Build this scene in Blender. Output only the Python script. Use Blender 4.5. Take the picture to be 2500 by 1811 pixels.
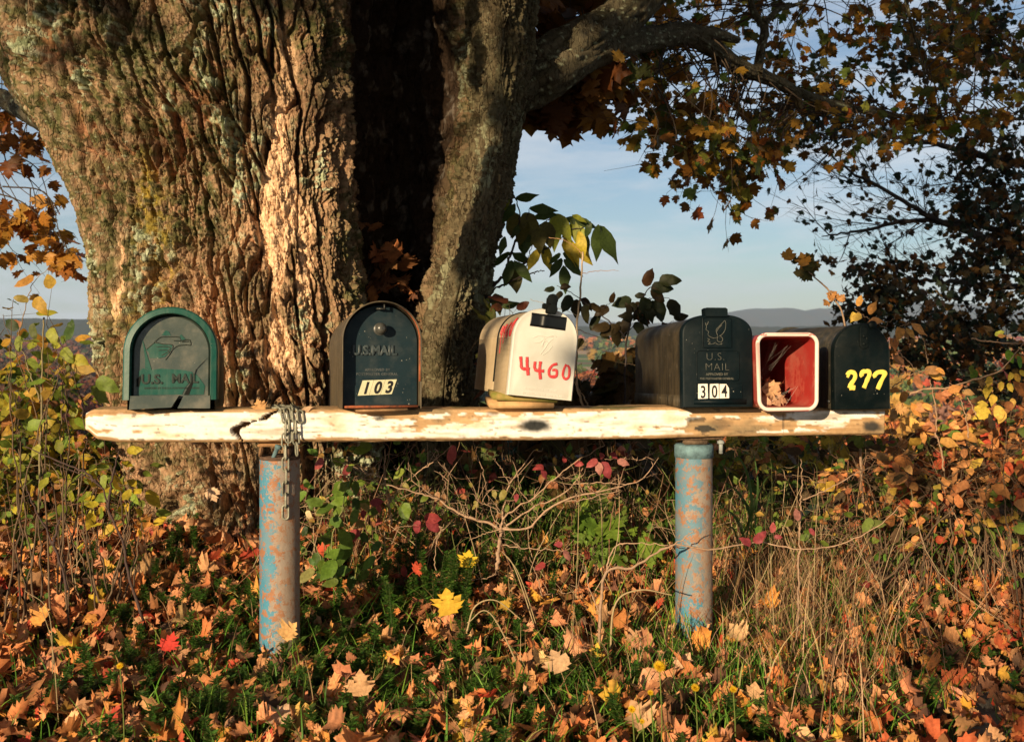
import bpy, bmesh, math, random
import numpy as np
from mathutils import Vector, Matrix, Euler

# ---------------------------------------------------------------- scene, camera, light
scene = bpy.context.scene
for o in list(bpy.data.objects):
    bpy.data.objects.remove(o)
CH = 0.80                                   # camera height above the verge
F = 2500.0
cam_d = bpy.data.cameras.new("camera")
cam = bpy.data.objects.new("camera", cam_d)
scene.collection.objects.link(cam)
cam.location = (0, 0, CH)
cam.rotation_euler = (math.radians(90), 0, 0)
cam_d.sensor_width = 36.0
cam_d.lens = 36.0
cam_d.shift_y = -105.5 / 2500.0
cam_d.clip_start = 0.05
cam_d.clip_end = 40000
cam_d.dof.use_dof = True
cam_d.dof.focus_distance = 2.75
cam_d.dof.aperture_fstop = 9.0
scene.camera = cam

SUN_EL = math.radians(13.5)
SUN_AZ = math.atan2(-0.88, -0.47)           # direction towards the sun, seen from above (x right, y into the view)
to_sun = Vector((math.cos(SUN_AZ) * math.cos(SUN_EL), math.sin(SUN_AZ) * math.cos(SUN_EL), math.sin(SUN_EL)))
sun_d = bpy.data.lights.new("sun", 'SUN')
sun_d.energy = 5.0
sun_d.angle = math.radians(0.53)
sun_d.color = (1.0, 0.77, 0.48)
sun = bpy.data.objects.new("sun", sun_d)
scene.collection.objects.link(sun)
sun.rotation_euler = (-to_sun).to_track_quat('-Z', 'Y').to_euler()

world = bpy.data.worlds.new("World")
scene.world = world
world.use_nodes = True
wn = world.node_tree
wn.nodes.clear()
w_out = wn.nodes.new('ShaderNodeOutputWorld')
w_bg = wn.nodes.new('ShaderNodeBackground')
w_bg.inputs['Strength'].default_value = 0.064
sky = wn.nodes.new('ShaderNodeTexSky')
sky.sky_type = 'NISHITA'
sky.sun_disc = False
sky.sun_elevation = SUN_EL
sky.sun_rotation = math.pi / 2 - SUN_AZ
sky.altitude = 300
sky.air_density = 1.0
sky.dust_density = 0.25
sky.ozone_density = 3.0
# thin streaks of cirrus, laid out by direction in the sky
tc = wn.nodes.new('ShaderNodeTexCoord')
mp = wn.nodes.new('ShaderNodeMapping')
mp.inputs['Scale'].default_value = (1.3, 1.3, 9.0)
mp.inputs['Rotation'].default_value = (0.0, 0.06, 0.0)
nz = wn.nodes.new('ShaderNodeTexNoise')
nz.inputs['Scale'].default_value = 2.3
nz.inputs['Detail'].default_value = 9.0
nz.inputs['Roughness'].default_value = 0.62
nz.inputs['Distortion'].default_value = 0.35
cr = wn.nodes.new('ShaderNodeValToRGB')
cr.color_ramp.elements[0].position = 0.42
cr.color_ramp.elements[0].color = (.16, .16, .16, 1)
cr.color_ramp.elements[1].position = 0.66
cr.color_ramp.elements[1].color = (0.85, 0.85, 0.85, 1)
mx = wn.nodes.new('ShaderNodeMix')
mx.data_type = 'RGBA'
mx.inputs[7].default_value = (8.0, 8.4, 8.9, 1)
wn.links.new(tc.outputs['Generated'], mp.inputs['Vector'])
wn.links.new(mp.outputs['Vector'], nz.inputs['Vector'])
wn.links.new(nz.outputs['Fac'], cr.inputs['Fac'])
wn.links.new(cr.outputs['Color'], mx.inputs[0])
tint = wn.nodes.new('ShaderNodeMix'); tint.data_type = 'RGBA'; tint.blend_type = 'MULTIPLY'; tint.inputs[0].default_value = 1.0
tint.inputs[7].default_value = (.99, 1.05, 1.07, 1)
wn.links.new(sky.outputs['Color'], tint.inputs[6])
wn.links.new(tint.outputs[2], mx.inputs[6])
wn.links.new(mx.outputs[2], w_bg.inputs['Color'])
wn.links.new(w_bg.outputs['Background'], w_out.inputs['Surface'])

scene.view_settings.view_transform = 'Standard'
scene.view_settings.look = 'None'
scene.view_settings.exposure = 0.52
scene.view_settings.gamma = 1.0
scene.render.engine = 'CYCLES'
scene.cycles.max_bounces = 6
scene.cycles.diffuse_bounces = 2
scene.cycles.glossy_bounces = 2
scene.cycles.transmission_bounces = 3
scene.cycles.volume_bounces = 0
scene.cycles.use_denoising = True
try:
    scene.cycles.denoising_prefilter = 'ACCURATE'
except Exception:
    pass

rng = np.random.default_rng(7)
random.seed(7)

# ---------------------------------------------------------------- helpers
def P(px, py, y):
    """point seen at (px, py) of the 2500 x 1811 photograph at depth y"""
    return np.array([(px - 1250.0) / F * y, y, CH - (py - 800.0) / F * y])

COL = scene.collection
def link(o, parent=None):
    COL.objects.link(o)
    if parent is not None:
        o.parent = parent
    return o

def tag(o, label=None, cat=None, group=None, kind=None):
    if label: o['label'] = label
    if cat: o['category'] = cat
    if group: o['group'] = group
    if kind: o['kind'] = kind
    return o

def empty(name, loc=(0, 0, 0), label=None, cat=None, group=None):
    o = bpy.data.objects.new(name, None)
    o.location = loc
    o.empty_display_size = 0.1
    link(o)
    return tag(o, label, cat, group)

def mesh_from(name, verts, faces, mat=None, parent=None, smooth=False, col=None, loc=None):
    """verts (n,3); faces: an (m,k) array or a list of arrays / lists"""
    verts = np.asarray(verts, dtype=np.float64)
    if loc is not None:
        verts = verts - np.asarray(loc)
    me = bpy.data.meshes.new(name)
    if isinstance(faces, np.ndarray):
        groups = [faces]
    elif len(faces) and isinstance(faces[0], np.ndarray) and faces[0].ndim == 2:
        groups = faces
    else:
        groups = None
    if groups is not None:
        nl = sum(g.size for g in groups)
        nf = sum(len(g) for g in groups)
        me.vertices.add(len(verts)); me.vertices.foreach_set('co', verts.astype(np.float32).ravel())
        me.loops.add(nl); me.loops.foreach_set('vertex_index', np.concatenate([g.ravel() for g in groups]).astype(np.int32))
        sizes = np.concatenate([np.full(len(g), g.shape[1]) for g in groups]).astype(np.int32)
        starts = np.concatenate([[0], np.cumsum(sizes)[:-1]]).astype(np.int32)
        me.polygons.add(nf)
        me.polygons.foreach_set('loop_start', starts)
        me.update(calc_edges=True)
        me.validate()
    else:
        me.from_pydata([tuple(v) for v in verts], [], [tuple(int(i) for i in f) for f in faces])
        me.update()
    if smooth:
        me.polygons.foreach_set('use_smooth', np.ones(len(me.polygons), dtype=bool))
    if col is not None:
        a = me.attributes.new('Col', 'FLOAT_COLOR', 'POINT')
        c = np.asarray(col, dtype=np.float32)
        if c.shape[1] == 3:
            c = np.concatenate([c, np.ones((len(c), 1), np.float32)], 1)
        a.data.foreach_set('color', c.ravel())
    if mat is not None:
        me.materials.append(mat)
    o = bpy.data.objects.new(name, me)
    if loc is not None:
        o.location = tuple(loc)
    link(o, parent)
    return o

# ---- noise
_perm = np.random.default_rng(3).permutation(4096)
_g2 = np.stack([np.cos(np.linspace(0, 2 * np.pi, 64, endpoint=False)), np.sin(np.linspace(0, 2 * np.pi, 64, endpoint=False))], 1)
def perlin(x, y, seed=0):
    x = np.asarray(x, dtype=np.float64) + 1000.37 + seed * 17.13
    y = np.asarray(y, dtype=np.float64) + 1000.71 + seed * 9.7
    xi = np.floor(x).astype(np.int64); yi = np.floor(y).astype(np.int64)
    fx = x - xi; fy = y - yi
    u = fx * fx * fx * (fx * (fx * 6 - 15) + 10); v = fy * fy * fy * (fy * (fy * 6 - 15) + 10)
    def g(ix, iy, dx, dy):
        h = _perm[(_perm[(ix + seed * 31) & 4095] + iy) & 4095] & 63
        return _g2[h, 0] * dx + _g2[h, 1] * dy
    a = g(xi, yi, fx, fy); b = g(xi + 1, yi, fx - 1, fy)
    c = g(xi, yi + 1, fx, fy - 1); d = g(xi + 1, yi + 1, fx - 1, fy - 1)
    return 1.5 * ((a + u * (b - a)) + v * ((c + u * (d - c)) - (a + u * (b - a))))
def fbm(x, y, oct=4, seed=0, gain=0.5):
    s = 0; a = 1.0; t = 0
    for i in range(oct):
        s = s + a * perlin(x * 2 ** i, y * 2 ** i, seed + i); t += a; a *= gain
    return s / t
def sstep(a, b, x):
    t = np.clip((x - a) / (b - a), 0, 1)
    return t * t * (3 - 2 * t)
def mixc(a, b, t):
    t = np.clip(t, 0, 1)[..., None]
    return a * (1 - t) + np.asarray(b) * t

# ---- tubes along polylines
class MB:
    """collects verts / quads / tris (+ colours) for ONE mesh"""
    def __init__(self):
        self.v = []; self.q = []; self.t = []; self.c = []; self.n = 0
    def add(self, v, q=None, t=None, c=None):
        v = np.asarray(v, float)
        self.v.append(v)
        if q is not None and len(q): self.q.append(np.asarray(q, int) + self.n)
        if t is not None and len(t): self.t.append(np.asarray(t, int) + self.n)
        if c is None: c = (0.5, 0.5, 0.5)
        c = np.asarray(c, float)
        if c.ndim == 1: c = np.tile(c[:3], (len(v), 1))
        self.c.append(c); self.n += len(v)
    def tube(self, pts, radii, sides=6, c=None, cap=True):
        pts = np.asarray(pts, float); n = len(pts)
        radii = np.broadcast_to(np.asarray(radii, float), (n,))
        tan = np.gradient(pts, axis=0)
        tan /= np.maximum(np.linalg.norm(tan, axis=1, keepdims=True), 1e-9)
        ref = np.array([0.0, 0, 1.0]) if abs(tan[0][2]) < 0.9 else np.array([1.0, 0, 0])
        N = np.zeros((n, 3)); nv = ref - tan[0] * (ref @ tan[0]); nv /= np.linalg.norm(nv)
        for i in range(n):
            nv = nv - tan[i] * (nv @ tan[i]); l = np.linalg.norm(nv)
            nv = nv / l if l > 1e-6 else np.array([1.0, 0, 0]); N[i] = nv
        B = np.cross(tan, N)
        a = np.arange(sides) / sides * 2 * np.pi
        ring = (N[:, None, :] * np.cos(a)[None, :, None] + B[:, None, :] * np.sin(a)[None, :, None]) * radii[:, None, None] + pts[:, None, :]
        i = np.arange(n - 1)[:, None] * sides; j = np.arange(sides)[None, :]; k = (j + 1) % sides
        q = np.stack([i + j, i + k, i + sides + k, i + sides + j], -1).reshape(-1, 4)
        v = ring.reshape(-1, 3)
        t = None
        if cap:
            v = np.concatenate([v, pts[:1], pts[-1:]])
            j = np.arange(sides); k = (j + 1) % sides
            t = np.concatenate([np.stack([np.full(sides, n * sides), k, j], 1),
                                np.stack([np.full(sides, n * sides + 1), (n - 1) * sides + j, (n - 1) * sides + k], 1)])
        self.add(v, q, t, c)
    def build(self, name, mat, parent=None, smooth=True, loc=None):
        v = np.concatenate(self.v) if self.v else np.zeros((0, 3))
        f = []
        if self.q: f.append(np.concatenate(self.q))
        if self.t: f.append(np.concatenate(self.t))
        return mesh_from(name, v, f, mat, parent, smooth, np.concatenate(self.c), loc)

def spline(pts, n):
    """Catmull-Rom through pts, n samples"""
    p = np.asarray(pts, float)
    if len(p) < 3:
        t = np.linspace(0, 1, n)[:, None]
        return p[0] * (1 - t) + p[-1] * t
    e = np.concatenate([[2 * p[0] - p[1]], p, [2 * p[-1] - p[-2]]])
    u = np.linspace(0, len(p) - 1 - 1e-9, n); i = u.astype(int); f = (u - i)[:, None]
    a, b, c, d = e[i], e[i + 1], e[i + 2], e[i + 3]
    return 0.5 * (2 * b + (c - a) * f + (2 * a - 5 * b + 4 * c - d) * f ** 2 + (3 * b - a - 3 * c + d) * f ** 3)

# ---- materials
def new_mat(name):
    m = bpy.data.materials.new(name)
    m.use_nodes = True
    return m, m.node_tree, m.node_tree.nodes['Principled BSDF']
def N_(nt, t, **kw):
    n = nt.nodes.new(t)
    for k, v in kw.items():
        if k.startswith('i_'):
            key = k[2:].replace('_', ' ')
            n.inputs[int(key) if key.isdigit() else key].default_value = v
        else:
            setattr(n, k, v)
    return n
def ramp(nt, fac, stops):
    r = nt.nodes.new('ShaderNodeValToRGB')
    e = r.color_ramp.elements
    while len(e) < len(stops): e.new(0.5)
    for el, (p, c) in zip(e, stops):
        el.position = p
        el.color = tuple(c) + (1,) if len(c) == 3 else c
    nt.links.new(fac, r.inputs['Fac'])
    return r.outputs['Color']
def mixn(nt, fac, a, b, mode='MIX'):
    m = nt.nodes.new('ShaderNodeMix'); m.data_type = 'RGBA'; m.blend_type = mode
    for s, x in ((0, fac), (6, a), (7, b)):
        if hasattr(x, 'links') or isinstance(x, bpy.types.NodeSocket):
            nt.links.new(x, m.inputs[s])
        elif s == 0: m.inputs[0].default_value = x
        else: m.inputs[s].default_value = tuple(x) + (1,) if len(x) == 3 else x
    return m.outputs[2]
def obj_coords(nt, scale=(1, 1, 1)):
    t = nt.nodes.new('ShaderNodeTexCoord'); m = nt.nodes.new('ShaderNodeMapping')
    m.inputs['Scale'].default_value = scale
    nt.links.new(t.outputs['Object'], m.inputs['Vector'])
    return m.outputs['Vector']
def noise(nt, vec, scale, detail=5, rough=0.55, dist=0.0):
    n = nt.nodes.new('ShaderNodeTexNoise')
    n.inputs['Scale'].default_value = scale; n.inputs['Detail'].default_value = detail
    n.inputs['Roughness'].default_value = rough; n.inputs['Distortion'].default_value = dist
    nt.links.new(vec, n.inputs['Vector'])
    return n.outputs['Fac']
def bump(nt, bsdf, h, strength=0.5, dist=0.002):
    b = nt.nodes.new('ShaderNodeBump'); b.inputs['Strength'].default_value = strength; b.inputs['Distance'].default_value = dist
    nt.links.new(h, b.inputs['Height']); nt.links.new(b.outputs['Normal'], bsdf.inputs['Normal'])
    return b
def attr_col(nt, name='Col'):
    a = nt.nodes.new('ShaderNodeAttribute'); a.attribute_name = name
    return a.outputs['Color']

def mat_attr(name, rough=0.85, mottling=0.25, nscale=60, bstr=0.5, bdist=0.002, spec=0.2):
    """colour comes from the mesh's own colour attribute, broken up by noise"""
    m, nt, b = new_mat(name)
    v = obj_coords(nt)
    n = noise(nt, v, nscale, 6, 0.6)
    c = mixn(nt, 1.0, attr_col(nt), ramp(nt, n, [(0.25, (1 - mottling,) * 3), (0.75, (1 + mottling,) * 3)]), 'MULTIPLY')
    nt.links.new(c, b.inputs['Base Color'])
    b.inputs['Roughness'].default_value = rough
    b.inputs['Specular IOR Level'].default_value = spec
    bump(nt, b, noise(nt, v, nscale * 2.2, 5, 0.65), bstr, bdist)
    return m

def mat_leaf(name, transl=0.35, rough=0.6, mott=0.3):
    m, nt, b = new_mat(name)
    v = obj_coords(nt)
    n = noise(nt, v, 130, 4, 0.6)
    c = mixn(nt, 1.0, attr_col(nt), ramp(nt, n, [(0.3, (1 - mott,) * 3), (0.7, (1 + mott * 0.6,) * 3)]), 'MULTIPLY')
    nt.links.new(c, b.inputs['Base Color'])
    b.inputs['Roughness'].default_value = rough
    b.inputs['Specular IOR Level'].default_value = 0.25
    bump(nt, b, noise(nt, v, 220, 3, 0.6), 0.35, 0.001)
    tr = nt.nodes.new('ShaderNodeBsdfTranslucent')
    nt.links.new(c, tr.inputs['Color'])
    ms = nt.nodes.new('ShaderNodeMixShader'); ms.inputs[0].default_value = transl
    nt.links.new(b.outputs[0], ms.inputs[1]); nt.links.new(tr.outputs[0], ms.inputs[2])
    nt.links.new(ms.outputs[0], nt.nodes['Material Output'].inputs['Surface'])
    return m

M = {}
M['bark'] = mat_attr('bark', 0.9, 0.35, 70, 0.9, 0.004, 0.12)
def mat_bark():
    m = mat_attr('bark', 0.9, 0.35, 70, 0.9, 0.004, 0.12)
    nt = m.node_tree; b = nt.nodes['Principled BSDF']
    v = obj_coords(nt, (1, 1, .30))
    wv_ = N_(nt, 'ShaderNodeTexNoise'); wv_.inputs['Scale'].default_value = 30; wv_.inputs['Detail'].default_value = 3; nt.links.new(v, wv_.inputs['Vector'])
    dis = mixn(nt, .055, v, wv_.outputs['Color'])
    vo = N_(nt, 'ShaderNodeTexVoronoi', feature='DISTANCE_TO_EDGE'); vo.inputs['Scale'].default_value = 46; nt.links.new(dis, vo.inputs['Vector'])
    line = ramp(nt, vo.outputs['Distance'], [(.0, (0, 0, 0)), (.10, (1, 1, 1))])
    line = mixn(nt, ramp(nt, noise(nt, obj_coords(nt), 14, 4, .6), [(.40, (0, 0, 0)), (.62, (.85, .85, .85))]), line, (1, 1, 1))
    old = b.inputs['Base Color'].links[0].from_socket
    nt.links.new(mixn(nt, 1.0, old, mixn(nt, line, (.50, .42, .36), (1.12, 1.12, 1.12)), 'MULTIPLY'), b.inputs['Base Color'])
    b2 = nt.nodes.new('ShaderNodeBump'); b2.inputs['Strength'].default_value = .9; b2.inputs['Distance'].default_value = .006
    nt.links.new(line, b2.inputs['Height']); nt.links.new(b.inputs['Normal'].links[0].from_socket, b2.inputs['Normal']); nt.links.new(b2.outputs['Normal'], b.inputs['Normal'])
    return m
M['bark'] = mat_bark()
M['twig'] = mat_attr('twig_bark', 0.8, 0.3, 120, 0.5, 0.0015)
M['leaf'] = mat_leaf('living_leaf', 0.42, 0.5)
M['dry'] = mat_leaf('dry_leaf', 0.18, 0.75)
M['grass'] = mat_leaf('grass_blade', 0.3, 0.55, 0.15)

# ---- leaves (templates in a unit frame: stalk at the origin, tip towards +Y, upper side +Z)
def _outline(half):
    h = np.array(half, float)
    l = h[1:-1][::-1].copy(); l[:, 0] *= -1
    return np.concatenate([h, l])
def leaf_template(kind, curl=0.0, fold=0.0, seed=0):
    r = np.random.default_rng(seed)
    if kind == 'maple':
        half = [(0, 0), (.10, .06), (.34, .02), (.30, .12), (.52, .20), (.44, .27), (.62, .46), (.46, .45), (.50, .62), (.36, .53), (.22, .50),
                (.25, .66), (.34, .78), (.20, .76), (.14, .84), (0, 1.02)]
    elif kind == 'ovate':
        half = [(0, 0), (.14, .06), (.25, .2), (.29, .38), (.26, .56), (.18, .74), (.08, .9), (0, 1.0)]
    elif kind == 'leaflet':
        half = [(0, 0), (.08, .07), (.17, .25), (.20, .45), (.17, .65), (.09, .84), (0, 1.05)]
    else:
        half = [(0, 0), (.05, .12), (.09, .35), (.09, .6), (.05, .85), (0, 1.0)]
    o = _outline(half)
    n = len(o); h = len(half)
    mid = np.array([[0, t] for t in (np.array([.18, .36, .54, .72, .86]) * o[h - 1, 1])])
    v = np.concatenate([o, mid])
    f = []
    ys = np.concatenate([[0], mid[:, 1], [o[h - 1, 1]]])
    ids = [0] + [n + i for i in range(5)] + [h - 1]
    def nearest(y):
        return int(np.argmin(np.abs(ys - y)))
    for side in (0, 1):
        idx = list(range(0, h)) if side == 0 else [0] + list(range(n - 1, h - 1, -1)) + [h - 1]
        prev = 0
        for a, b in zip(idx[:-1], idx[1:]):
            k = max(prev, nearest((o[a, 1] + o[b, 1]) / 2 * 0.9 + 0.02))
            k = min(k, 6)
            while prev < k:
                tri = (a, ids[prev + 1], ids[prev])
                if len(set(tri)) == 3: f.append(tri if side == 0 else tri[::-1])
                prev += 1
            tri = (a, b, ids[prev])
            if len(set(tri)) == 3: f.append(tri if side == 0 else tri[::-1])
        while prev < 6:
            prev += 1
    x = v[:, 0] * (1 + 0.1 * r.normal(size=len(v))); y = v[:, 1] + 0.02 * r.normal(size=len(v)) * (v[:, 1] > .01)
    z = fold * np.abs(x) + 0.05 * np.sin(x * 9 + seed) * np.cos(y * 7 + seed) + 0.015 * r.normal(size=len(v))
    # curl about the cross axis and roll of the sides
    ang = curl * (y - 0.3)
    if abs(curl) > 1e-3:
        R = 1.0 / curl
        y2 = 0.3 + (R - z) * np.sin(ang); z2 = R - (R - z) * np.cos(ang)
        y, z = y2, z2
    z = z + curl * 0.6 * x * x * (1 if seed % 2 else -1)
    return np.stack([x, y, z], 1), np.array(f, int)
_LT = {}
def templates(kind, n=6, curl=0.8, fold=0.4):
    key = (kind, n, curl, fold)
    if key not in _LT:
        _LT[key] = [leaf_template(kind, (random.random() * 2 - 1) * curl, (random.random() - 0.2) * fold, s * 7 + 1) for s in range(n)]
    return _LT[key]
def rand_rot(n, r):
    q = r.normal(size=(n, 4)); q /= np.linalg.norm(q, axis=1, keepdims=True)
    w, x, y, z = q.T
    return np.stack([np.stack([1 - 2 * (y * y + z * z), 2 * (x * y - z * w), 2 * (x * z + y * w)], -1),
                     np.stack([2 * (x * y + z * w), 1 - 2 * (x * x + z * z), 2 * (y * z - x * w)], -1),
                     np.stack([2 * (x * z - y * w), 2 * (y * z + x * w), 1 - 2 * (x * x + y * y)], -1)], -2)
def frame_rot(tip, up):
    """rotations whose Y axis is tip and Z axis near up (both (n,3))"""
    t = tip / np.linalg.norm(tip, axis=1, keepdims=True)
    x = np.cross(t, up); x /= np.maximum(np.linalg.norm(x, axis=1, keepdims=True), 1e-6)
    z = np.cross(x, t)
    return np.stack([x, t, z], -1)
def add_leaves(mb, kind, pos, rot, size, cols, r, curl=0.8, fold=0.4, nt=6, vary=0.15, tipcol=None):
    T = templates(kind, nt, curl, fold)
    pick = r.integers(0, len(T), len(pos))
    for k in range(len(T)):
        s = np.where(pick == k)[0]
        if not len(s): continue
        tv, tf = T[k]
        v = np.einsum('nij,vj->nvi', rot[s], tv) * size[s][:, None, None] + pos[s][:, None, :]
        c = np.repeat(cols[s][:, None, :], len(tv), 1) * (1 + vary * r.normal(size=(len(s), len(tv), 1)))
        if tipcol is not None:
            w = np.clip(np.abs(tv[:, 0]) * 1.4 + tv[:, 1] * .5 - .35, 0, 1)[None, :, None] * r.random((len(s), 1, 1))
            c = c * (1 - w) + np.asarray(tipcol) * w
        f = tf[None] + (np.arange(len(s)) * len(tv))[:, None, None]
        mb.add(v.reshape(-1, 3), None, f.reshape(-1, 3), np.clip(c, 0.002, 1).reshape(-1, 3))
def pick_cols(pal, n, r, jitter=0.15):
    pal = np.array(pal, float)
    w = pal[:, 3] / pal[:, 3].sum() if pal.shape[1] == 4 else None
    c = pal[r.choice(len(pal), n, p=w), :3]
    return np.clip(c * (1 + jitter * r.normal(size=(n, 1))) * (1 + 0.06 * r.normal(size=(n, 3))), 0.003, 1)
def in_poly(px, py, poly):
    px = np.asarray(px); py = np.asarray(py); inside = np.zeros(px.shape, bool)
    n = len(poly)
    for i in range(n):
        x1, y1 = poly[i]; x2, y2 = poly[(i + 1) % n]
        c = ((y1 > py) != (y2 > py)) & (px < (x2 - x1) * (py - y1) / ((y2 - y1) + 1e-9) + x1)
        inside ^= c
    return inside
# ---------------------------------------------------------------- the ground: one sheet to the horizon
def ground_z(x, y):
    x = np.asarray(x, float); y = np.asarray(y, float)
    z = 0.012 + 0.025 * fbm(x * 1.1, y * 1.1, 3, 5) + 0.012 * fbm(x * 5, y * 5, 3, 9) * (y < 12)
    z = z + 0.16 * np.exp(-(((x + 0.75) / 1.15) ** 2 + ((y - 4.1) / 1.0) ** 2))       # mound of the maple
    z = z - 0.03 * sstep(0.2, 1.6, x) * (y < 8)
    z = z - 0.05 * (1 - sstep(2.9, 3.7, y))
    d = np.maximum(y - 7.0, 0)
    fall = 40.0 * (1 - np.exp(-d / 160.0)) + 0.02 * np.minimum(d, 60)
    z = z - fall
    far = sstep(150, 900, y)
    z = z + far * 5.0 * fbm(x / 420.0, y / 420.0, 3, 21)
    return z
ny, na = 520, 300
ys = np.concatenate([np.linspace(-8, 1.2, 30), np.linspace(1.25, 7, 300), 7 * (10600 / 7.0) ** (np.linspace(0, 1, ny - 330 + 1)[1:])])
ang = np.linspace(-1, 1, na)
yy, aa = np.meshgrid(ys, ang, indexing='ij')
xx = aa * (4.5 + np.maximum(yy, 0) * 1.05)
zz = ground_z(xx, yy)
gv = np.stack([xx, yy, zz], -1).reshape(-1, 3)
i = np.arange(len(ys) - 1)[:, None] * na; j = np.arange(na - 1)[None, :]
gq = np.stack([i + j, i + j + 1, i + na + j + 1, i + na + j], -1).reshape(-1, 4)
X, Y = gv[:, 0], gv[:, 1]
soil = np.tile(np.array([[0.055, 0.036, 0.02]]), (len(gv), 1))
gc = mixc(soil, (0.03, 0.045, 0.012), 0.5 + 0.8 * fbm(X * 2.5, Y * 2.5, 3, 31))
field = np.tile(np.array([[0.10, 0.17, 0.035]]), (len(gv), 1))
k = fbm(X / 260.0 + 3, Y / 300.0, 3, 41)
field = mixc(field, (0.42, 0.27, 0.15), sstep(0.02, 0.1, k))
field = mixc(field, (0.20, 0.12, 0.07), sstep(0.16, 0.3, -k))
gc = mixc(gc, (0.06, 0.12, 0.02), sstep(8, 16, Y))
gc = gc * (1 - sstep(60, 200, Y))[:, None] + field * sstep(60, 200, Y)[:, None]
M['ground'] = mat_attr('soil_and_fields', 0.95, 0.35, 25, 0.6, 0.01, 0.1)
g = mesh_from('ground', gv, gq, M['ground'], smooth=True, col=gc)
tag(g, kind='structure')

# far hills: two long ridges with their own distance and thickness
def ridge(name, y0, depth, prof, col, seed, rough=10.0):
    n, m = 500, 14
    x = np.linspace(-y0 * 0.8, y0 * 0.8, n)
    px = 1250 + x / y0 * F
    top = CH + (800 - np.interp(px, [p[0] for p in prof], [p[1] for p in prof])) / F * y0
    top = top + (fbm(x / (y0 * 0.02), x * 0 + seed, 4, seed) * rough)
    rows = []
    for k in range(m):
        t = k / (m - 1)
        h = -60 + (top + 60) * (np.sin(np.pi * min(1.0, t / 0.55) / 2) if t < 0.55 else np.cos((t - .55) / .45 * np.pi / 2))
        rows.append(np.stack([x, np.full(n, y0 - depth * .55 + depth * t) + 0 * x, h + (rough * .5 * fbm(x / (y0 * .015), x * 0 + k * .7, 3, seed + 3) if 0 < k < m - 1 else 0)], -1))
    v = np.concatenate(rows)
    i = np.arange(m - 1)[:, None] * n; j = np.arange(n - 1)[None, :]
    q = np.stack([i + j, i + j + 1, i + n + j + 1, i + n + j], -1).reshape(-1, 4)
    c = mixc(np.tile(np.array([col]), (len(v), 1)), (col[0] * 1.6, col[1] * 1.0, col[2] * .7), 0.5 + fbm(v[:, 0] / (y0 * .01), v[:, 2] / (y0 * .006), 3, seed + 9))
    o = mesh_from(name, v, q, M['ground'], smooth=True, col=c)
    tag(o, kind='structure')
    return o
ridge('hills', 9000.0, 2600.0,
      [(-800, 772), (0, 776), (150, 780), (400, 776), (700, 790), (1150, 790), (1310, 775), (1385, 766), (1430, 772), (1500, 787), (1620, 789), (1760, 765), (1830, 754), (1920, 752),
       (1960, 760), (2000, 752), (2080, 757), (2180, 742), (2300, 738), (2420, 748), (2500, 742), (2900, 760), (3300, 770)],
      (0.05, 0.06, 0.05), 5, 9.0)
ridge('hills', 3600.0, 1200.0,
      [(-800, 786), (0, 779), (90, 777), (230, 781), (400, 785), (800, 800), (1400, 797), (1700, 800), (1800, 797), (2200, 796), (2350, 792), (2900, 790)],
      (0.04, 0.055, 0.035), 11, 5.0)
# ---------------------------------------------------------------- far-off autumn woods down in the valley (one mass)
r = np.random.default_rng(12)
def crown_template(seed, n=44, s=.30):
    q = np.random.default_rng(seed)
    d = q.normal(size=(n, 3)); d /= np.linalg.norm(d, axis=1, keepdims=True)
    p = d * (0.75 + 0.3 * q.random((n, 1))) * np.array([.5, .5, .62])
    p[:, 2] += .6
    rot = rand_rot(n, q)
    tri = np.array([[-s, -s * .6, 0], [s, -s * .6, 0], [0, s, 0], [0, 0, s * .5]])
    v = np.einsum('nij,vj->nvi', rot, tri) * (0.6 + 0.8 * q.random((n, 1, 1))) + p[:, None, :]
    f = np.array([[0, 1, 3], [1, 2, 3], [2, 0, 3]])
    return v.reshape(-1, 3), (f[None] + (np.arange(n) * 4)[:, None, None]).reshape(-1, 3)
CT = [crown_template(50 + k) for k in range(5)]
CN = [crown_template(60 + k, 150, .13) for k in range(5)]
woods = MB()
pal_l = [(0.16, 0.055, 0.03, 3), (0.12, 0.07, 0.045, 4), (0.22, 0.09, 0.03, 1.5), (0.05, 0.06, 0.03, 2), (0.18, 0.03, 0.02, 1)]
pal_r = [(0.42, 0.15, 0.05, 3), (0.4, 0.22, 0.05, 2), (0.10, 0.14, 0.04, 3), (0.36, 0.07, 0.04, 1.2), (0.22, 0.12, 0.08, 2), (0.05, 0.08, 0.03, 2)]
cnt = 0
for k in range(8000):
    y = 330 * (3300 / 330) ** r.random()
    px = r.uniform(-250, 2750)
    x = (px - 1250) / F * y
    dens = fbm(np.array([x / 260]), np.array([y / 420]), 3, 77)[0]
    if px < 900:
        if dens < -0.35: continue
    elif dens < 0.0 and not (y > 1500 and dens > -.15): continue
    h = r.uniform(9, 15) * (1.0 if y < 1500 else 1.3)
    tv, tf = (CN if y < 900 else CT)[int(r.integers(5))]
    z = float(ground_z(x, y))
    if y < 300 and 800 - (z + h - CH) / y * F < 840: continue
    c = pick_cols(pal_l if px < 900 else pal_r, 1, r, .25)[0]
    woods.add(tv * h * np.array([1.0, 1.0, 1.0]) * np.array([r.uniform(.8, 1.2), 1, 1]) + np.array([x, y, z - .2 * h]), None, tf, c)
    cnt += 1
o = woods.build('woods', M['dry'], smooth=False)
tag(o, kind='stuff')
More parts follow.
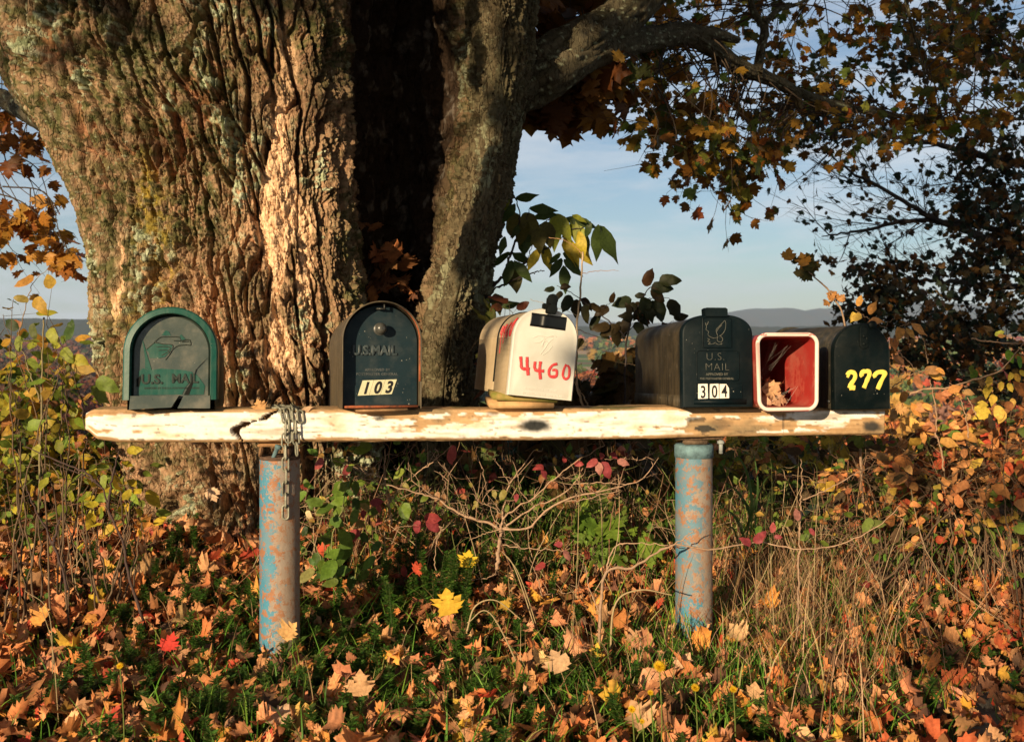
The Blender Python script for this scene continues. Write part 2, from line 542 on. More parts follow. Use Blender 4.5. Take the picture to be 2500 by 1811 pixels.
# ---------------------------------------------------------------- the old maple
maple = empty('maple_tree', (-0.75, 4.05, 0.1),
              'huge old maple with furrowed lichen covered bark and a dark hollow, behind the mailboxes', 'tree')
ML = tuple(maple.location)
YC = 4.05
def lerp_levels(tab):
    tab = np.array(tab, float)
    return tab[:, 0], tab[:, 1:]
# photo row, left edge, hollow left, hollow right, right edge, hollow depth
LV = np.array([
    (-320, -290, 850, 1105, 1335, .55),
    (-150, -150, 850, 1105, 1325, .55),
    (0, -60, 850, 1110, 1320, .55),
    (120, -15, 852, 1122, 1312, .55),
    (240, 22, 852, 1130, 1308, .55),
    (330, 92, 855, 1128, 1285, .55),
    (430, 140, 856, 1118, 1264, .52),
    (535, 186, 858, 1098, 1238, .50),
    (640, 210, 868, 1068, 1204, .46),
    (760, 226, 890, 1038, 1184, .42),
    (900, 240, 915, 1022, 1166, .34),
    (1000, 262, 925, 1020, 1150, .28),
    (1100, 312, 915, 1015, 1145, .20),
    (1220, 338, 900, 1000, 1150, .12),
    (1330, 340, 890, 985, 1165, .08),
    (1450, 325, 880, 980, 1180, .06)], float)
NZ = 760
zlev = CH - (LV[:, 0] - 800) / F * YC
zmax = CH + (800 + 300) / F * YC
zmin = -0.16
zs = np.linspace(zmin, zmax, NZ)
order = np.argsort(zlev)
par = np.stack([np.interp(zs, zlev[order], LV[order, k]) for k in range(1, 6)], 1)
ker = np.exp(-np.linspace(-2, 2, 41) ** 2); ker /= ker.sum()
for k in range(5):
    e = np.concatenate([np.full(20, par[0, k]), par[:, k], np.full(20, par[-1, k])])
    par[:, k] = np.convolve(e, ker, 'valid')
Lx, H1, H2, Rx, HD = par.T
H2 = H2 + 34 * sstep(.5, 1.3, zs) + 8
def wx(px, y):
    return (px - 1250.0) / F * y
w1 = H1 - Lx
zrel = (zs - 0.1)
flare = 0.16 * np.exp(-np.clip(zrel, 0, 9) / 0.28)
def cp(px, y):
    return np.stack([wx(px, y), y + 0 * px], -1)
yb = YC + 0 * zs
front = 0.56 + flare * 0.6
CPs = [
    cp(Lx + .55 * w1, yb + .62), cp(Lx + .15 * w1, yb + .38), cp(Lx + .03 * w1, yb + .02), cp(Lx, yb - .30), cp(Lx + .03 * w1, yb - .44),
    cp(Lx + .13 * w1, yb - .52), cp(Lx + .29 * w1, yb - front * 1.0), cp(Lx + .47 * w1, yb - front * 1.03), cp(Lx + .64 * w1, yb - front * 1.02),
    cp(Lx + .80 * w1, yb - front * .97), cp(Lx + .93 * w1, yb - front * .86), cp(H1, yb - front * .66), cp(H1 + 8, yb - front * .66 + HD * .35),
    cp(H1 + .14 * (H2 - H1), yb - .30 + HD * .6), cp(H1 + .45 * (H2 - H1), yb - .30 + HD), cp(H1 + .8 * (H2 - H1), yb - .33 + HD * .75),
    cp(H2 + 10, yb - .36 + HD * .30), cp(H2 + 2, yb - .40), cp(H2 + .14 * (Rx - H2), yb - .50), cp(H2 + .38 * (Rx - H2), yb - .56),
    cp(H2 + .65 * (Rx - H2), yb - .52), cp(H2 + .88 * (Rx - H2), yb - .40), cp(Rx, yb - .22), cp(Rx - .02 * (Rx - H2), yb - .04), cp(Rx - .3 * (Rx - H2), yb + .25),
    cp(Rx - .9 * (Rx - H2), yb + .5)]
cpn = np.stack(CPs, 1)                                  # (NZ, K, 2)
K = cpn.shape[1]
cnt_seg = [14, 18, 50, 60, 60, 62, 80, 78, 72, 64, 48, 36, 34, 40, 50, 40, 30, 30, 44, 52, 48, 40, 26, 18, 14, 14]
us = np.concatenate([k + np.arange(c) / c for k, c in enumerate(cnt_seg)])
i0 = us.astype(int); f = (us - i0)[None, :, None]
g4 = [cpn[:, (i0 + s) % K] for s in (-1, 0, 1, 2)]
base = 0.5 * (2 * g4[1] + (g4[2] - g4[0]) * f + (2 * g4[0] - 5 * g4[1] + 4 * g4[2] - g4[3]) * f ** 2 + (3 * g4[1] - g4[0] - 3 * g4[2] + g4[3]) * f ** 3)
NU = len(us)
Pn = np.concatenate([base, np.broadcast_to(zs[:, None, None], (NZ, NU, 1))], -1)
ref = int(NZ * .45)
seg = np.linalg.norm(np.diff(Pn[ref, :, :2], axis=0), axis=1)
U = np.concatenate([[0], np.cumsum(seg)])[None, :] + 0 * zs[:, None]
V = zs[:, None] + 0 * U
# buttresses running down into the ground, and gentle long swellings
big = 0.045 * perlin(U * 2.6, V * .55, 51) + 0.016 * perlin(U * 9, V * 1.1, 52) - .022 * (1 - sstep(.0, .25, np.abs(perlin(U * 5.2 + .4 * perlin(U * 2, V * 1.2, 54), V * .75, 55)))) * (1 - .6 * sstep(16, 17, us))
big = big + flare[:, None] * 0.35 * np.maximum(perlin(U * 3.1, V * .4, 53), -.1)
PX = 1250 + F * Pn[..., 0] / Pn[..., 1]
PY = 800 - F * (Pn[..., 2] - CH) / Pn[..., 1]
onfront = (Pn[..., 1] < YC + .1)
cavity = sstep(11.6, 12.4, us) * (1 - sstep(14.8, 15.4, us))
limb = sstep(15.0, 15.6, us) * np.ones(NU)
limb = np.broadcast_to(limb, U.shape)
cavity = np.broadcast_to(cavity, U.shape)
# bark relief
fine = 1 + 0.5 * limb
Uw = U + 0.030 * perlin(U * 3.3, V * 1.9, 61) + 0.012 * perlin(U * 13, V * 6.5, 62)
Vw = V + 0.03 * perlin(U * 9, V * 5, 63)
f1 = perlin(Uw * 15 * fine, Vw * 2.6, 1)
f1b = perlin(Uw * 26 * fine, Vw * 6.0, 64)
f2 = perlin(Uw * 46 * fine, Vw * 15, 2)
f3 = perlin(Uw * 20, Vw * 24, 3)
lum = fbm(Uw * 48, Vw * 40, 4, 5)
lum2 = fbm(U * 150, V * 130, 3, 15)
fur1 = 1 - sstep(.05, .17, np.abs(f1)); fur1b = 1 - sstep(.04, .14, np.abs(f1b)); fur2 = 1 - sstep(.03, .18, np.abs(f2)); crk = np.exp(-(f3 / 0.09) ** 2)
amp = 1.0 + .5 * perlin(U * 1.7, V * 1.2, 65)
# pale strips where the outer bark has fallen away
def strip(px0, wid, top, bot, seed):
    c = px0 + 12 * perlin(V * 2.2, V * 0 + seed, seed)
    w = wid * (0.75 + 0.7 * perlin(V * 3.1, V * 0 + 7, seed + 1))
    e = 20 * fbm(U * 22, V * 7, 3, seed + 2)
    return sstep(0, 14, w - np.abs(PX + e - c)) * sstep(top - 40, top + 40, PY) * (1 - sstep(bot - 40, bot + 40, PY))
tan = np.maximum.reduce([strip(678, 52, 235, 905, 71) * (1 - .25 * sstep(.1, .4, fbm(U * 12, V * 5, 3, 70))), strip(748, 28, 480, 880, 72) * .9, strip(292, 17, 580, 790, 73), strip(600, 12, 560, 900, 74) * .6,
                         strip(700, 30, 40, 210, 75) * .55, strip(375, 9, 120, 420, 76) * .45, strip(245, 8, 740, 940, 77) * .7]) * onfront
tan = np.clip(tan, 0, 1)
pl_ = perlin(Uw * 17, Vw * 8.5, 67) * 3.2; pl_ = np.floor(pl_) + sstep(.35, .65, pl_ - np.floor(pl_))
pl2_ = perlin(Uw * 40, Vw * 26, 68) * 2.6; pl2_ = np.floor(pl2_) + sstep(.35, .65, pl2_ - np.floor(pl2_))
relief = -(0.054 * fur1 + 0.030 * fur1b * (1 - .4 * fur1)) * amp - 0.008 * fur2 - 0.007 * crk + 0.0075 * pl_ + (.35 + .65 * sstep(3.4, 6.2, us))[None, :] * (.0035 * pl2_ + 0.007 * lum + 0.008 * lum2)
relief = relief * (1 - .25 * limb) * (.62 + .38 * sstep(3.6, 6.2, us) * (1 - .3 * sstep(21.2, 23, us)))[None, :]
tanrel = -0.022 + .0045 * pl2_ - 0.006 * crk - 0.004 * fur2 + 0.002 * lum + .002 * lum2 - .004 * np.exp(-(perlin(U * 34, V * 40, 80) / .1) ** 2)
relief = relief * (1 - .97 * tan) + tanrel * tan
cavrel = 0.03 * fbm(U * 30, V * 8, 5, 81) + 0.06 * perlin(U * 6, V * 2.5, 82) - .025 * fur1b + .006 * pl_
relief = relief * (1 - cavity) + cavrel * cavity
# moss / lichen crust is itself a little raised
lich_zone = sstep(.02, .38, fbm(U * 3.2, V * 2.2, 3, 91))
lichen = sstep(.20, .32, fbm(U * 38, V * 30, 4, 92) + .26 * lich_zone - .05) * lich_zone * (1 - tan) * (1 - .5 * cavity) * (1 - fur1)
def blob(px, py, rx, ry):
    return np.exp(-(((PX - px + 14 * lum) / rx) ** 2 + ((PY - py) / ry) ** 2))
lz = np.clip(blob(560, 330, 45, 130) + blob(265, 60, 20, 50) + blob(585, 480, 24, 60) + blob(650, 60, 40, 40) + blob(230, 640, 20, 60) + blob(60, 110, 40, 70) + blob(190, 190, 30, 90)
             + blob(740, 780, 40, 110) + blob(245, 850, 18, 90) + blob(790, 420, 30, 80) + blob(400, 250, 22, 50) + blob(470, 110, 40, 40), 0, 1) * onfront
lichen = np.clip(np.maximum(lichen, sstep(.50, .60, lz * .62 + .62 * fbm(U * 60, V * 52, 4, 93))), 0, 1)
lichen = np.maximum(lichen, .8 * sstep(.40, .50, fbm(U * 95, V * 80, 3, 95) + .10 * fbm(U * 5, V * 4, 2, 96)) * (1 - tan) * (1 - fur1))
lichen = lichen * onfront
yell = np.clip(blob(345, 480, 26, 110) + blob(385, 640, 24, 120) + .5 * blob(300, 760, 30, 60), 0, 1) * sstep(-.1, .25, fbm(U * 30, V * 24, 3, 94) + .1) * onfront
relief = relief + .009 * lichen + .004 * yell
disp = big + relief
# normals of the smooth form
du = np.roll(Pn, -1, 1) - np.roll(Pn, 1, 1)
dv = np.gradient(Pn, axis=0)
nrm = np.cross(du, dv); nrm /= np.maximum(np.linalg.norm(nrm, axis=-1, keepdims=True), 1e-9)
ctr = Pn.mean(1, keepdims=True)
if np.mean(((Pn - ctr) * nrm).sum(-1)) < 0: nrm = -nrm
edge = sstep(0, .06, zmax - zs)[:, None] * .5 + .5
T3 = Pn + nrm * disp[..., None]
# colours of the bark, with shade painted into the hollow and right limb
z0 = np.zeros(U.shape + (3,))
n1 = .5 + .8 * fbm(U * 5, V * 3, 4, 101)
n2 = .5 + .9 * fbm(U * 30, V * 18, 4, 102)
col = mixc(z0 + np.array([.36, .205, .12]), (.17, .14, .085), n1)
warm = np.exp(-(((PX - 560) / 210) ** 2)) * sstep(250, 520, PY) * sstep(-.15, .25, fbm(U * 7, V * 4, 3, 111))
col = mixc(col, (.50, .30, .175), warm * .65)
col = mixc(col, (.10, .085, .04), sstep(.5, .95, n2) * .6)
mossy = sstep(-.05, .35, fbm(U * 2.1, V * 1.6, 3, 103) + .45 * (1 - sstep(0, 460, PY)) + .35 * (1 - sstep(250, 520, PX)) - .05)
col = mixc(col, (.075, .085, .028), mossy * sstep(.3, .75, .5 + .9 * fbm(U * 26, V * 20, 3, 104)) * .8)
red = sstep(.35, .8, np.maximum(fur1, fur1b)) * sstep(-.15, .3, fbm(U * 4, V * 3, 3, 105))
col = mixc(col, (.33, .13, .065), red * .5)
col = mixc(col, (.42, .27, .16), sstep(.25, .6, fbm(U * 9, V * 5, 4, 106)) * .5)
mossy = sstep(-.05, .35, fbm(U * 2.1, V * 1.6, 3, 103) + .45 * (1 - sstep(0, 460, PY)) + .35 * (1 - sstep(250, 520, PX)) - .05)
crust = sstep(.05, .35, fbm(U * 55, V * 45, 4, 109) + .35 * fbm(U * 6, V * 4, 3, 110))
col = mixc(col, (.050, .058, .020), crust * .9 * (.55 + .45 * mossy))
tc = mixc(z0 + np.array([.78, .55, .35]), (.66, .41, .24), .5 + .9 * fbm(U * 14, V * 9, 4, 107))
tc = mixc(tc, (.34, .17, .08), np.clip(crk * .35 + fur2 * .25, 0, 1))
col = mixc(col, 0, 0) * (1 - tan[..., None]) + tc * tan[..., None]
col = mixc(col, (.36, .26, .035), yell * .8)
lc = mixc(z0 + np.array([.46, .50, .37]), (.27, .32, .18), n2)
col = col * (1 - lichen[..., None] * .9) + lc * lichen[..., None] * .9
cavc = mixc(z0 + np.array([.035, .022, .014]), (.13, .11, .09), sstep(.12, .42, fbm(U * 26, V * 9, 5, 108)))  # hollow walls coloured near black, deepening the shade inside
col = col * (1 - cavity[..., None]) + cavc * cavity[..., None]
lc2 = mixc(z0 + np.array([.050, .046, .026]), (.12, .10, .06), n2)  # right limb coloured darker to stand for its dappled shade
lc2 = mixc(lc2, (.07, .06, .035), np.clip(fur1 + fur1b, 0, 1) * .7)
lc2 = mixc(lc2, (.26, .26, .16), lichen * .7)
col = col * (1 - .88 * limb[..., None]) + lc2 * .88 * limb[..., None]
vi = np.arange(NZ - 1)[:, None] * NU; vj = np.arange(NU)[None, :]
tq = np.stack([vi + vj, vi + (vj + 1) % NU, vi + NU + (vj + 1) % NU, vi + NU + vj], -1).reshape(-1, 4)
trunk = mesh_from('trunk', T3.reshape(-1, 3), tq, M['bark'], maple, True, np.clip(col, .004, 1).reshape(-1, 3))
trunk.location = (-ML[0], -ML[1], -ML[2])
del T3, tq, col, cavc, lc2, lc, tc, z0
def local(o):
    o.location = (-ML[0], -ML[1], -ML[2]); return o

def bark_limb(name, pts, rad, sides, n, parent, seed, base_col=(.040, .036, .020), alt=(.12, .10, .065), amp=.17):
    """a bough with its own furrowed relief"""
    p = spline(pts, n); r_ = np.interp(np.linspace(0, 1, n), np.linspace(0, 1, len(rad)), rad)
    mb = MB(); mb.tube(p, r_, sides, cap=False)
    v = mb.v[0].reshape(n, sides, 3)
    L = np.concatenate([[0], np.cumsum(np.linalg.norm(np.diff(p, axis=0), axis=1))])[:, None]
    A = np.arange(sides)[None, :] / sides
    uu = A * np.max(rad) * 6.28
    A2 = np.minimum(A, 1 - A) * 2
    h = -np.exp(-(perlin(A2 * 7 + 3 * (A > .5), L * 3.5, seed) / .13) ** 2) + .8 * fbm(A2 * 14 + 5 * (A > .5), L * 16, 4, seed + 1)
    k = .5 + .8 * fbm(A2 * 9 + 5 * (A > .5), L * 7, 4, seed + 2)
    d = v - p[:, None, :]
    v = p[:, None, :] + d * (1 + amp * h[..., None])
    lch = sstep(.30, .42, fbm(A2 * 22 + 2, L * 26, 4, seed + 4) + .2 * fbm(A2 * 3, L * 3, 2, seed + 6))
    c = mixc(np.zeros((n, sides, 3)) + np.array(base_col), alt, k); c = mixc(c, (.33, .36, .24), lch * .8)
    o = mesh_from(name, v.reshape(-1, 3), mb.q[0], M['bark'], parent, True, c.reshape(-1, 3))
    return o
# the two boughs that leave the right-hand stem, and their continuations
B1 = [P(1235, 205, 3.95), P(1320, 175, 3.95), P(1400, 120, 4.0), P(1500, 55, 4.15), P(1590, -20, 4.3), P(1720, -130, 4.6), P(1900, -300, 5.2)]
B2 = [P(1260, 215, 3.9), P(1350, 178, 3.9), P(1430, 138, 4.0), P(1520, 108, 4.2), P(1610, 90, 4.5), P(1680, 84, 4.7), P(1740, 118, 4.9), P(1800, 160, 5.1), P(1870, 190, 5.3), P(1935, 222, 5.5), P(1955, 262, 5.6)]
B2b = [P(1935, 222, 5.5), P(2050, 258, 5.8), P(2200, 285, 6.2), P(2380, 292, 6.7), P(2560, 292, 7.2)]
B3 = [P(1680, 86, 4.7), P(1740, 82, 4.8), P(1800, 98, 5.0)]
B4 = [P(1850, 182, 5.2), P(1856, 130, 5.25), P(1866, 70, 5.3), P(1840, 30, 5.35), P(1828, -20, 5.4)]
B5 = [P(1866, 60, 5.3), P(1900, 25, 5.4), P(1960, 5, 5.6), P(2010, -40, 5.9)]
B6 = [P(190, 330, 3.95), P(90, 285, 4.2), P(-10, 235, 4.6), P(-120, 215, 5.0), P(-300, 190, 5.6)]
B7 = [P(1400, -40, 4.3), P(1700, -160, 5.0), P(2200, -120, 6.0), P(2700, -60, 7.0)]
B8 = [P(2205, -40, 6.0), P(2225, 60, 6.0), P(2262, 190, 6.05)]
B9 = [P(400, -330, 4.1), P(300, -700, 3.6), P(500, -1400, 3.0), P(700, -2500, 2.4)]
boughs = [(B1, [.135, .12, .10, .085, .075, .065, .05], 64, 260), (B2, [.10, .085, .065, .058, .052, .052, .046, .04, .036, .03, .018], 48, 300),
          (B2b, [.028, .02, .012, .006], 16, 90), (B3, [.035, .03, .02], 24, 40), (B4, [.026, .024, .022, .02, .012], 20, 80), (B5, [.02, .014, .01, .006], 12, 50),
          (B6, [.06, .045, .035, .02], 24, 80), (B7, [.06, .04, .03, .015], 16, 80), (B8, [.014, .01, .004], 8, 40)]
for k, (pts, rad, sd, n) in enumerate(boughs):
    local(bark_limb('bough', pts, rad, sd, n, maple, 200 + k * 10))

# ---- crown of the maple: leaf sprays on twigs that grow out of the boughs
r = np.random.default_rng(20)
bough_pts = np.concatenate([spline(b[0], 60) for b in boughs])
def spray(mbt, mbl, tip, root, kind, nleaf, size, pal, r, spread=.16, droop=.10, tw=.004, tcol=(.07, .05, .035), face=None, facew=0.0, curl=.6, fold=.3, petiole=.35):
    """one twig from root to tip with its leaves"""
    mid = (tip + root) / 2 + r.normal(size=3) * .12 * np.linalg.norm(tip - root) + np.array([0, 0, .06])
    pts = spline([root, mid, tip + np.array([0, 0, .02]), tip + np.array([r.normal() * .05, r.normal() * .05, -droop])], 14)
    mbt.tube(pts, np.linspace(tw, tw * .3, 14), 4, tcol, cap=False)
    side = []
    for s in range(max(2, nleaf // 5)):
        b = pts[r.integers(6, 14)]
        e = b + r.normal(size=3) * spread * np.array([1, 1, .7]) + np.array([0, 0, -droop * .5])
        sp = spline([b, (b + e) / 2 + r.normal(size=3) * .02, e], 6)
        mbt.tube(sp, np.linspace(tw * .5, tw * .2, 6), 3, tcol, cap=False)
        side.append(sp)
    anchors = np.concatenate([s[2:] for s in side] + [pts[8:]])
    a = anchors[r.integers(0, len(anchors), nleaf)]
    sz = size * np.clip(1 + .22 * r.normal(size=nleaf), .5, 1.5)
    dirp = r.normal(size=(nleaf, 3)) * .8 + np.array([0, 0, -.35])
    dirp /= np.linalg.norm(dirp, axis=1, keepdims=True)
    base = a + dirp * sz[:, None] * petiole
    for p0, p1 in zip(a, base):
        mbt.tube([p0, p1], [tw * .22, tw * .18], 3, tcol, cap=False)
    tipd = dirp * .6 + np.array([0, 0, -.6]) + .35 * r.normal(size=(nleaf, 3))
    up = r.normal(size=(nleaf, 3)) + np.array([0, -.5, .7])
    if face is not None: up = up * (1 - facew) + np.asarray(face) * facew * 1.6
    add_leaves(mbl, kind, base, frame_rot(tipd, up), sz, pick_cols(pal, nleaf, r), r, curl=curl, fold=fold)
crown = MB(); twigs = MB()
pal_maple = [(.28, .11, .016, 4), (.38, .18, .025, 3), (.16, .10, .02, 2), (.48, .26, .035, 1.8), (.12, .16, .028, 3.2), (.26, .25, .04, 2.2), (.34, .09, .02, .7)]
pal_dim = [(.18, .08, .016, 4), (.24, .12, .02, 3), (.08, .09, .022, 4), (.34, .17, .025, 1.2)]
polyA = [(1560, -60), (2620, -60), (2620, 330), (2300, 330), (2150, 350), (2080, 320), (1990, 325), (1950, 310), (1930, 300), (1915, 340), (1880, 390), (1835, 462), (1805, 470), (1790, 410), (1720, 372), (1690, 365),
         (1650, 335), (1720, 300), (1650, 270), (1590, 268), (1565, 225), (1580, 160), (1500, 100)]
def sample_poly(poly, n, r, margin=0):
    p = np.array(poly); lo = p.min(0); hi = p.max(0); out = []
    while len(out) < n:
        q = r.uniform(lo, hi, (n * 3, 2)); q = q[in_poly(q[:, 0], q[:, 1], poly)]
        out.extend(q.tolist())
    return np.array(out[:n])
pts2 = np.concatenate([sample_poly(polyA, 265, r), [(1620, 290), (1650, 325), (1600, 250), (1700, 350), (1745, 370), (1800, 400), (1805, 430), (1790, 455), (1835, 395), (1850, 350), (1900, 330), (1930, 330), (2080, 335), (2110, 320), (1980, 325), (1580, 200), (1600, 130), (1640, 200), (1730, 300), (1760, 330), (1560, 60), (1660, 30), (1720, 40)]])
scr = np.stack([1250 + bough_pts[:, 0] / bough_pts[:, 1] * F, 800 - (bough_pts[:, 2] - CH) / bough_pts[:, 1] * F], 1)
pts2 = np.concatenate([pts2, np.round(sample_poly([(1560, 130), (1700, 190), (1960, 260), (1940, 330), (1850, 400), (1815, 480), (1780, 465), (1745, 380), (1640, 345), (1590, 300), (1545, 240)], 42, r))])
for (px, py) in pts2:
    gap = fbm(np.array([px / 130]), np.array([py / 110]), 2, 33)[0]
    edge_d = py / 470.0
    if gap < -0.05 + .10 * edge_d - .12 * (px > 2150) and len(twigs.v) > 0 and not (px == int(px)) and r.random() < .85: continue
    d = 4.6 + (px - 1450) / 1000 * 2.4 + r.normal() * .45
    near = np.hypot(scr[:, 0] - px, scr[:, 1] - py)
    if near.min() < 105 and px < 2000: d = max(d, bough_pts[near.argmin(), 1] + .9)
    tip = P(px, py, d)
    dist = np.linalg.norm(bough_pts - tip, axis=1) + .25 * np.abs(bough_pts[:, 1] - tip[1])
    root = bough_pts[np.argsort(dist)[r.integers(0, 6)]]
    L = np.linalg.norm(root - tip)
    if L > 1.3:
        root = tip + (root - tip) / L * 1.3 + np.array([0, 0, .15])
    spray(twigs, crown, tip, root, 'maple', int(r.integers(9, 15)), .056, pal_maple if r.random() < .6 else pal_dim, r, spread=.20, droop=.09, tw=.0045)
# the big near leaves under the first bough
polyN = [(1305, 235), (1330, -30), (1480, -40), (1560, 0), (1480, 60), (1420, 100), (1500, 190), (1525, 220), (1480, 255), (1410, 290), (1350, 290), (1310, 270)]
for (px, py) in sample_poly(polyN, 32, r):
    d = 4.25 + r.normal() * .12
    if py < 120: d += .3
    tip = P(px, py - 20, d)
    root = bough_pts[np.argmin(np.linalg.norm(bough_pts - tip, axis=1))]
    spray(twigs, crown, tip, root, 'maple', 7, .105, [(.20, .08, .015, 3), (.26, .12, .02, 2), (.15, .05, .012, 2)], r, spread=.07, droop=.03, tw=.004, face=(-.1, -1, .3), facew=.5, petiole=.2)
# left side, far side of the same crown
for poly, n, d0, pl in (([(-60, 210), (40, 240), (105, 330), (120, 400), (60, 430), (-60, 430)], 13, 5.4, [(.22, .08, .02, 3), (.30, .12, .02, 2)]),
                        ([(-60, 500), (60, 480), (150, 520), (196, 600), (200, 655), (130, 640), (90, 600), (50, 640), (-60, 590)], 19, 5.2, [(.42, .20, .03, 3), (.50, .24, .04, 2), (.28, .10, .02, 2)])):
    for (px, py) in sample_poly(poly, n, r):
        tip = P(px, py, d0 + r.normal() * .25)
        root = tip + np.array([-.35, .1, .35]) + r.normal(size=3) * .1
        spray(twigs, crown, tip, root, 'maple', 8, .070, pl, r, spread=.11, droop=.05, tw=.004)
# the crown overhead, out of the frame above: it throws the broken shade on the boughs
nover = 0
while nover < 1050:
    x = r.uniform(-3.4, 4.6); y = r.uniform(-7.5, 5.5)
    lo = max(CH + .32 * max(y, 0) * 1.04 + .46, 2.15 + .0 * x)
    z = lo + abs(r.normal()) * .75
    if fbm(np.array([x * .9]), np.array([y * .9 + z]), 2, 44)[0] < -.12: continue
    # keep the shafts of sun that reach the trunk and the mailboxes open
    t = (3.5 - y) / (-to_sun[1]) * -1.0
    hit = np.array([x, y, z]) - np.array(to_sun) * ((3.4 - y) / -to_sun[1])
    if y < 3.3 and hit[0] < -0.24 and hit[2] < 2.15: continue
    hit2 = np.array([x, y, z]) - np.array(to_sun) * ((2.5 - y) / -to_sun[1])
    if y < 2.5 and hit2[2] < .95 and -2 < hit2[0] < 1.20: continue
    hit3 = np.array([x, y, z]) - np.array(to_sun) * (z / to_sun[2])
    if 1.3 < hit3[1] < 4.5 and hit3[0] < .75 + .1 * hit3[1]: continue
    hit4 = np.array([x, y, z]) - np.array(to_sun) * ((4.35 - y) / -to_sun[1])
    if y < 4.2 and .10 < hit4[0] < 1.0 and 1.7 < hit4[2] < 2.25: continue
    hit5 = np.array([x, y, z]) - np.array(to_sun) * ((5.3 - y) / -to_sun[1])
    if y < 5.0 and .8 < hit5[0] < 2.9 and 1.2 < hit5[2] < 2.6 and r.random() < .6: continue
    hb = z - to_sun[2] / max(1e-3, -to_sun[1]) * (3.4 - y)
    tip = np.array([x, y, z])
    spray(twigs, crown, tip, tip + np.array([0, .3, .35]) + r.normal(size=3) * .1, 'maple', 9, .10, pal_maple, r, spread=.16, tw=.004)
    nover += 1
# unseen leaf roof added four metres and more above the verge: it keeps the sky's light off the ground but lets the low sun in beneath
n = 30000
hx_ = r.uniform(-8, 9, n); hy_ = r.uniform(-7, 9, n); hz_ = r.uniform(4.3, 7.0, n) + .12 * np.maximum(hy_, 0)
add_leaves(crown, 'maple', np.stack([hx_, hy_, hz_], 1), frame_rot(r.normal(size=(n, 3)) + np.array([0, 0, -.4]), r.normal(size=(n, 3)) * .6 + np.array([0, 0, 1])), r.uniform(.12, .17, n), pick_cols(pal_maple, n, r), r, curl=.6, fold=.3)
local(crown.build('crown', M['leaf'], maple))
local(twigs.build('twigs', M['twig'], maple))
# ---------------------------------------------------------------- beam
def XZ(px, py, y):
    p = P(px, py, y); return p[0], p[2]
BL = P(205, 1038, 2.42); BR = P(2160, 1028, 2.62)
beam_dir = np.array([BR[0] - BL[0], BR[1] - BL[1]]); beam_len = np.linalg.norm(beam_dir); beam_dir /= beam_len
beam_yaw = math.atan2(beam_dir[1], beam_dir[0])
nB, mB = 900, 84
sx = np.linspace(0, beam_len, nB)
# rounded rectangle section (depth b, height h), walked once round starting at the bottom front edge
def rrect(w, h, rad, n):
    per = []
    cs = [(w / 2 - rad, -h / 2 + rad, -90), (w / 2 - rad, h / 2 - rad, 0), (-w / 2 + rad, h / 2 - rad, 90), (-w / 2 + rad, -h / 2 + rad, 180)]
    pts = []
    for (cx, cz, a0) in cs:
        for a in np.linspace(a0, a0 + 90, 6):
            pts.append((cx + rad * math.cos(math.radians(a)), cz + rad * math.sin(math.radians(a))))
    pts = np.array(pts + [pts[0]])
    s = np.concatenate([[0], np.cumsum(np.linalg.norm(np.diff(pts, axis=0), axis=1))])
    t = np.linspace(0, s[-1], n, endpoint=False)
    return np.stack([np.interp(t, s, pts[:, 0]), np.interp(t, s, pts[:, 1])], 1), t
pxs = np.linspace(205, 2160, nB)
ytop = np.interp(pxs, [205, 215, 700, 1250, 1600, 1900, 2160], [1003, 997, 1000, 998, 994, 995, 995])
ybot = np.interp(pxs, [205, 235, 285, 700, 1100, 1250, 1500, 1700, 2160], [1058, 1074, 1081, 1080, 1078, 1077, 1073, 1067, 1062])
dep = np.interp(pxs, [205, 2160], [2.42, 2.62])
ztop = CH - (ytop - 800) / F * dep; zbot = CH - (ybot - 800) / F * dep
prof, per = rrect(.092, 1.0, .012, mB)
sec, tper = rrect(.092, .080, .012, mB)
v = np.zeros((nB, mB, 3))
Sx = sx[:, None] + 0 * tper[None, :]
Tp = tper[None, :] + 0 * Sx
h = (ztop - zbot)[:, None]; zc = ((ztop + zbot) / 2)[:, None]
yl = -sec[None, :, 0] + .046           # front face at local y = 0
zl = sec[None, :, 1] / .080 * h
ang2 = Tp / tper[-1]
def beamn(fx, fy, o, s):
    return fbm(Sx * fx, np.minimum(Tp, 10) * fy, o, s)
dent = 0.0022 * beamn(9, 30, 4, 301) + 0.0010 * beamn(40, 160, 3, 302) + .004 * beamn(2.2, 4, 2, 307)
endf = sstep(0, .035, Sx) * .28 + .72
yl = (yl - .046) * endf + .046; zl = zl * (sstep(0, .03, Sx) * .22 + .78)
yl = yl + np.sign(yl - .046) * dent; zl = zl + np.sign(zl) * dent * .8
# the split: a jagged diagonal gap across the front
crx = np.interp(np.linspace(0, 1, 8), np.linspace(0, 1, 8), [0] * 8)
front_face = (np.abs(yl) < .02)
pxv = 1250 + F * (BL[0] + beam_dir[0] * Sx) / (BL[1] + beam_dir[1] * Sx)
pyv = 800 - F * ((zl + zc) - CH) / (BL[1] + beam_dir[1] * Sx)
crack_x = np.interp(pyv, [1000, 1010, 1018, 1026, 1030, 1038, 1046, 1058, 1075], [688, 662, 650, 640, 604, 596, 577, 574, 590]) + 3 * perlin(pyv / 5, pyv * 0, 5)
cd = np.abs(pxv - crack_x)
cw = np.interp(pyv, [1000, 1030, 1040, 1058, 1078], [9, 10, 16, 9, 1.0])
crack = (1 - sstep(cw * .75, cw * 1.05, cd)) * (yl < .03)
yl = yl + .028 * crack
hair = np.exp(-(perlin(Sx * 6 + 3, Tp * 60, 309) / .03) ** 2) * (beamn(1.2, 3, 2, 310) > .0)
yl = yl + .002 * hair * front_face
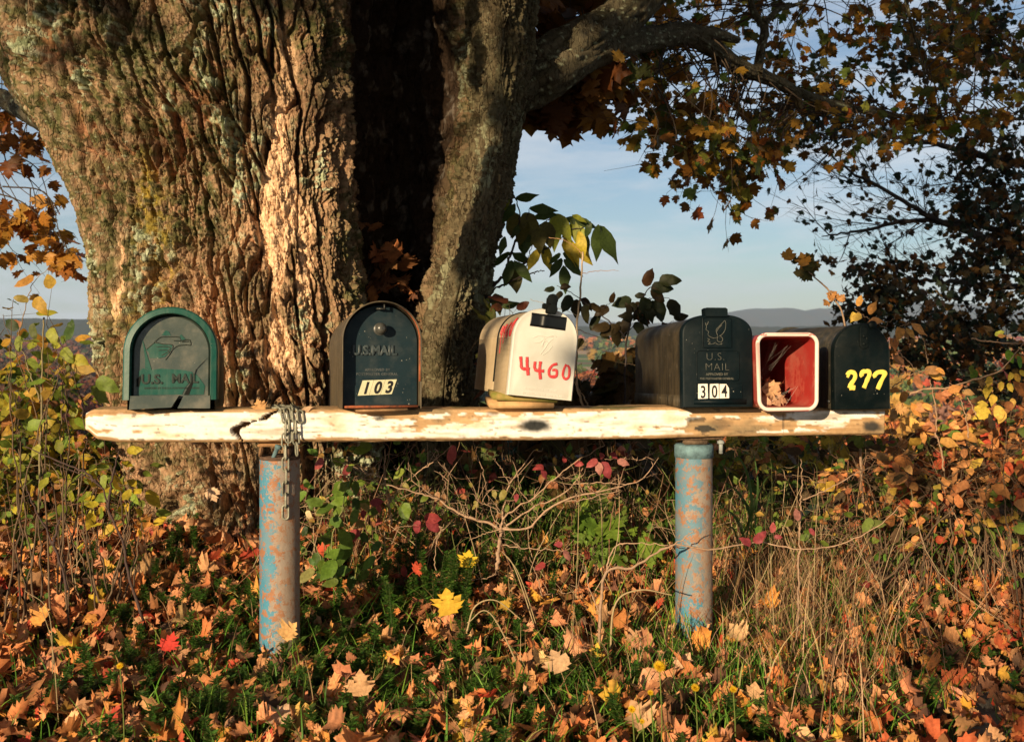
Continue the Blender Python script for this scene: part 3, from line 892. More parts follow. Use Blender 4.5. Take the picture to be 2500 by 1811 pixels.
# colours: flaking white paint over weathered wood
paint = .30 + 1.25 * beamn(3.5, 26, 5, 303) + .35 * beamn(30, 60, 3, 304)
edge_w = 1 - sstep(.02, .17, np.minimum(np.abs(zl / h - .5), np.abs(zl / h + .5)))
paint = paint - 1.15 * edge_w - .75 * (zl / h > .47)
rightw = sstep(1650, 1700, pxv) * (1 - sstep(1935, 1950, pxv)) + .7 * sstep(2080, 2110, pxv)
paint = paint - .42 * rightw + .25 * (pxv < 1600)
leftw = sstep(205, 330, pxv)
paint = paint - .35 * (1 - leftw)
pm = sstep(.12, .22, paint)
wood = mixc(np.zeros(Sx.shape + (3,)) + np.array([.55, .36, .19]), (.34, .20, .095), .5 + .9 * fbm(Sx * 5, Tp * 120, 4, 305))
wood = mixc(wood, (.22, .17, .10), sstep(.1, .5, beamn(9, 20, 3, 306)) * .8)
white = mixc(np.zeros(Sx.shape + (3,)) + np.array([.82, .80, .76]), (.66, .54, .40), sstep(-.1, .5, beamn(12, 50, 4, 308)))
white = mixc(white, (.42, .33, .24), sstep(.12, .45, beamn(5, 70, 5, 315)) * .7)
bc = wood * (1 - pm[..., None]) + white * pm[..., None]
bc = mixc(bc, (.12, .09, .06), sstep(.30, .42, beamn(26, 120, 4, 316)) * .7)
yl = yl - .0012 * pm * front_face
bc = mixc(bc, (.30, .19, .10), hair * .6)
bc = mixc(bc, (.10, .05, .025), crack)
top_moss = (zl / h > .46) * sstep(.0, .3, beamn(6, 12, 3, 311)) * .8
bc = mixc(bc, (.10, .10, .035), top_moss)
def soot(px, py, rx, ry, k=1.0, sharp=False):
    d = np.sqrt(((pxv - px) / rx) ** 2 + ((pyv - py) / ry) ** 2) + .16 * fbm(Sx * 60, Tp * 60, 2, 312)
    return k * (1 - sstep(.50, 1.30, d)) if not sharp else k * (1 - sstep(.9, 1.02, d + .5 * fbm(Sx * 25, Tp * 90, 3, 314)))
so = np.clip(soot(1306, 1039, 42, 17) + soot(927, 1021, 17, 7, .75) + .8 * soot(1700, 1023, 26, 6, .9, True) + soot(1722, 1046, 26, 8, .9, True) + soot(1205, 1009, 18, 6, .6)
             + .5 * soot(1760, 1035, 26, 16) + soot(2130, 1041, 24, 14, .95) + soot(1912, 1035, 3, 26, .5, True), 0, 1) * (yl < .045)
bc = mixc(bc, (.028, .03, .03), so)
bv = np.zeros((nB, mB, 3))
bv[..., 0] = Sx; bv[..., 1] = yl; bv[..., 2] = zl + zc - BL[2]
cs_, sn_ = math.cos(beam_yaw), math.sin(beam_yaw)
wv = np.stack([bv[..., 0], bv[..., 1], bv[..., 2]], -1).reshape(-1, 3)
n0 = len(wv)
wv = np.concatenate([wv, [bv[0].mean(0) - [.004, 0, 0]], [bv[-1].mean(0) + [.0, 0, 0]]])
ii = np.arange(nB - 1)[:, None] * mB; jj = np.arange(mB)[None, :]
q = np.stack([ii + jj, ii + (jj + 1) % mB, ii + mB + (jj + 1) % mB, ii + mB + jj], -1).reshape(-1, 4)
q = q[:, ::-1]
k0 = np.arange(mB); k1 = (k0 + 1) % mB
t = np.concatenate([np.stack([np.full(mB, n0), k0, k1], 1), np.stack([np.full(mB, n0 + 1), (nB - 1) * mB + k1, (nB - 1) * mB + k0], 1)])
M['beam'] = mat_attr('weathered_painted_wood', .8, .12, 90, .5, .0015, .2)
beam = mesh_from('wooden_beam', wv, [q, t], M['beam'], None, True, np.clip(np.concatenate([bc.reshape(-1, 3), [[.6, .5, .4]], [[.3, .2, .12]]]), .01, .95))
beam.location = (BL[0], BL[1], BL[2]); beam.rotation_euler = (0, 0, beam_yaw)
tag(beam, 'long split wooden beam with flaking white paint, carrying the row of mailboxes', 'beam')
def beam_top(px):
    """world z of the beam's upper face and world y of its front face below photo column px"""
    d = np.interp(px, [205, 2160], [2.42, 2.62])
    return CH - (np.interp(px, [205, 215, 700, 1250, 1600, 1900, 2160], [1003, 997, 1000, 998, 994, 995, 995]) - 800) / F * d, d

# ---------------------------------------------------------------- steel pipe posts
def mat_pipe(name, blue_side, seed):
    m, nt, b = new_mat(name)
    v = obj_coords(nt)
    off = N_(nt, 'ShaderNodeMapping'); off.inputs['Location'].default_value = (seed, seed * 2.1, seed * .7); nt.links.new(v, off.inputs['Vector'])
    vv = off.outputs['Vector']
    sep = N_(nt, 'ShaderNodeSeparateXYZ'); nt.links.new(v, sep.inputs[0])
    # bare worn metal and old blue paint; the paint has lasted on one side
    side = N_(nt, 'ShaderNodeMath', operation='MULTIPLY_ADD'); nt.links.new(sep.outputs['X'], side.inputs[0]); side.inputs[1].default_value = -blue_side; side.inputs[2].default_value = 0.0
    nb = noise(nt, vv, 30, 9, .78, .2)
    add = N_(nt, 'ShaderNodeMath', operation='ADD'); nt.links.new(nb, add.inputs[0]); nt.links.new(side.outputs[0], add.inputs[1])
    pale = mixn(nt, noise(nt, vv, 35, 6, .7), (.20, .15, .12), (.40, .34, .28))
    paint = mixn(nt, noise(nt, vv, 30, 4), (.025, .17, .28), (.09, .27, .36))
    c = mixn(nt, ramp(nt, add.outputs[0], [(.51, (0, 0, 0)), (.53, (1, 1, 1))]), pale, paint)
    rn = noise(nt, vv, 48, 9, .78, .2)
    rust = mixn(nt, noise(nt, vv, 90, 4), (.20, .075, .03), (.42, .20, .10))
    rf = ramp(nt, rn, [(.52, (0, 0, 0)), (.55, (1, 1, 1))])
    c = mixn(nt, rf, c, rust)
    c = mixn(nt, ramp(nt, noise(nt, vv, 7, 3, .5), [(.45, (0, 0, 0)), (.75, (.75, .75, .75))]), c, (.30, .20, .13))
    nt.links.new(c, b.inputs['Base Color'])
    b.inputs['Roughness'].default_value = .62; b.inputs['Specular IOR Level'].default_value = .4; b.inputs['Metallic'].default_value = .1
    bump(nt, b, rn, .8, .003)
    return m
M['pipe_a'] = mat_pipe('rusted_blue_steel', 3.6, 1.3)
M['pipe_b'] = mat_pipe('rusted_blue_steel_worn', 3.0, 4.9)
for nd in M['pipe_b'].node_tree.nodes:
    if nd.type == 'MATH' and nd.operation == 'MULTIPLY_ADD': nd.inputs[2].default_value = .035
M['rust'] = mat_attr('rusty_iron', .8, .45, 70, .9, .003, .3)
def pipe(name, px, pyt, y, dia, zb, mat, label):
    x, zt = XZ(px, pyt, y)
    n, m = 72, 90
    a = np.arange(n) / n * 2 * np.pi
    zs_ = np.linspace(zb, zt, m)
    A, Z = np.meshgrid(a, zs_)
    rad = dia / 2 * (1 + .004 * fbm(np.cos(A) * 3, Z * 7, 3, 320) + .006 * np.exp(-((Z - zt) / .01) ** 2) * perlin(A * 3, Z * 5, 4))
    v = np.stack([np.cos(A) * rad, np.sin(A) * rad, Z - zb], -1).reshape(-1, 3)
    # wall thickness and inner bore at the top
    inner = [np.stack([np.cos(a) * (dia / 2 - .002), np.sin(a) * (dia / 2 - .002), 0 * a + zt - zb + .001], 1),
             np.stack([np.cos(a) * (dia / 2 - .006), np.sin(a) * (dia / 2 - .006), 0 * a + zt - zb], 1),
             np.stack([np.cos(a) * (dia / 2 - .006), np.sin(a) * (dia / 2 - .006), 0 * a + zt - zb - .06], 1)]
    v = np.concatenate([v] + inner)
    rows = m + 3
    i_ = np.arange(rows - 1)[:, None] * n; j_ = np.arange(n)[None, :]
    q = np.stack([i_ + j_, i_ + (j_ + 1) % n, i_ + n + (j_ + 1) % n, i_ + n + j_], -1).reshape(-1, 4)
    root = empty(name, (x, y, zb), label, 'post')
    o = mesh_from('pipe', v, q, mat, root, True)
    return root, x, zt
postA, ax, azt = pipe('steel_post', 683, 1118, 2.50, .0965, -.05, M['pipe_a'], 'rusty steel pipe post with blue left edge, under the split end of the beam')
postB, bx, bzt = pipe('steel_post', 1694, 1086, 2.63, .0945, -.09, M['pipe_b'], 'steel pipe post with faded blue paint, below the mailbox numbered 304')

def box_mb(mb, lo, hi, c, rot=None, cen=None, bev=0.0):
    lo = np.array(lo, float); hi = np.array(hi, float)
    if bev > 0:
        bm = bmesh.new(); bmesh.ops.create_cube(bm, size=1)
        s = hi - lo
        bmesh.ops.scale(bm, vec=tuple(s), verts=bm.verts)
        bmesh.ops.bevel(bm, geom=bm.edges[:], offset=bev, segments=2, affect='EDGES')
        bmesh.ops.triangulate(bm, faces=bm.faces)
        v = np.array([w.co[:] for w in bm.verts]) + (lo + hi) / 2
        bm.verts.index_update()
        t = np.array([[w.index for w in f.verts] for f in bm.faces]); bm.free()
        if rot is not None:
            cc = (lo + hi) / 2 if cen is None else np.array(cen)
            v = (v - cc) @ np.array(rot.to_matrix()).T + cc
        mb.add(v, None, t, c); return
    x0, y0, z0 = lo; x1, y1, z1 = hi
    v = np.array([[x0, y0, z0], [x1, y0, z0], [x1, y1, z0], [x0, y1, z0], [x0, y0, z1], [x1, y0, z1], [x1, y1, z1], [x0, y1, z1]])
    if rot is not None:
        cc = (lo + hi) / 2 if cen is None else np.array(cen)
        v = (v - cc) @ np.array(rot.to_matrix()).T + cc
    mb.add(v, [[0, 3, 2, 1], [4, 5, 6, 7], [0, 1, 5, 4], [1, 2, 6, 5], [2, 3, 7, 6], [3, 0, 4, 7]], None, c)
# post A: cap, bracket welded on top, bolt
zbA = beam_top(683)[0] - .081
top = azt + .05
mb = MB()
mb.tube([(0, 0, top - .001), (0, 0, top + .006)], [.0485, .0485], 40, (.10, .06, .04)); mb.build('cap_plate', M['rust'], postA, False)
mb = MB()
th = .006; bz0 = top + .007; bz1 = zbA + .05 - .003
box_mb(mb, (-.048, -.030, bz1 - th), (.034, .030, bz1), (.30, .16, .07), bev=.0015)
box_mb(mb, (-.044, -.030, bz0), (-.037, .030, bz1 - th), (.22, .12, .06), rot=Euler((0, math.radians(9), 0)), bev=.0015)
box_mb(mb, (.024, -.030, bz0), (.031, .030, bz1 - th), (.10, .06, .04), bev=.0015)
mb.build('bracket', M['rust'], postA, False)
mb = MB(); mb.tube([(-.012, -.034, bz0 - .012), (.004, -.034, bz1 - .004)], [.0052, .0052], 12, (.10, .17, .19))
mb.tube([(.0035, -.034, bz1 - .010), (.0055, -.034, bz1 - .001)], [.009, .009], 6, (.10, .17, .19))
mb.build('bolt', M['rust'], postA, False)
# post B: collar, flange and hanging bolt
zbB = beam_top(1694)[0] - .074
mb = MB()
topb = bzt + .09
mb.tube([(0, 0, topb - .030), (0, 0, topb - .001), (0, 0, topb + .003)], [.0498, .0498, .046], 48, (.13, .22, .25)); mb.build('collar', M['rust'], postB, True)
mb = MB()
box_mb(mb, (-.055, -.035, zbB + .09 - .010), (.068, .03, zbB + .09 - .004), (.16, .10, .06), bev=.0015)
box_mb(mb, (-.03, -.03, topb + .004), (.03, .03, zbB + .09 - .011), (.12, .08, .05), bev=.0015)
mb.build('flange', M['rust'], postB, False)
mb = MB(); xb = (1755 - 1694) / F * 2.60
mb.tube([(xb, -.030, zbB + .09 - .045), (xb, -.030, zbB + .09 - .011)], [.0052, .0052], 12, (.30, .33, .32))
mb.tube([(xb, -.030, zbB + .09 - .020), (xb, -.030, zbB + .09 - .013)], [.0095, .0095], 6, (.30, .33, .32)); mb.build('bolt', M['rust'], postB, False)

# ---------------------------------------------------------------- chain over the beam
M['chain'] = mat_attr('old_galvanised_steel', .5, .35, 140, .6, .001, .5)
M['chain'].node_tree.nodes['Principled BSDF'].inputs['Metallic'].default_value = .25
ch = MB()
def link_mesh(mb, c, d, up, L, W, rr, colr):
    """one link centred at c, long axis d, plane spanned by d and up"""
    d = np.array(d, float); d /= np.linalg.norm(d); up = np.array(up, float); up -= d * (up @ d); up /= np.linalg.norm(up)
    a = np.linspace(0, 2 * np.pi, 29)[:-1]
    st = (L - W) / 2
    px_ = np.cos(a) * W / 2; py_ = np.sin(a) * W / 2 + np.sign(np.sin(a)) * st
    pts = np.array(c) + px_[:, None] * up + py_[:, None] * d
    pts = np.concatenate([pts, pts[:2]])
    mb.tube(pts, rr, 8, colr, cap=False)
def chain_path(mb, pts, L, W, rr, seed):
    q = np.random.default_rng(seed)
    p = spline(pts, 400); s = np.concatenate([[0], np.cumsum(np.linalg.norm(np.diff(p, axis=0), axis=1))])
    step = L - 2.2 * rr; n = int(s[-1] / step)
    for k in range(n):
        sc_ = (k + .5) * step
        c = np.array([np.interp(sc_, s, p[:, i]) for i in range(3)]); c2 = np.array([np.interp(sc_ + .003, s, p[:, i]) for i in range(3)])
        d = c2 - c
        up = (np.array([1, .35, .0]) if k % 2 == 0 else np.array([.45, -1, .0])) + q.normal(size=3) * .15
        g_ = q.uniform(.7, 1.15)
        link_mesh(mb, c, d, up, L, W, rr, (.27 * g_, .265 * g_, .20 * g_))
yf = 2.45
def cpt(px, py, dy=0): return P(px, py, np.interp(px, [205, 2160], [2.42, 2.62]) - .010 + dy)
chain_path(ch, [cpt(668, 993, .05), cpt(680, 998, .01), cpt(694, 1012), cpt(697, 1040), cpt(696, 1080, -.002), cpt(697, 1130, -.004), cpt(697, 1200, -.004), cpt(697, 1278, -.004)], .034, .0150, .0024, 1)
chain_path(ch, [cpt(684, 992, .045), cpt(694, 996, .0), cpt(703, 1012, -.004), cpt(705, 1050, -.002), cpt(704, 1098, -.004)], .032, .0145, .0023, 2)
chain_path(ch, [cpt(709, 994, .045), cpt(713, 998, .0), cpt(720, 1012, -.004), cpt(722, 1050, -.004), cpt(725, 1112, -.002)], .032, .0145, .0023, 3)
chain_path(ch, [cpt(722, 995, .045), cpt(724, 998, .01), cpt(733, 1014, 0), cpt(734, 1044, .0)], .030, .0145, .0026, 4)
chain_path(ch, [cpt(668, 993, .05), cpt(690, 992, .055), cpt(712, 993, .05), cpt(724, 994, .045)], .030, .0145, .0026, 5)
cho = ch.build('chain', M['chain'], None, True, loc=cpt(700, 1000))
tag(cho, 'grey steel chain looped over the beam, hanging in front of the left post', 'chain')
# ---------------------------------------------------------------- mailboxes
def arch(w, h, ah, n=40, e=2.0, x0=0.0, z0=0.0):
    t = np.linspace(np.pi, 0, n)
    cx = np.sign(np.cos(t)) * np.abs(np.cos(t)) ** (2 / e) * w / 2
    cz = np.abs(np.sin(t)) ** (2 / e) * ah + (h - ah)
    side = np.linspace(0, h - ah, 6)[:-1]
    l = np.stack([-w / 2 + 0 * side, side], 1)
    r_ = np.stack([w / 2 + 0 * side, side[::-1]], 1)
    p = np.concatenate([l, np.stack([cx, cz], 1), r_])
    return p + np.array([x0, z0])
def rr_outline(w, h, rad, n=8, x0=0.0, z0=0.0):
    pts = []
    for (sx_, sz_, a0) in ((1, 1, 0), (-1, 1, 90), (-1, -1, 180), (1, -1, 270)):
        for a in np.linspace(a0, a0 + 90, n):
            pts.append((sx_ * (w / 2 - rad) + rad * math.cos(math.radians(a)), sz_ * (h / 2 - rad) + rad * math.sin(math.radians(a))))
    return np.array(pts) + np.array([x0, z0])
def loft(mb, rings, c, cap0=False, cap1=False):
    """rings: list of (outline (n,2), y)"""
    n = len(rings[0][0])
    v = np.concatenate([np.stack([o[:, 0], np.full(n, 1.0) * y, o[:, 1]], 1) for o, y in rings])
    m = len(rings)
    i_ = np.arange(m - 1)[:, None] * n; j_ = np.arange(n)[None, :]
    q = np.stack([i_ + j_, i_ + (j_ + 1) % n, i_ + n + (j_ + 1) % n, i_ + n + j_], -1).reshape(-1, 4)
    t = []
    ex = []
    if cap0:
        ex.append(v[:n].mean(0)); k = len(v) + len(ex) - 1
        t += [(k, (j + 1) % n, j) for j in range(n)]
    if cap1:
        ex.append(v[-n:].mean(0)); k = len(v) + len(ex) - 1
        t += [(k, (m - 1) * n + j, (m - 1) * n + (j + 1) % n) for j in range(n)]
    if ex: v = np.concatenate([v, ex])
    mb.add(v, q, np.array(t) if t else None, c)
def fin(o, ang=35):
    try: o.data.set_sharp_from_angle(angle=math.radians(ang))
    except Exception: pass
    return o
def recalc(o):
    bm = bmesh.new(); bm.from_mesh(o.data); bmesh.ops.recalc_face_normals(bm, faces=bm.faces); bm.to_mesh(o.data); bm.free()
    return fin(o)
def mat_box(name, base, alt, dust, dustamt=.35, rough=.45, specks=.6, streak=True, spec=.5, bstr=.25, wear=None):
    m, nt, b = new_mat(name)
    v = obj_coords(nt)
    c = mixn(nt, ramp(nt, noise(nt, v, 9, 6, .6), [(.35, (0, 0, 0)), (.7, (1, 1, 1))]), base, alt)
    vs = obj_coords(nt, (60, 60, 4) if streak else (14, 14, 14))
    c = mixn(nt, ramp(nt, noise(nt, vs, 1.6, 5, .6), [(.48, (0, 0, 0)), (.8, (dustamt,) * 3)]), c, dust)
    c = mixn(nt, ramp(nt, noise(nt, v, 26, 7, .7), [(.5, (0, 0, 0)), (.85, (dustamt,) * 3)]), c, dust)
    vo = nt.nodes.new('ShaderNodeTexVoronoi'); vo.inputs['Scale'].default_value = 120; nt.links.new(v, vo.inputs['Vector'])
    vn = noise(nt, v, 40, 2)
    mul = N_(nt, 'ShaderNodeMath', operation='MULTIPLY_ADD'); nt.links.new(vn, mul.inputs[0]); mul.inputs[1].default_value = .8; nt.links.new(vo.outputs['Distance'], mul.inputs[2])
    c = mixn(nt, ramp(nt, mul.outputs[0], [(.36, (specks,) * 3), (.42, (0, 0, 0))]), c, (.45, .42, .36))
    if wear is not None:
        c = mixn(nt, ramp(nt, noise(nt, v, 33, 9, .75), [(.58, (0, 0, 0)), (.62, (1, 1, 1))]), c, wear)
    nt.links.new(c, b.inputs['Base Color'])
    nt.links.new(ramp(nt, noise(nt, v, 14, 5, .6), [(.3, (rough - .12,) * 3), (.7, (min(1, rough + .2),) * 3)]), b.inputs['Roughness'])
    b.inputs['Specular IOR Level'].default_value = spec
    bump(nt, b, noise(nt, v, 60, 5, .6), bstr, .0012)
    return m
def flat_mat(name, c, rough=.6, c2=None, sc=60, spec=.3, lo=.4, hi=.65):
    m, nt, b = new_mat(name)
    v = obj_coords(nt)
    cc = mixn(nt, ramp(nt, noise(nt, v, sc, 6, .65), [(lo, (0, 0, 0)), (hi, (1, 1, 1))]), c, c2 if c2 else tuple(x * .72 for x in c))
    nt.links.new(cc, b.inputs['Base Color']); b.inputs['Roughness'].default_value = rough; b.inputs['Specular IOR Level'].default_value = spec
    bump(nt, b, noise(nt, v, sc * 3, 4), .2, .0006)
    return m
def text(name, s, size, x, z, y, mat, parent, ext=.0010, off=0.0, align='CENTER', shear=0.0, sx_=1.0, roty=0.0, spacing=1.0):
    cu = bpy.data.curves.new(name, 'FONT'); cu.body = s; cu.size = size; cu.extrude = ext; cu.offset = off
    cu.align_x = align; cu.align_y = 'BOTTOM_BASELINE'; cu.shear = shear; cu.bevel_depth = ext * .35; cu.bevel_resolution = 1; cu.space_character = spacing
    t = bpy.data.objects.new(name, cu); COL.objects.link(t)
    dg = bpy.context.evaluated_depsgraph_get()
    me = bpy.data.meshes.new_from_object(t.evaluated_get(dg))
    bpy.data.objects.remove(t)
    me.materials.clear(); me.materials.append(mat)
    o = bpy.data.objects.new(name, me); link(o, parent)
    o.rotation_euler = (math.radians(90), roty, 0); o.location = (x, y, z); o.scale = (sx_, 1, 1)
    return o
def stroke(mb, pts, rad, flat=.12, c=(.5, .5, .5), wob=.12, seed=0, n=40, sides=10):
    """a brush stroke lying on the door face: pts are (x, z), y is out of the face"""
    p2 = spline(np.array([[a, 0, b] for a, b in pts]), n)
    q = np.random.default_rng(seed)
    rr_ = rad * (1 + wob * fbm(np.linspace(0, 6, n), np.zeros(n) + seed, 3, seed))
    tmp = MB(); tmp.tube(p2, rr_, sides)
    v = tmp.v[0]; v[:, 1] *= flat
    mb.add(v, tmp.q[0], tmp.t[0], c)
def rope(mb, pts, rad, c=(.5, .5, .5), n=24, sides=6, y=0.0):
    p = spline(np.array([[a, y, b] for a, b in pts]), n)
    mb.tube(p, rad, sides, c)

def place(name, px, y, z, yaw, pitch, roll, label, cat='mailbox', group=None):
    e = empty(name, ((px - 1250) / F * y, y, z), label, cat, group)
    e.rotation_euler = (math.radians(-pitch), math.radians(roll), math.radians(yaw))
    return e
G_ = 'mailboxes standing in a row on the beam'
M['black_paint'] = flat_mat('black_lettering', (.012, .012, .014), .6)
M['white_tag'] = flat_mat('white_number_tag', (.85, .82, .76), .5, (.72, .68, .6))

# ===== 1. green plastic box with the cracked door
D = 2.40; s = D / F / .975
zt = beam_top(415)[0] + .001
gb = place('mailbox', 415, D, zt, 13, 3.0, 0.5, 'green plastic mailbox with a cracked faded door and an eagle head emblem', group=G_)
def gl(px, py): return ((px - 415) * s, (993 - py) * s)
M['green_plastic'] = mat_box('green_plastic', (.002, .060, .043), (.003, .078, .058), (.22, .24, .20), .22, .38, .35, True, .5)
M['green_grey'] = mat_box('faded_green_plastic', (.040, .058, .050), (.065, .080, .072), (.30, .26, .20), .35, .34, .8, False, .6)
M['green_body'] = mat_box('dirty_green_plastic', (.012, .030, .022), (.03, .04, .025), (.20, .14, .08), .5, .6, .4)
W = 216 * s; H = 246 * s
mb = MB()
Wb = W * .93; Hb = H * .95
oo = lambda w, h, a, z0=0.0: arch(w, h, a, 44, 2.0, 0, z0)
loft(mb, [(oo(Wb, Hb, Wb / 2), .03), (oo(Wb, Hb, Wb / 2), .465), (oo(Wb - .02, Hb - .01, Wb / 2 - .01), .47)], (.5, .5, .5), False, True)
recalc(mb.build('body', M['green_body'], gb))
mb = MB()
for k in range(44):        # moulded ribs down both sides
    z = .012 + k * .0029
    if z > Hb - Wb / 2: break
    for sd in (-1, 1):
        box_mb(mb, (sd * Wb / 2 - .0012, .055, z), (sd * Wb / 2 + .0012, .44, z + .0014), (.5, .5, .5))
mb.build('rib_panel', M['green_body'], gb, False)
# hood: broad frame with a deep recess
mb = MB(); fr = 17 * s; zf = (993 - 969) * s; Hh = H - zf
o1 = oo(W, Hh, W / 2, zf); o2 = oo(W - .006, Hh - .003, W / 2 - .003, zf); o3 = oo(W - 2 * fr + .004, Hh - fr + .002, W / 2 - fr + .002, zf); o4 = oo(W - 2 * fr, Hh - fr, W / 2 - fr, zf)
loft(mb, [(o1, .07), (o1, .004), (o2, 0), (o3, -.002), (o4, .002), (o4 * np.array([.985, 1]), .034)], (.5, .5, .5))
recalc(mb.build('hood', M['green_plastic'], gb))
door = MB()
dz = 27 * s
loft(door, [(oo(W - 2 * fr - .004, Hh - fr - .002, W / 2 - fr - .002, zf), .036), (oo(W - 2 * fr - .004, Hh - fr - .002, W / 2 - fr - .002, zf), .026), (oo(W - 2 * fr - .012, Hh - fr - .008, W / 2 - fr - .006, zf + .002), .022)], (.5, .5, .5), False, True)
gdoor = recalc(door.build('door', M['green_grey'], gb))
yd = .0215
# patches where the original green skin is still on the door
def slab(name, poly, y, th, mat, parent):
    pl = np.array(poly); n = len(pl)
    bm = bmesh.new()
    vs = [bm.verts.new((a, y, b)) for a, b in pl]
    f_ = bm.faces.new(vs)
    e = bmesh.ops.extrude_face_region(bm, geom=[f_])
    bmesh.ops.translate(bm, vec=(0, -th, 0), verts=[w for w in e['geom'] if isinstance(w, bmesh.types.BMVert)])
    bmesh.ops.recalc_face_normals(bm, faces=bm.faces); bmesh.ops.triangulate(bm, faces=bm.faces)
    me = bpy.data.meshes.new(name); bm.to_mesh(me); bm.free(); me.materials.append(mat)
    return link(bpy.data.objects.new(name, me), parent)
def gz(x, y): return gl(290 + x / 5.868, 730 + y / 5.868)      # from an enlargement of the photograph
slab('green_patch', [gz(*p) for p in [(275, 1335), (290, 1010), (350, 960), (450, 985), (600, 965), (900, 985), (1010, 1010), (1035, 1050), (1000, 1140), (925, 1225), (880, 1330)]], yd, .0008, M['green_plastic'], gdoor)
slab('green_patch', [gz(*p) for p in [(1060, 1040), (1110, 1090), (1190, 1210), (1175, 1330), (975, 1335), (1030, 1180)]], yd, .0008, M['green_plastic'], gdoor)
slab('green_patch', [gz(*p) for p in [(335, 555), (355, 600), (400, 760), (470, 990), (380, 960), (380, 830), (360, 700)]], yd, .0008, M['green_plastic'], gdoor)
slab('green_patch', [gz(*p) for p in [(390, 700), (500, 610), (740, 625), (745, 660), (700, 740), (640, 800), (560, 820), (440, 815), (430, 740)]], yd, .0008, M['green_plastic'], gdoor)
slab('green_patch', [gz(*p) for p in [(590, 495), (650, 425), (690, 440), (720, 500)]], yd, .0008, M['green_plastic'], gdoor)
slab('green_patch', [gz(*p) for p in [(860, 480), (920, 550), (860, 560), (840, 500)]], yd, .0008, M['green_plastic'], gdoor)
M['dark_line'] = flat_mat('moulded_relief', (.028, .040, .034), .45)
M['crack_dark'] = flat_mat('inside_of_crack', (.008, .010, .009), .9)
em = MB()
for pts in ([(500, 590), (580, 525), (700, 518), (830, 520), (855, 575)], [(500, 590), (620, 622), (720, 625), (745, 650), (720, 740), (650, 840)],
            [(855, 575), (960, 555), (985, 590), (985, 632), (940, 628)], [(940, 628), (830, 640), (760, 680), (700, 760)], [(855, 565), (880, 585), (960, 580)],
            [(530, 660), (640, 655), (715, 670), (690, 710)], [(560, 710), (650, 705), (690, 715), (700, 740)], [(600, 780), (650, 750), (690, 730)], [(760, 570), (850, 575)], [(400, 690), (500, 600)]):
    rope(em, [gz(*p) for p in pts], .0012, n=22, y=yd - .0006)
em.build('eagle_emblem', M['dark_line'], gdoor)
tx = gz(330, 1175)
text('lettering', 'U.S.', .031, tx[0], tx[1], yd - .0008, M['dark_line'], gdoor, .0016, .0005, 'LEFT', spacing=1.05, sx_=.95)
tx = gz(735, 1165)
text('lettering', 'MAIL', .030, tx[0], tx[1], yd - .0008, M['dark_line'], gdoor, .0016, .0004, 'LEFT', spacing=1.02, sx_=.92)
tx = gz(745, 1250)
text('lettering', 'APPROVED BY THE U.S. POSTMASTER GENERAL', .0058, tx[0], tx[1], yd - .0008, M['dark_line'], gdoor, .0005, 0, 'CENTER', sx_=1.02)
slab('door_crack', [gz(*p) for p in [(1245, 785), (1110, 925), (1060, 985), (1050, 1030), (1020, 1130), (960, 1225), (905, 1335), (975, 1335), (1010, 1225), (1050, 1090), (1065, 1010), (1080, 970), (1170, 870)]], yd - .001, .0006, M['crack_dark'], gdoor)
slab('door_chip', [gz(*p) for p in [(270, 1110), (320, 1060), (325, 1110), (305, 1225), (270, 1215)]], yd - .001, .0006, M['crack_dark'], gdoor)
# the projecting bottom ledge of the door, split too
led = MB()
a0 = gz(195, 1540); a1 = gz(760, 1510); b1 = gz(1270, 1530)
def ledge(mb, x0, x1, zl0, zl1, zt_, slope):
    v = np.array([[x0, -.004, zl0], [x1[0], -.004, zl1], [x1[1], -.002, zt_], [x0 + .002, -.002, zt_], [x0, .030, zl0], [x1[0], .030, zl1], [x1[1], .030, zt_], [x0 + .002, .030, zt_]])
    mb.add(v, [[0, 3, 2, 1], [4, 5, 6, 7], [0, 1, 5, 4], [1, 2, 6, 5], [2, 3, 7, 6], [3, 0, 4, 7]])
zt_ = gz(0, 1345)[1]
ledge(led, a0[0], (gz(750, 0)[0], gz(850, 0)[0]), .002, .006, zt_, 0)
recalc(led.build('door_ledge', M['green_grey'], gdoor, False))
led = MB()
ledge(led, gz(835, 0)[0], (b1[0], b1[0]), .004, .003, zt_, 0)
led.v[0][3, 0] = gz(915, 0)[0]; led.v[0][7, 0] = gz(915, 0)[0]; led.v[0][2, 0] = b1[0]; led.v[0][6, 0] = b1[0]
recalc(led.build('door_ledge', M['green_grey'], gdoor, False))

# ===== 2. black metal box 103
D = 2.44; s = D / F / .97
zt = beam_top(933)[0]
m2 = place('mailbox', 933, D, zt + .006, 14, 3.4, .6, 'black metal mailbox with a round knob and 103 on a slanted cream plate', group=G_)
def ml(px, py): return ((px - 933) * s, (1000 - py) * s)
def mz(x, y): return ml(790 + x / 5.666, 730 + y / 5.666)
M['black_enamel'] = mat_box('black_enamel', (.007, .019, .026), (.013, .028, .036), (.30, .28, .24), .08, .42, .75, False, .22, .18)
M['enamel_body'] = mat_box('dusty_black_enamel', (.050, .040, .026), (.085, .065, .038), (.22, .17, .10), .6, .55, .4, True, .4)
M['rust_strip'] = flat_mat('rusted_steel', (.33, .09, .035), .85, (.12, .05, .03), 90)
W = 187 * s; H = 255 * s
q2 = lambda w, h, a, z0=0.0: arch(w, h, a, 44, 2.0, 0, z0)
mb = MB()
loft(mb, [(q2(W - .003, H - .0015, W / 2 - .0015), .001), (q2(W, H, W / 2), 0.0), (q2(W, H, W / 2), .46), (q2(W - .012, H - .006, W / 2 - .006), .468)], (.5, .5, .5), False, True)
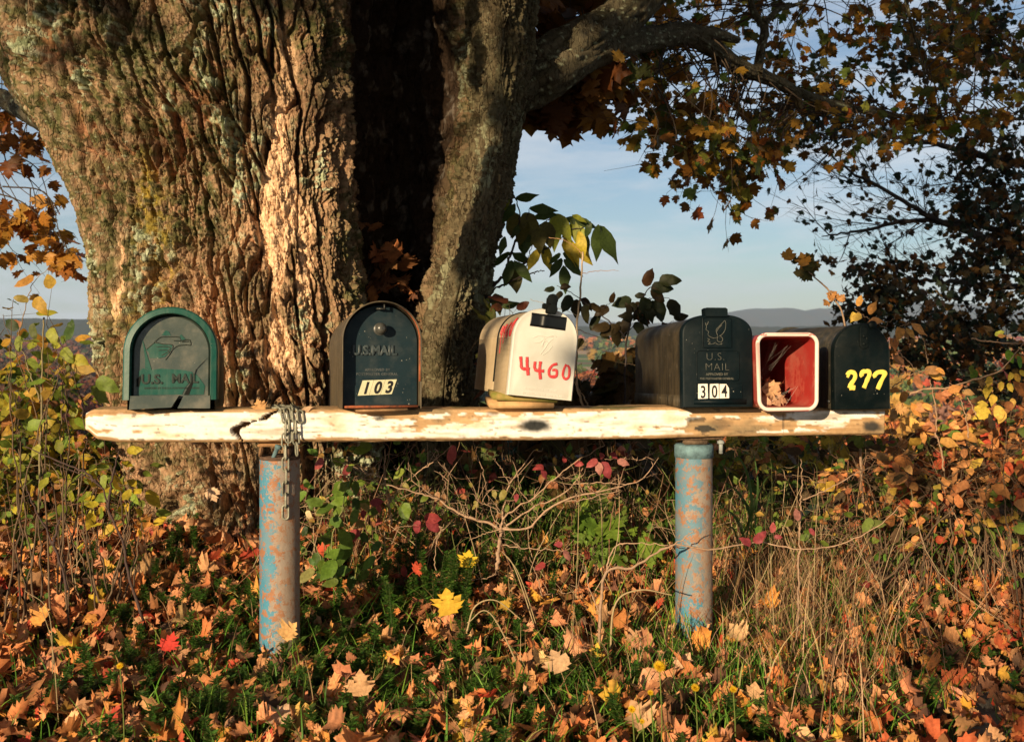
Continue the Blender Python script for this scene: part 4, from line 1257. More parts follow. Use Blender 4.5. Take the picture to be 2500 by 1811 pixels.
loft(mb, [(q2(W - .003, H - .0015, W / 2 - .0015, 0), .001), (q2(W - .004, H - .0035, W / 2 - .002, .0015), .045)], (.5, .5, .5))
body2 = recalc(mb.build('body', M['enamel_body'], m2))
rimc = MB()
pts = q2(W - .0006, H - .0005, W / 2, 0)[2:-2]
rimc.tube(np.stack([pts[:, 0], 0 * pts[:, 0], pts[:, 1]], 1), .0018, 8, (.5, .5, .5)); rimc.build('rolled_rim', M['rust_strip'] if False else M['enamel_body'], m2)
rimr = MB()
rp = pts[len(pts) // 2 + 6:]; rimr.tube(np.stack([rp[:, 0] - .0022, 0 * rp[:, 0] + .006, rp[:, 1]], 1), np.linspace(.0008, .0030, len(rp)), 8, (.5, .5, .5)); rimr.build('rusted_rim_edge', M['rust_strip'], m2)
mb = MB(); yd = .036
loft(mb, [(q2(W - .007, H - .012, W / 2 - .004, .006), .046), (q2(W - .007, H - .012, W / 2 - .004, .006), yd + .004), (q2(W - .011, H - .016, W / 2 - .006, .008), yd)], (.5, .5, .5), False, True)
d2 = recalc(mb.build('door', M['black_enamel'], m2))
def lathe(mb, prof, x, z, y0, c=(.5, .5, .5), n=28):
    a = np.arange(n) / n * 2 * np.pi
    v = np.concatenate([np.stack([x + r_ * np.cos(a), np.full(n, y0 - yy_), z + r_ * np.sin(a)], 1) for r_, yy_ in prof])
    m = len(prof); i_ = np.arange(m - 1)[:, None] * n; j_ = np.arange(n)[None, :]
    mb.add(v, np.stack([i_ + j_, i_ + (j_ + 1) % n, i_ + n + (j_ + 1) % n, i_ + n + j_], -1).reshape(-1, 4), None, c)
mb = MB(); kx, kz = mz(800, 450)
lathe(mb, [(.0155, 0), (.0150, .002), (.009, .004), (.007, .012), (.008, .018), (.0125, .020), (.0142, .023), (.0138, .026), (.0125, .028), (.010, .033), (.006, .0355), (.003, .036), (.0025, .0368), (.0001, .037)], kx, kz, yd)
kn = recalc(mb.build('knob', M['black_enamel'], d2))
M['knob_steel'] = flat_mat('dull_chrome', (.07, .07, .062), .3, (.03, .03, .028), 50, .6)
kn.data.materials[0] = M['knob_steel']
M['embossed'] = flat_mat('highlit_raised_lettering', (.055, .07, .072), .35, (.02, .032, .038), 80, .5)  # lighter colour stands for the highlights on the raised letters
tx = mz(425, 800)
text('lettering', 'U.S.MAIL', .0315, tx[0], tx[1], yd, M['embossed'], d2, .0030, .0004, 'LEFT', sx_=.90, spacing=1.0)
M['highlit_letters'] = flat_mat('highlit_small_lettering', (.10, .11, .11), .5, (.03, .04, .045))  # small print lightened too, its highlights put into the colour
tx = mz(770, 1022); text('lettering', 'APPROVED BY', .0088, tx[0], tx[1], yd, M['highlit_letters'], d2, .0006, 0, 'CENTER', spacing=1.1)
tx = mz(765, 1080); text('lettering', 'POSTMASTER GENERAL', .0088, tx[0], tx[1], yd, M['highlit_letters'], d2, .0006, 0, 'CENTER', spacing=1.1)
M['cream_plate'] = flat_mat('cream_number_plate', (.62, .60, .40), .5, (.52, .50, .33))
for k, (a, b_, ch_) in enumerate(((0, 1, '1'), (1, 2, '0'), (2, 3, '3'))):
    L0, R0, R1, L1 = np.array(mz(500, 1355)), np.array(mz(965, 1335)), np.array(mz(1035, 1135)), np.array(mz(565, 1150))
    g0, g1 = a / 3 + .004, b_ / 3 - .004
    pl = slab('number_plate', [L0 + (R0 - L0) * g0, L0 + (R0 - L0) * g1, L1 + (R1 - L1) * g1, L1 + (R1 - L1) * g0], yd - .0002, .0012, M['cream_plate'], d2)
    cc = (L0 + (R0 - L0) * (g0 + g1) / 2 + L1 + (R1 - L1) * (g0 + g1) / 2) / 2
    text('digit', ch_, .039, cc[0] - .0015, cc[1] - .0137, yd - .0016, M['black_paint'], pl, .0003, .0014, 'CENTER', .32, .86)
mb = MB(); lx, lz_ = mz(810, 165)
box_mb(mb, (lx - .012, .014, lz_ - .004), (lx + .010, yd, lz_ - .001), (.5, .5, .5), bev=.0008)
box_mb(mb, (lx + .0045, .010, lz_ - .004), (lx + .008, .018, lz_ + .008), (.5, .5, .5), bev=.0008)
mb.build('latch', M['knob_steel'], m2, False)
mb = MB(); x0_ = mz(400, 0)[0]; x1_ = mz(1310, 0)[0]
box_mb(mb, (x0_ - .016, -.001, .0016), (x1_ - .002, .034, .0075), (.5, .5, .5), bev=.001)
mb.build('bottom_lip', M['rust_strip'], m2, False)
mb = MB(); box_mb(mb, (-.062, .004, -.0075), (.062, .40, -.0005), (.5, .5, .5), bev=.001)
M['old_wood'] = flat_mat('grey_brown_wood', (.40, .24, .12), .85, (.22, .12, .06), 40)
o = mb.build('wooden_shim', M['old_wood'], None, False); o.location = m2.location; o.rotation_euler = (0, 0, math.radians(12))
tag(o, 'thin board laid on the beam under the mailbox numbered 103', 'board')

# ===== 3. cream box 4460, tipped to the right on two boards
D = 2.46; s = D / F / .975
ztb = beam_top(1310)[0]
c3 = place('mailbox', 1318.5, D, CH - (971.5 - 800) / F * D, 12, 1.5, 6.2, 'tilted cream mailbox with black tape and 4460 painted on it in red', group=G_)
def cl(px, py):      # photo -> local x, z (the box is rolled 6.2 degrees)
    dx = (px - 1318.5) * s; dz = -(py - 971.5) * s; a = math.radians(6.2)
    return (dx * math.cos(a) - dz * math.sin(a), dx * math.sin(a) + dz * math.cos(a))
def cz_(x, y): return cl(1050 + x / 4.107, 680 + y / 4.107)
M['cream'] = mat_box('cream_plastic', (.64, .63, .58), (.58, .56, .50), (.42, .34, .24), .18, .42, .0, False, .45, .15)
M['cream_side'] = mat_box('weathered_cream_plastic', (.50, .40, .27), (.40, .31, .20), (.30, .24, .13), .5, .6, .0, True, .3)
W = 160 * s; H = 214 * s; AH = W * .47
q3 = lambda w, h, a, z0=0.0: arch(w, h, a, 44, 2.15, 0, z0)
mb = MB()
loft(mb, [(q3(W - .004, H - .003, AH), .018), (q3(W - .004, H - .003, AH), .185), (q3(W - .014, H - .008, AH - .004), .187), (q3(W - .014, H - .008, AH - .004), .195)], (.5, .5, .5))
recalc(mb.build('front_shell', M['cream_side'], c3))
mb = MB()
loft(mb, [(q3(W - .014, H - .008, AH - .004), .195), (q3(W - .002, H - .002, AH), .197), (q3(W - .002, H - .002, AH), .455), (q3(W - .012, H - .006, AH - .004), .462)], (.5, .5, .5), False, True)
recalc(mb.build('rear_shell', M['cream_side'], c3))
mb = MB()
gp = q3(W - .003, H - .003, AH)[1:-1]; mb.tube(np.stack([gp[:, 0], 0 * gp[:, 0] + .191, gp[:, 1]], 1), .0028, 8, (.5, .5, .5)); mb.build('seam', M['crack_dark'], c3)
mb = MB()
for k in range(46):
    z = .006 + k * .0030
    if z > H - AH: break
    box_mb(mb, (-W / 2 - .0001, .03, z), (-W / 2 + .002, .18, z + .0012), (.5, .5, .5)); box_mb(mb, (-W / 2 - .0004, .20, z), (-W / 2 + .002, .45, z + .0012), (.5, .5, .5))
mb.build('rib_panel', M['cream_side'], c3, False)
mb = MB()
loft(mb, [(q3(W - .006, H - .004, AH - .002, .001), .024), (q3(W, H, AH), .020), (q3(W, H, AH), .004), (q3(W - .006, H - .003, AH - .002, .001), 0), (q3(W - .020, H - .012, AH - .006, .003), .0012), (q3(W - .026, H - .016, AH - .008, .004), .0005)], (.5, .5, .5), False, True)
d3 = recalc(mb.build('door', M['cream'], c3))
# faint eagle and small print moulded into the door
em = MB()
for pts in ([(1040, 610), (1100, 590), (1170, 600), (1250, 585), (1270, 600)], [(1050, 660), (1110, 650), (1150, 610)], [(1130, 700), (1150, 630), (1200, 600), (1240, 600)], [(1110, 770), (1150, 720), (1200, 650), (1240, 620)],
            [(1130, 780), (1190, 740), (1230, 690)], [(1060, 600), (1090, 585)], [(1190, 660), (1160, 640), (1120, 690)]):
    rope(em, [cz_(*p) for p in pts], .0009, y=.0002)
em.build('eagle_emblem', M['cream'], d3)
tx = cz_(1110, 1130); text('lettering', 'APPROVED BY THE', .0095, tx[0], tx[1], .0006, M['cream'], d3, .0006, 0, 'CENTER')
tx = cz_(1130, 1180); text('lettering', 'POSTMASTER GENERAL', .0095, tx[0], tx[1], .0006, M['cream'], d3, .0006, 0, 'CENTER')
def mat_brush(name, c, c2, thr):
    m, nt, b = new_mat(name)
    v = obj_coords(nt, (1, 1, 1)); n_ = noise(nt, v, 260, 6, .7)
    cc = mixn(nt, ramp(nt, n_, [(thr, (0, 0, 0)), (thr + .1, (1, 1, 1))]), c, c2)
    nt.links.new(cc, b.inputs['Base Color']); b.inputs['Roughness'].default_value = .5
    bump(nt, b, n_, .4, .0006)
    return m
M['red_brush'] = mat_brush('red_brushed_paint', (.62, .045, .05), (.66, .22, .19), .55)
rb = MB(); R_ = .0035
for k, (pts, w) in enumerate([([(910, 790), (915, 850), (925, 905), (1000, 915)], 1.1), ([(975, 795), (975, 880), (985, 975)], 1.15), ([(1055, 840), (1050, 900), (1075, 930), (1145, 935)], 1.1), ([(1110, 840), (1100, 920), (1108, 1015)], 1.15),
                              ([(1280, 865), (1230, 880), (1195, 930), (1205, 985), (1265, 985), (1270, 930), (1225, 925)], 1.0),
                              ([(1370, 870), (1345, 920), (1335, 980), (1360, 1015), (1395, 990), (1400, 910), (1380, 880)], .85)]):
    stroke(rb, [cz_(*p) for p in pts], R_ * w, .10, seed=k + 3, wob=.3)
for v_ in rb.v: v_[:, 1] -= .0004
rb.build('painted_number', M['red_brush'], d3)
rb = MB()      # the same number once more on the left flank, with drips
def flank(pts, rad, k):
    p = spline(np.array([[-W / 2 - .0012 + 0.0, a, b] for a, b in pts]), 24)
    # follow the curve of the roof above the straight side
    z = p[:, 2]; ex = np.clip((z - (H - AH)) / AH, 0, .99); p[:, 0] = -(W / 2) * (1 - ex ** 2.15) ** (1 / 2.15) - .0010 + .002
    tm = MB(); tm.tube(p, rad, 6); v_ = tm.v[0]; rb.add(v_, tm.q[0], tm.t[0])
for k, (y0, sh) in enumerate(((.150, 0), (.118, 1), (.084, 2), (.045, 3))):
    zt2 = .150 + k * .004
    if sh < 2:
        flank([(y0 + .008, zt2 + .02), (y0 + .010, zt2), (y0 - .008, zt2 - .002)], .0020, k); flank([(y0 - .002, zt2 + .02), (y0, zt2 - .03 - .02 * (k % 2 == 0))], .0016, k)
    elif sh == 2:
        flank([(y0 - .006, zt2 + .02), (y0 + .009, zt2 - .006), (y0, zt2 - .020), (y0 - .007, zt2 - .008), (y0 + .006, zt2 - .002)], .0018, k)
    else:
        flank([(y0, zt2 + .026), (y0 + .012, zt2), (y0, zt2 - .020), (y0 - .011, zt2), (y0 - .001, zt2 + .026)], .0019, k)
rb.build('painted_number', M['red_brush'], c3)
M['tape'] = flat_mat('black_vinyl_tape', (.005, .006, .007), .3, (.008, .009, .010), 30, .3)
pts = [cz_(*p) for p in [(1003, 492), (1025, 362), (1380, 408), (1362, 540)]]
# tape, pushed out in folds over the latch
nT = 40; tv = []
for a in np.linspace(0, 1, nT):
    lo_ = np.array(pts[0]) * (1 - a) + np.array(pts[3]) * a; hi_ = np.array(pts[1]) * (1 - a) + np.array(pts[2]) * a
    for t_ in np.linspace(0, 1, 6):
        p = lo_ * (1 - t_) + hi_ * t_
        yy_ = -.0012 - .0040 * math.exp(-((a - .40) / .09) ** 2)
        tv.append((p[0], yy_ + .0008, p[1]))
i_ = np.arange(nT - 1)[:, None] * 6; j_ = np.arange(5)[None, :]
tq_ = np.stack([i_ + j_, i_ + 6 + j_, i_ + 7 + j_, i_ + 1 + j_], -1).reshape(-1, 4)
tp = mesh_from('black_tape', tv, tq_, M['tape'], d3, True)
sm = tp.modifiers.new('thickness', 'SOLIDIFY'); sm.thickness = .0006
mb = MB()
k0_ = cz_(1222, 236); k1_ = cz_(1215, 330)
lathe(mb, [(.0125, 0), (.0135, .002), (.0135, .006), (.0122, .008), (.0001, .009)], k0_[0], k0_[1], -.010)
lathe(mb, [(.0118, 0), (.0125, .002), (.0118, .0045), (.0001, .005)], k1_[0], k1_[1], -.018)
box_mb(mb, (k0_[0] - .0135, -.012, k1_[1] - .012), (k0_[0] + .0135, -.004, k0_[1] + .004), (.5, .5, .5), bev=.002)
box_mb(mb, (k0_[0] - .019, -.002, H - .003), (k0_[0] + .006, .012, H + .012), (.5, .5, .5), bev=.002)
M['old_latch'] = flat_mat('dull_black_metal', (.006, .008, .008), .45, (.004, .005, .005), 70, .15)
recalc(mb.build('latch', M['old_latch'], d3, True))
bd = MB(); f1_ = ((1280 + 0) / 4.107 + 1050, 0)
def board(px0, px1, pyt, pyb, D_, dep_, yaw, mat, label, roll=0):
    x0 = (px0 - 1250) / F * D_; x1 = (px1 - 1250) / F * D_; z0 = CH - (pyb - 800) / F * D_; z1 = CH - (pyt - 800) / F * D_
    mb = MB(); box_mb(mb, (-(x1 - x0) / 2, 0, 0), ((x1 - x0) / 2, dep_, z1 - z0), (.5, .5, .5), bev=.0015)
    o = mb.build('support_board', mat, None, False); o.location = ((x0 + x1) / 2, D_, z0); o.rotation_euler = (0, math.radians(roll), math.radians(yaw))
    tag(o, label, 'board'); return o
M['mossy_wood'] = flat_mat('mossy_board', (.36, .23, .08), .85, (.17, .17, .03), 25, lo=.35, hi=.6)
M['tan_wood'] = flat_mat('bare_tan_board', (.55, .34, .16), .85, (.36, .21, .09), 30)
M['mossy_wood'].name = 'mossy_board'
board(1203, 1362, 965, 980, 2.482, .20, 5, M['mossy_wood'], 'upper mossy board under the tilted cream mailbox', 3.2)
board(1196, 1354, 980.5, 997, 2.487, .20, 5, M['tan_wood'], 'lower bare wooden board on the beam, under the mossy one')

# ===== 4. big dark plastic box 304
D = 2.50; s = D / F / .99
zt = beam_top(1754)[0]
c4 = place('mailbox', 1754, D, zt + .006, 8, 2.8, .3, 'wide dark plastic mailbox with a moulded bird panel and three white tags reading 304', group=G_)
def pl4(px, py): return ((px - 1754) * s, (994 - py) * s)
def z4(x, y): return pl4(1530 + x / 6.085, 740 + y / 6.085)
M['dark_plastic'] = mat_box('dark_teal_plastic', (.002, .007, .010), (.004, .010, .013), (.20, .20, .18), .04, .5, .8, False, .12, .2)
M['dark_plastic_side'] = mat_box('dusty_dark_plastic', (.022, .018, .011), (.040, .031, .018), (.17, .125, .07), .5, .55, .6, True, .35, .35)
W = 177 * s; H = 226 * s; AH = 52 * s
q4 = lambda w, h, a, z0=0.0: arch(w, h, a, 44, 2.45, 0, z0)
mb = MB()
loft(mb, [(q4(W - .004, H - .004, AH, 0), .02), (q4(W - .008, H - .006, AH), .46), (q4(W - .026, H - .016, AH - .01, .004), .475)], (.5, .5, .5), False, True)
b4 = recalc(mb.build('body', M['dark_plastic_side'], c4))
mb = MB()
box_mb(mb, (-W / 2 - .0008, .025, .001), (-W / 2 + .008, .455, .030), (.5, .5, .5), bev=.0015)
box_mb(mb, (W / 2 - .008, .025, .001), (W / 2 + .0008, .455, .030), (.5, .5, .5), bev=.0015)
for y_ in (.07, .115): box_mb(mb, (-W / 2 - .0020, y_, .0015), (-W / 2 + .001, y_ + .010, .029), (.5, .5, .5), bev=.0008)
mb.build('skirt', M['dark_plastic_side'], c4, False)
mb = MB()
loft(mb, [(q4(W - .004, H - .002, AH, .001), .026), (q4(W + .002, H, AH), .022), (q4(W + .002, H, AH), .005), (q4(W - .002, H - .002, AH - .001, .0008), .0015), (q4(W - .008, H - .005, AH - .002, .002), 0)], (.5, .5, .5), False, True)
d4 = recalc(mb.build('door', M['dark_plastic'], c4))
mb = MB(); a = z4(1165, 205); b_ = z4(1510, 100)
pts_ = [(-.030, 0), (-.031, .018), (-.026, .0215), (.024, .0215), (.029, .018), (.029, 0)]
cx4 = (a[0] + b_[0]) / 2
sl = slab('pull_tab', [(cx4 + x_ * .96, a[1] + z_ * .98) for x_, z_ in pts_], .020, .028, M['dark_plastic'], d4)
def frame_mb(w, h, rad, x0, z0, y, wd, hgt, mat, name, parent):
    mb = MB(); loft(mb, [(rr_outline(w, h, rad, 6, x0, z0), y + .0005), (rr_outline(w, h, rad, 6, x0, z0), y - hgt), (rr_outline(w - wd, h - wd, max(rad - wd / 2, .001), 6, x0, z0), y - hgt * 1.2), (rr_outline(w - 2 * wd, h - 2 * wd, max(rad - wd, .0008), 6, x0, z0), y + .0005)], (.5, .5, .5))
    return recalc(mb.build(name, mat, parent))
a, b_ = np.array(z4(1125, 672)), np.array(z4(1575, 222)); frame_mb(b_[0] - a[0], b_[1] - a[1], .004, (a[0] + b_[0]) / 2, (a[1] + b_[1]) / 2, 0, .0025, .0028, M['dark_plastic'], 'panel_frame', d4)
a, b_ = np.array(z4(1028, 1162)), np.array(z4(1688, 706)); frame_mb(b_[0] - a[0], b_[1] - a[1], .010, (a[0] + b_[0]) / 2, (a[1] + b_[1]) / 2, 0, .0022, .0022, M['dark_plastic'], 'panel_frame', d4)
a, b_ = np.array(z4(1008, 1418)), np.array(z4(1728, 1186)); frame_mb(b_[0] - a[0], b_[1] - a[1], .0015, (a[0] + b_[0]) / 2, (a[1] + b_[1]) / 2, 0, .0018, .0018, M['dark_plastic'], 'number_frame', d4)
box = MB(); a, b_ = np.array(z4(990, 1500)), np.array(z4(1790, 1422)); box_mb(box, (a[0], -.0025, a[1]), (b_[0], .001, b_[1]), (.5, .5, .5), bev=.001); box.build('grip_strip', M['dark_plastic'], d4, False)
M['relief_edge'] = flat_mat('highlit_relief', (.13, .125, .10), .5, (.05, .06, .055), 80)  # letters and bird lightened in colour as painted edge highlights
em = MB()
for pts in ([(1180, 300), (1195, 360), (1185, 400), (1225, 430), (1215, 475), (1255, 510), (1320, 525), (1370, 505)], [(1370, 505), (1340, 410), (1390, 350), (1450, 290), (1480, 265), (1490, 330), (1475, 410), (1430, 470), (1400, 490)],
            [(1370, 505), (1355, 540), (1370, 575), (1420, 580), (1440, 540), (1420, 505), (1390, 490)], [(1205, 530), (1240, 545), (1210, 570), (1250, 590), (1220, 615), (1290, 610), (1330, 585)], [(1330, 600), (1380, 620), (1430, 600), (1410, 625)],
            [(1350, 430), (1380, 380), (1430, 330)], [(1225, 280), (1205, 330)]):
    rope(em, [z4(*p) for p in pts], .0007, y=-.0003)
em.build('bird_emblem', M['relief_edge'], d4)
tx = z4(1325, 850); text('lettering', 'U.S.', .0265, tx[0], tx[1], 0, M['relief_edge'], d4, .0007, -.0009, 'CENTER', spacing=1.15)
tx = z4(1350, 1002); text('lettering', 'MAIL', .0265, tx[0], tx[1], 0, M['relief_edge'], d4, .0007, -.0009, 'CENTER', spacing=1.12)
tx = z4(1345, 1075); text('lettering', 'APPROVED BY', .0088, tx[0], tx[1], 0, M['relief_edge'], d4, .0005, 0, 'CENTER')
tx = z4(1345, 1135); text('lettering', 'THE POSTMASTER GENERAL', .0068, tx[0], tx[1], 0, M['relief_edge'], d4, .0005, 0, 'CENTER')
for (x0, x1, y0_, ch_, cut) in ((1052, 1202, 1422, '3', 0), (1230, 1370, 1418, '0', 0), (1378, 1525, 1412, '4', 1)):
    A = z4(x0, y0_); B = z4(x1, y0_ - 4); C_ = z4(x1 - 4, 1196); Dd = z4(x0 + 4, 1200)
    poly = [A, B, C_, Dd] if not cut else [A, B, z4(x1, 1265), z4(x1 - 40, 1200), Dd]
    t4 = slab('number_tag', poly, -.0006, .0012, M['white_tag'], d4)
    tx = z4((x0 + x1) / 2 + 2, y0_ - 22)
    text('digit', ch_, .0415, tx[0], tx[1], -.0021, M['black_paint'], t4, .0002, .0006, 'CENTER', 0, .72)

# ===== 5. open red box
D = 2.475; s = D / F
r5 = place('newspaper_box', 1925.5, D, CH - (1004 - 800) / F * D, 3.0, 1.5, -.2, 'open red rectangular newspaper tube with a thick chipped white rim, dead leaves inside', 'newspaper box')
Wt = 158 * s; Hr = 192 * s
def mat_red(name, base, alt, thr, sc):
    m, nt, b = new_mat(name)
    v = obj_coords(nt)
    c = mixn(nt, ramp(nt, noise(nt, v, sc, 8, .7), [(thr, (0, 0, 0)), (thr + .03, (1, 1, 1))]), base, alt)
    c = mixn(nt, ramp(nt, noise(nt, v, 12, 5), [(.45, (0, 0, 0)), (.8, (.4, .4, .4))]), c, (.5, .30, .22))
    nt.links.new(c, b.inputs['Base Color']); b.inputs['Roughness'].default_value = .5; bump(nt, b, noise(nt, v, 70, 5), .2, .001)
    return m
M['red_in'] = mat_red('faded_red_plastic', (.42, .035, .028), (.50, .085, .06), .52, 20)
# rim: white where worn, red along the top and the underside
def tubebox(W0, W1, Hh, y, rad, inset=0.0, x0=0.0):
    o_ = rr_outline(W0 - 2 * inset, Hh - 2 * inset, max(rad - inset, .004), 12, x0, 0)
    t_ = (o_[:, 1] + Hh / 2) / Hh
    o_[:, 0] *= (W1 + (W0 - W1) * np.clip(t_, 0, 1)) / W0
    return (o_, y)
mb = MB()
W1 = Wt * .95
rad = .028
loft(mb, [tubebox(Wt, W1, Hr, .45, rad, .006), tubebox(Wt, W1, Hr, .02, rad, .004), tubebox(Wt, W1, Hr, .012, rad, .003)], (.5, .5, .5))
recalc(mb.build('outer_shell', M['red_in'], r5))
mb = MB()
loft(mb, [tubebox(Wt, W1, Hr, .004, rad, .009), tubebox(Wt, W1, Hr, .10, rad, .0115), tubebox(Wt, W1, Hr, .44, rad, .016)], (.5, .5, .5), False, True)
inn = recalc(mb.build('inner_lining', M['red_in'], r5))
mb = MB(); rg = []
for a in np.linspace(0, 2 * np.pi, 13):
    rg.append(tubebox(Wt, W1, Hr, .004 - .0055 * math.sin(a) * 1.0, rad, .0046 - .0050 * math.cos(a)))
loft(mb, rg, (.5, .5, .5))
vv_ = mb.v[0]
zz_ = vv_[:, 2] / (Hr / 2); xx_ = vv_[:, 0] / (Wt / 2)
nn = fbm(vv_[:, 0] * 130, vv_[:, 1] * 160 + vv_[:, 2] * 150, 4, 411)
redm = np.clip(sstep(.02, .08, nn - .04 + .10 * (xx_ > .0)) * sstep(.90, .95, zz_) + sstep(.0, .2, nn + .2) * (zz_ < -.975) * .8 + sstep(.05, .2, nn + .1) * (xx_ < -.93) * (zz_ > .3) * .7, 0, 1)
mb.c[0] = mixc(np.zeros((len(vv_), 3)) + np.array([.80, .66, .58]), (.50, .03, .03), redm)
M['rim_paint'] = mat_attr('chipped_rim_paint', .45, .08, 60, .3, .001, .4)
recalc(mb.build('rim', M['rim_paint'], r5))
for o in r5.children:
    o.location.z += Hr / 2
# leaf pile and cobweb inside
lp = MB(); q5 = np.random.default_rng(55); n = 34
pos = np.stack([q5.uniform(-.066, .005, n), q5.uniform(.03, .16, n), .012 + np.abs(q5.normal(size=n)) * .016], 1)
pos[:, 2] += .035 * np.exp(-((pos[:, 0] + .035) / .03) ** 2) * q5.random(n)
add_leaves(lp, 'maple', pos, rand_rot(n, q5), q5.uniform(.035, .062, n), pick_cols([(.58, .32, .17, 3), (.42, .22, .12, 2), (.20, .10, .06, 2)], n, q5), q5, curl=2.4, fold=.8)
add_leaves(lp, 'maple', np.array([[-.045, .02, .050], [-.030, .012, .028], [-.052, .006, .026]]), frame_rot(np.array([[.7, -.2, -.6], [.8, -.1, -.25], [.1, -.2, -.9]]), np.array([[.3, -1, .6], [.1, -1, .8], [0, -1, .3]])),
           np.array([.066, .058, .045]), np.array([[.66, .38, .20], [.60, .34, .20], [.62, .34, .22]]), q5, curl=1.2, fold=.5)
lo5 = lp.build('leaf_pile', M['dry'], None)
lo5.location = r5.location; lo5.rotation_euler = r5.rotation_euler
lo5.location.z += .012; lo5.location.y += .050; lo5.scale = (.88, .88, .88); lo5.location.x -= .006
tag(lo5, 'dry curled leaves heaped in the bottom of the open red box', 'dead leaves', kind='stuff')
wb = MB()
for k in range(12):
    a_ = np.array([q5.uniform(-.03, .03), .02 + .1 * q5.random(), Hr * q5.uniform(.75, .95)]); b_ = np.array([q5.uniform(-.055, -.03), .03 + .1 * q5.random(), Hr * q5.uniform(.3, .6)])
    wb.tube(spline([a_, (a_ + b_) / 2 + np.array([0, 0, -.006]), b_], 8), .00007, 3, (.6, .6, .6))
for (a_, b_) in (((.02, .03, .055), (-.02, .05, .03)), ((.03, .02, .06), (0.0, .03, .01)), ((.025, .02, .058), (-.03, .04, .022))):
    wb.tube(spline([a_, b_], 6), .0002, 3, (.6, .6, .6))
wo = wb.build('cobweb', flat_mat('spider_silk', (.7, .66, .6), .4), None); wo.location = r5.location; wo.rotation_euler = r5.rotation_euler
tag(wo, 'thin cobweb strands hanging inside the open red box', 'cobweb')

# ===== 6. black metal box 277
D = 2.55; s = D / F
zt = beam_top(2106)[0]
c6 = place('mailbox', 2105.5, D, zt + .001, 5.6, 1.2, .0, 'black metal mailbox with 277 daubed on its door in thick yellow paint', group=G_)
def l6(px, py): return ((px - 2105.5) * s, (997 - py) * s)
def z6(x, y): return l6(1830 + x / 6.13, 770 + y / 6.13)
M['black_tin'] = mat_box('black_painted_tin', (.002, .005, .006), (.003, .008, .009), (.22, .20, .16), .04, .45, .7, False, .12, .2)
M['black_tin_side'] = mat_box('dusty_black_tin', (.022, .022, .016), (.040, .034, .022), (.22, .17, .10), .5, .5, .6, True, .4, .3)
W = 143 * s; H = 209.5 * s; AH = W * .50
q6 = lambda w, h, a, z0=0.0: arch(w, h, a, 44, 2.0, 0, z0)
mb = MB()
loft(mb, [(q6(W - .006, H - .004, AH - .002), .014), (q6(W - .006, H - .004, AH - .002), .47), (q6(W + .002, H + .001, AH), .472), (q6(W + .002, H + .001, AH), .484)], (.5, .5, .5), False, True)
recalc(mb.build('body', M['black_tin_side'], c6))
mb = MB()
loft(mb, [(q6(W, H, AH), .020), (q6(W, H, AH), .0022), (q6(W - .002, H - .001, AH), 0), (q6(W - .005, H - .003, AH - .001, .001), .0012), (q6(W - .009, H - .006, AH - .003, .0025), .0004)], (.5, .5, .5), False, True)
d6 = recalc(mb.build('door', M['black_tin'], c6))
mb = MB(); a = z6(1720, 0)[0]; zt6 = z6(0, 130)[1]; zb6 = z6(0, 490)[1]
loft(mb, [(rr_outline(.0245, zt6 - zb6, .011, 8, a, (zt6 + zb6) / 2), .001), (rr_outline(.0235, zt6 - zb6 - .001, .011, 8, a, (zt6 + zb6) / 2), -.0035), (rr_outline(.0185, zt6 - zb6 - .006, .009, 8, a, (zt6 + zb6) / 2), -.0040), (rr_outline(.0165, zt6 - zb6 - .008, .008, 8, a, (zt6 + zb6) / 2), -.0018)], (.5, .5, .5), False, True)
for zz6 in (z6(0, 300)[1], z6(0, 415)[1]): lathe(mb, [(.0042, 0), (.004, .0015), (.0025, .003), (.0001, .0035)], a, zz6, -.0018)
recalc(mb.build('latch_plate', M['black_tin'], d6))
mb = MB(); p6 = z6(1880, 270)
lathe(mb, [(.011, -.002), (.0105, .003), (.006, .006), (.0001, .0068)], z6(1860, 200)[0], H - .004, -.0)
recalc(mb.build('top_catch', M['black_tin'], d6))
M['yellow_paint'] = mat_brush('thick_yellow_paint', (.80, .62, .10), (.74, .56, .12), .5)
yb_ = MB(); R_ = 22 / 6.13 * s * 1.55
for k, (pts, w) in enumerate([([(1462, 885), (1490, 842), (1545, 838), (1582, 875), (1572, 935), (1520, 1010), (1485, 1075)], 1.0), ([(1485, 1075), (1530, 1065), (1580, 1072)], 1.15), ([(1450, 890), (1485, 905)], .6),
                              ([(1680, 890), (1690, 840), (1740, 825), (1798, 830), (1802, 880), (1765, 960), (1715, 1075)], 1.0), ([(1800, 840), (1800, 905)], .75), ([(1655, 905), (1690, 880)], .6),
                              ([(1872, 900), (1920, 850), (1980, 835), (2048, 850), (2028, 900), (1980, 985), (1930, 1095)], 1.0), ([(1860, 910), (1900, 890)], .7), ([(1960, 835), (2050, 838)], .8)]):
    stroke(yb_, [z6(*p) for p in pts], R_ * w, .08, seed=k + 23, wob=.30)
for v_ in yb_.v: v_[:, 1] -= .0002
yb_.build('painted_number', M['yellow_paint'], d6)
mb = MB(); hx = -W / 2 - .001
mb.tube([(hx + .002, .030, .018), (hx - .0015, .030, .018)], [.004, .004], 10, (.5, .5, .5)); mb.build('hinge_pin', M['knob_steel'], c6)
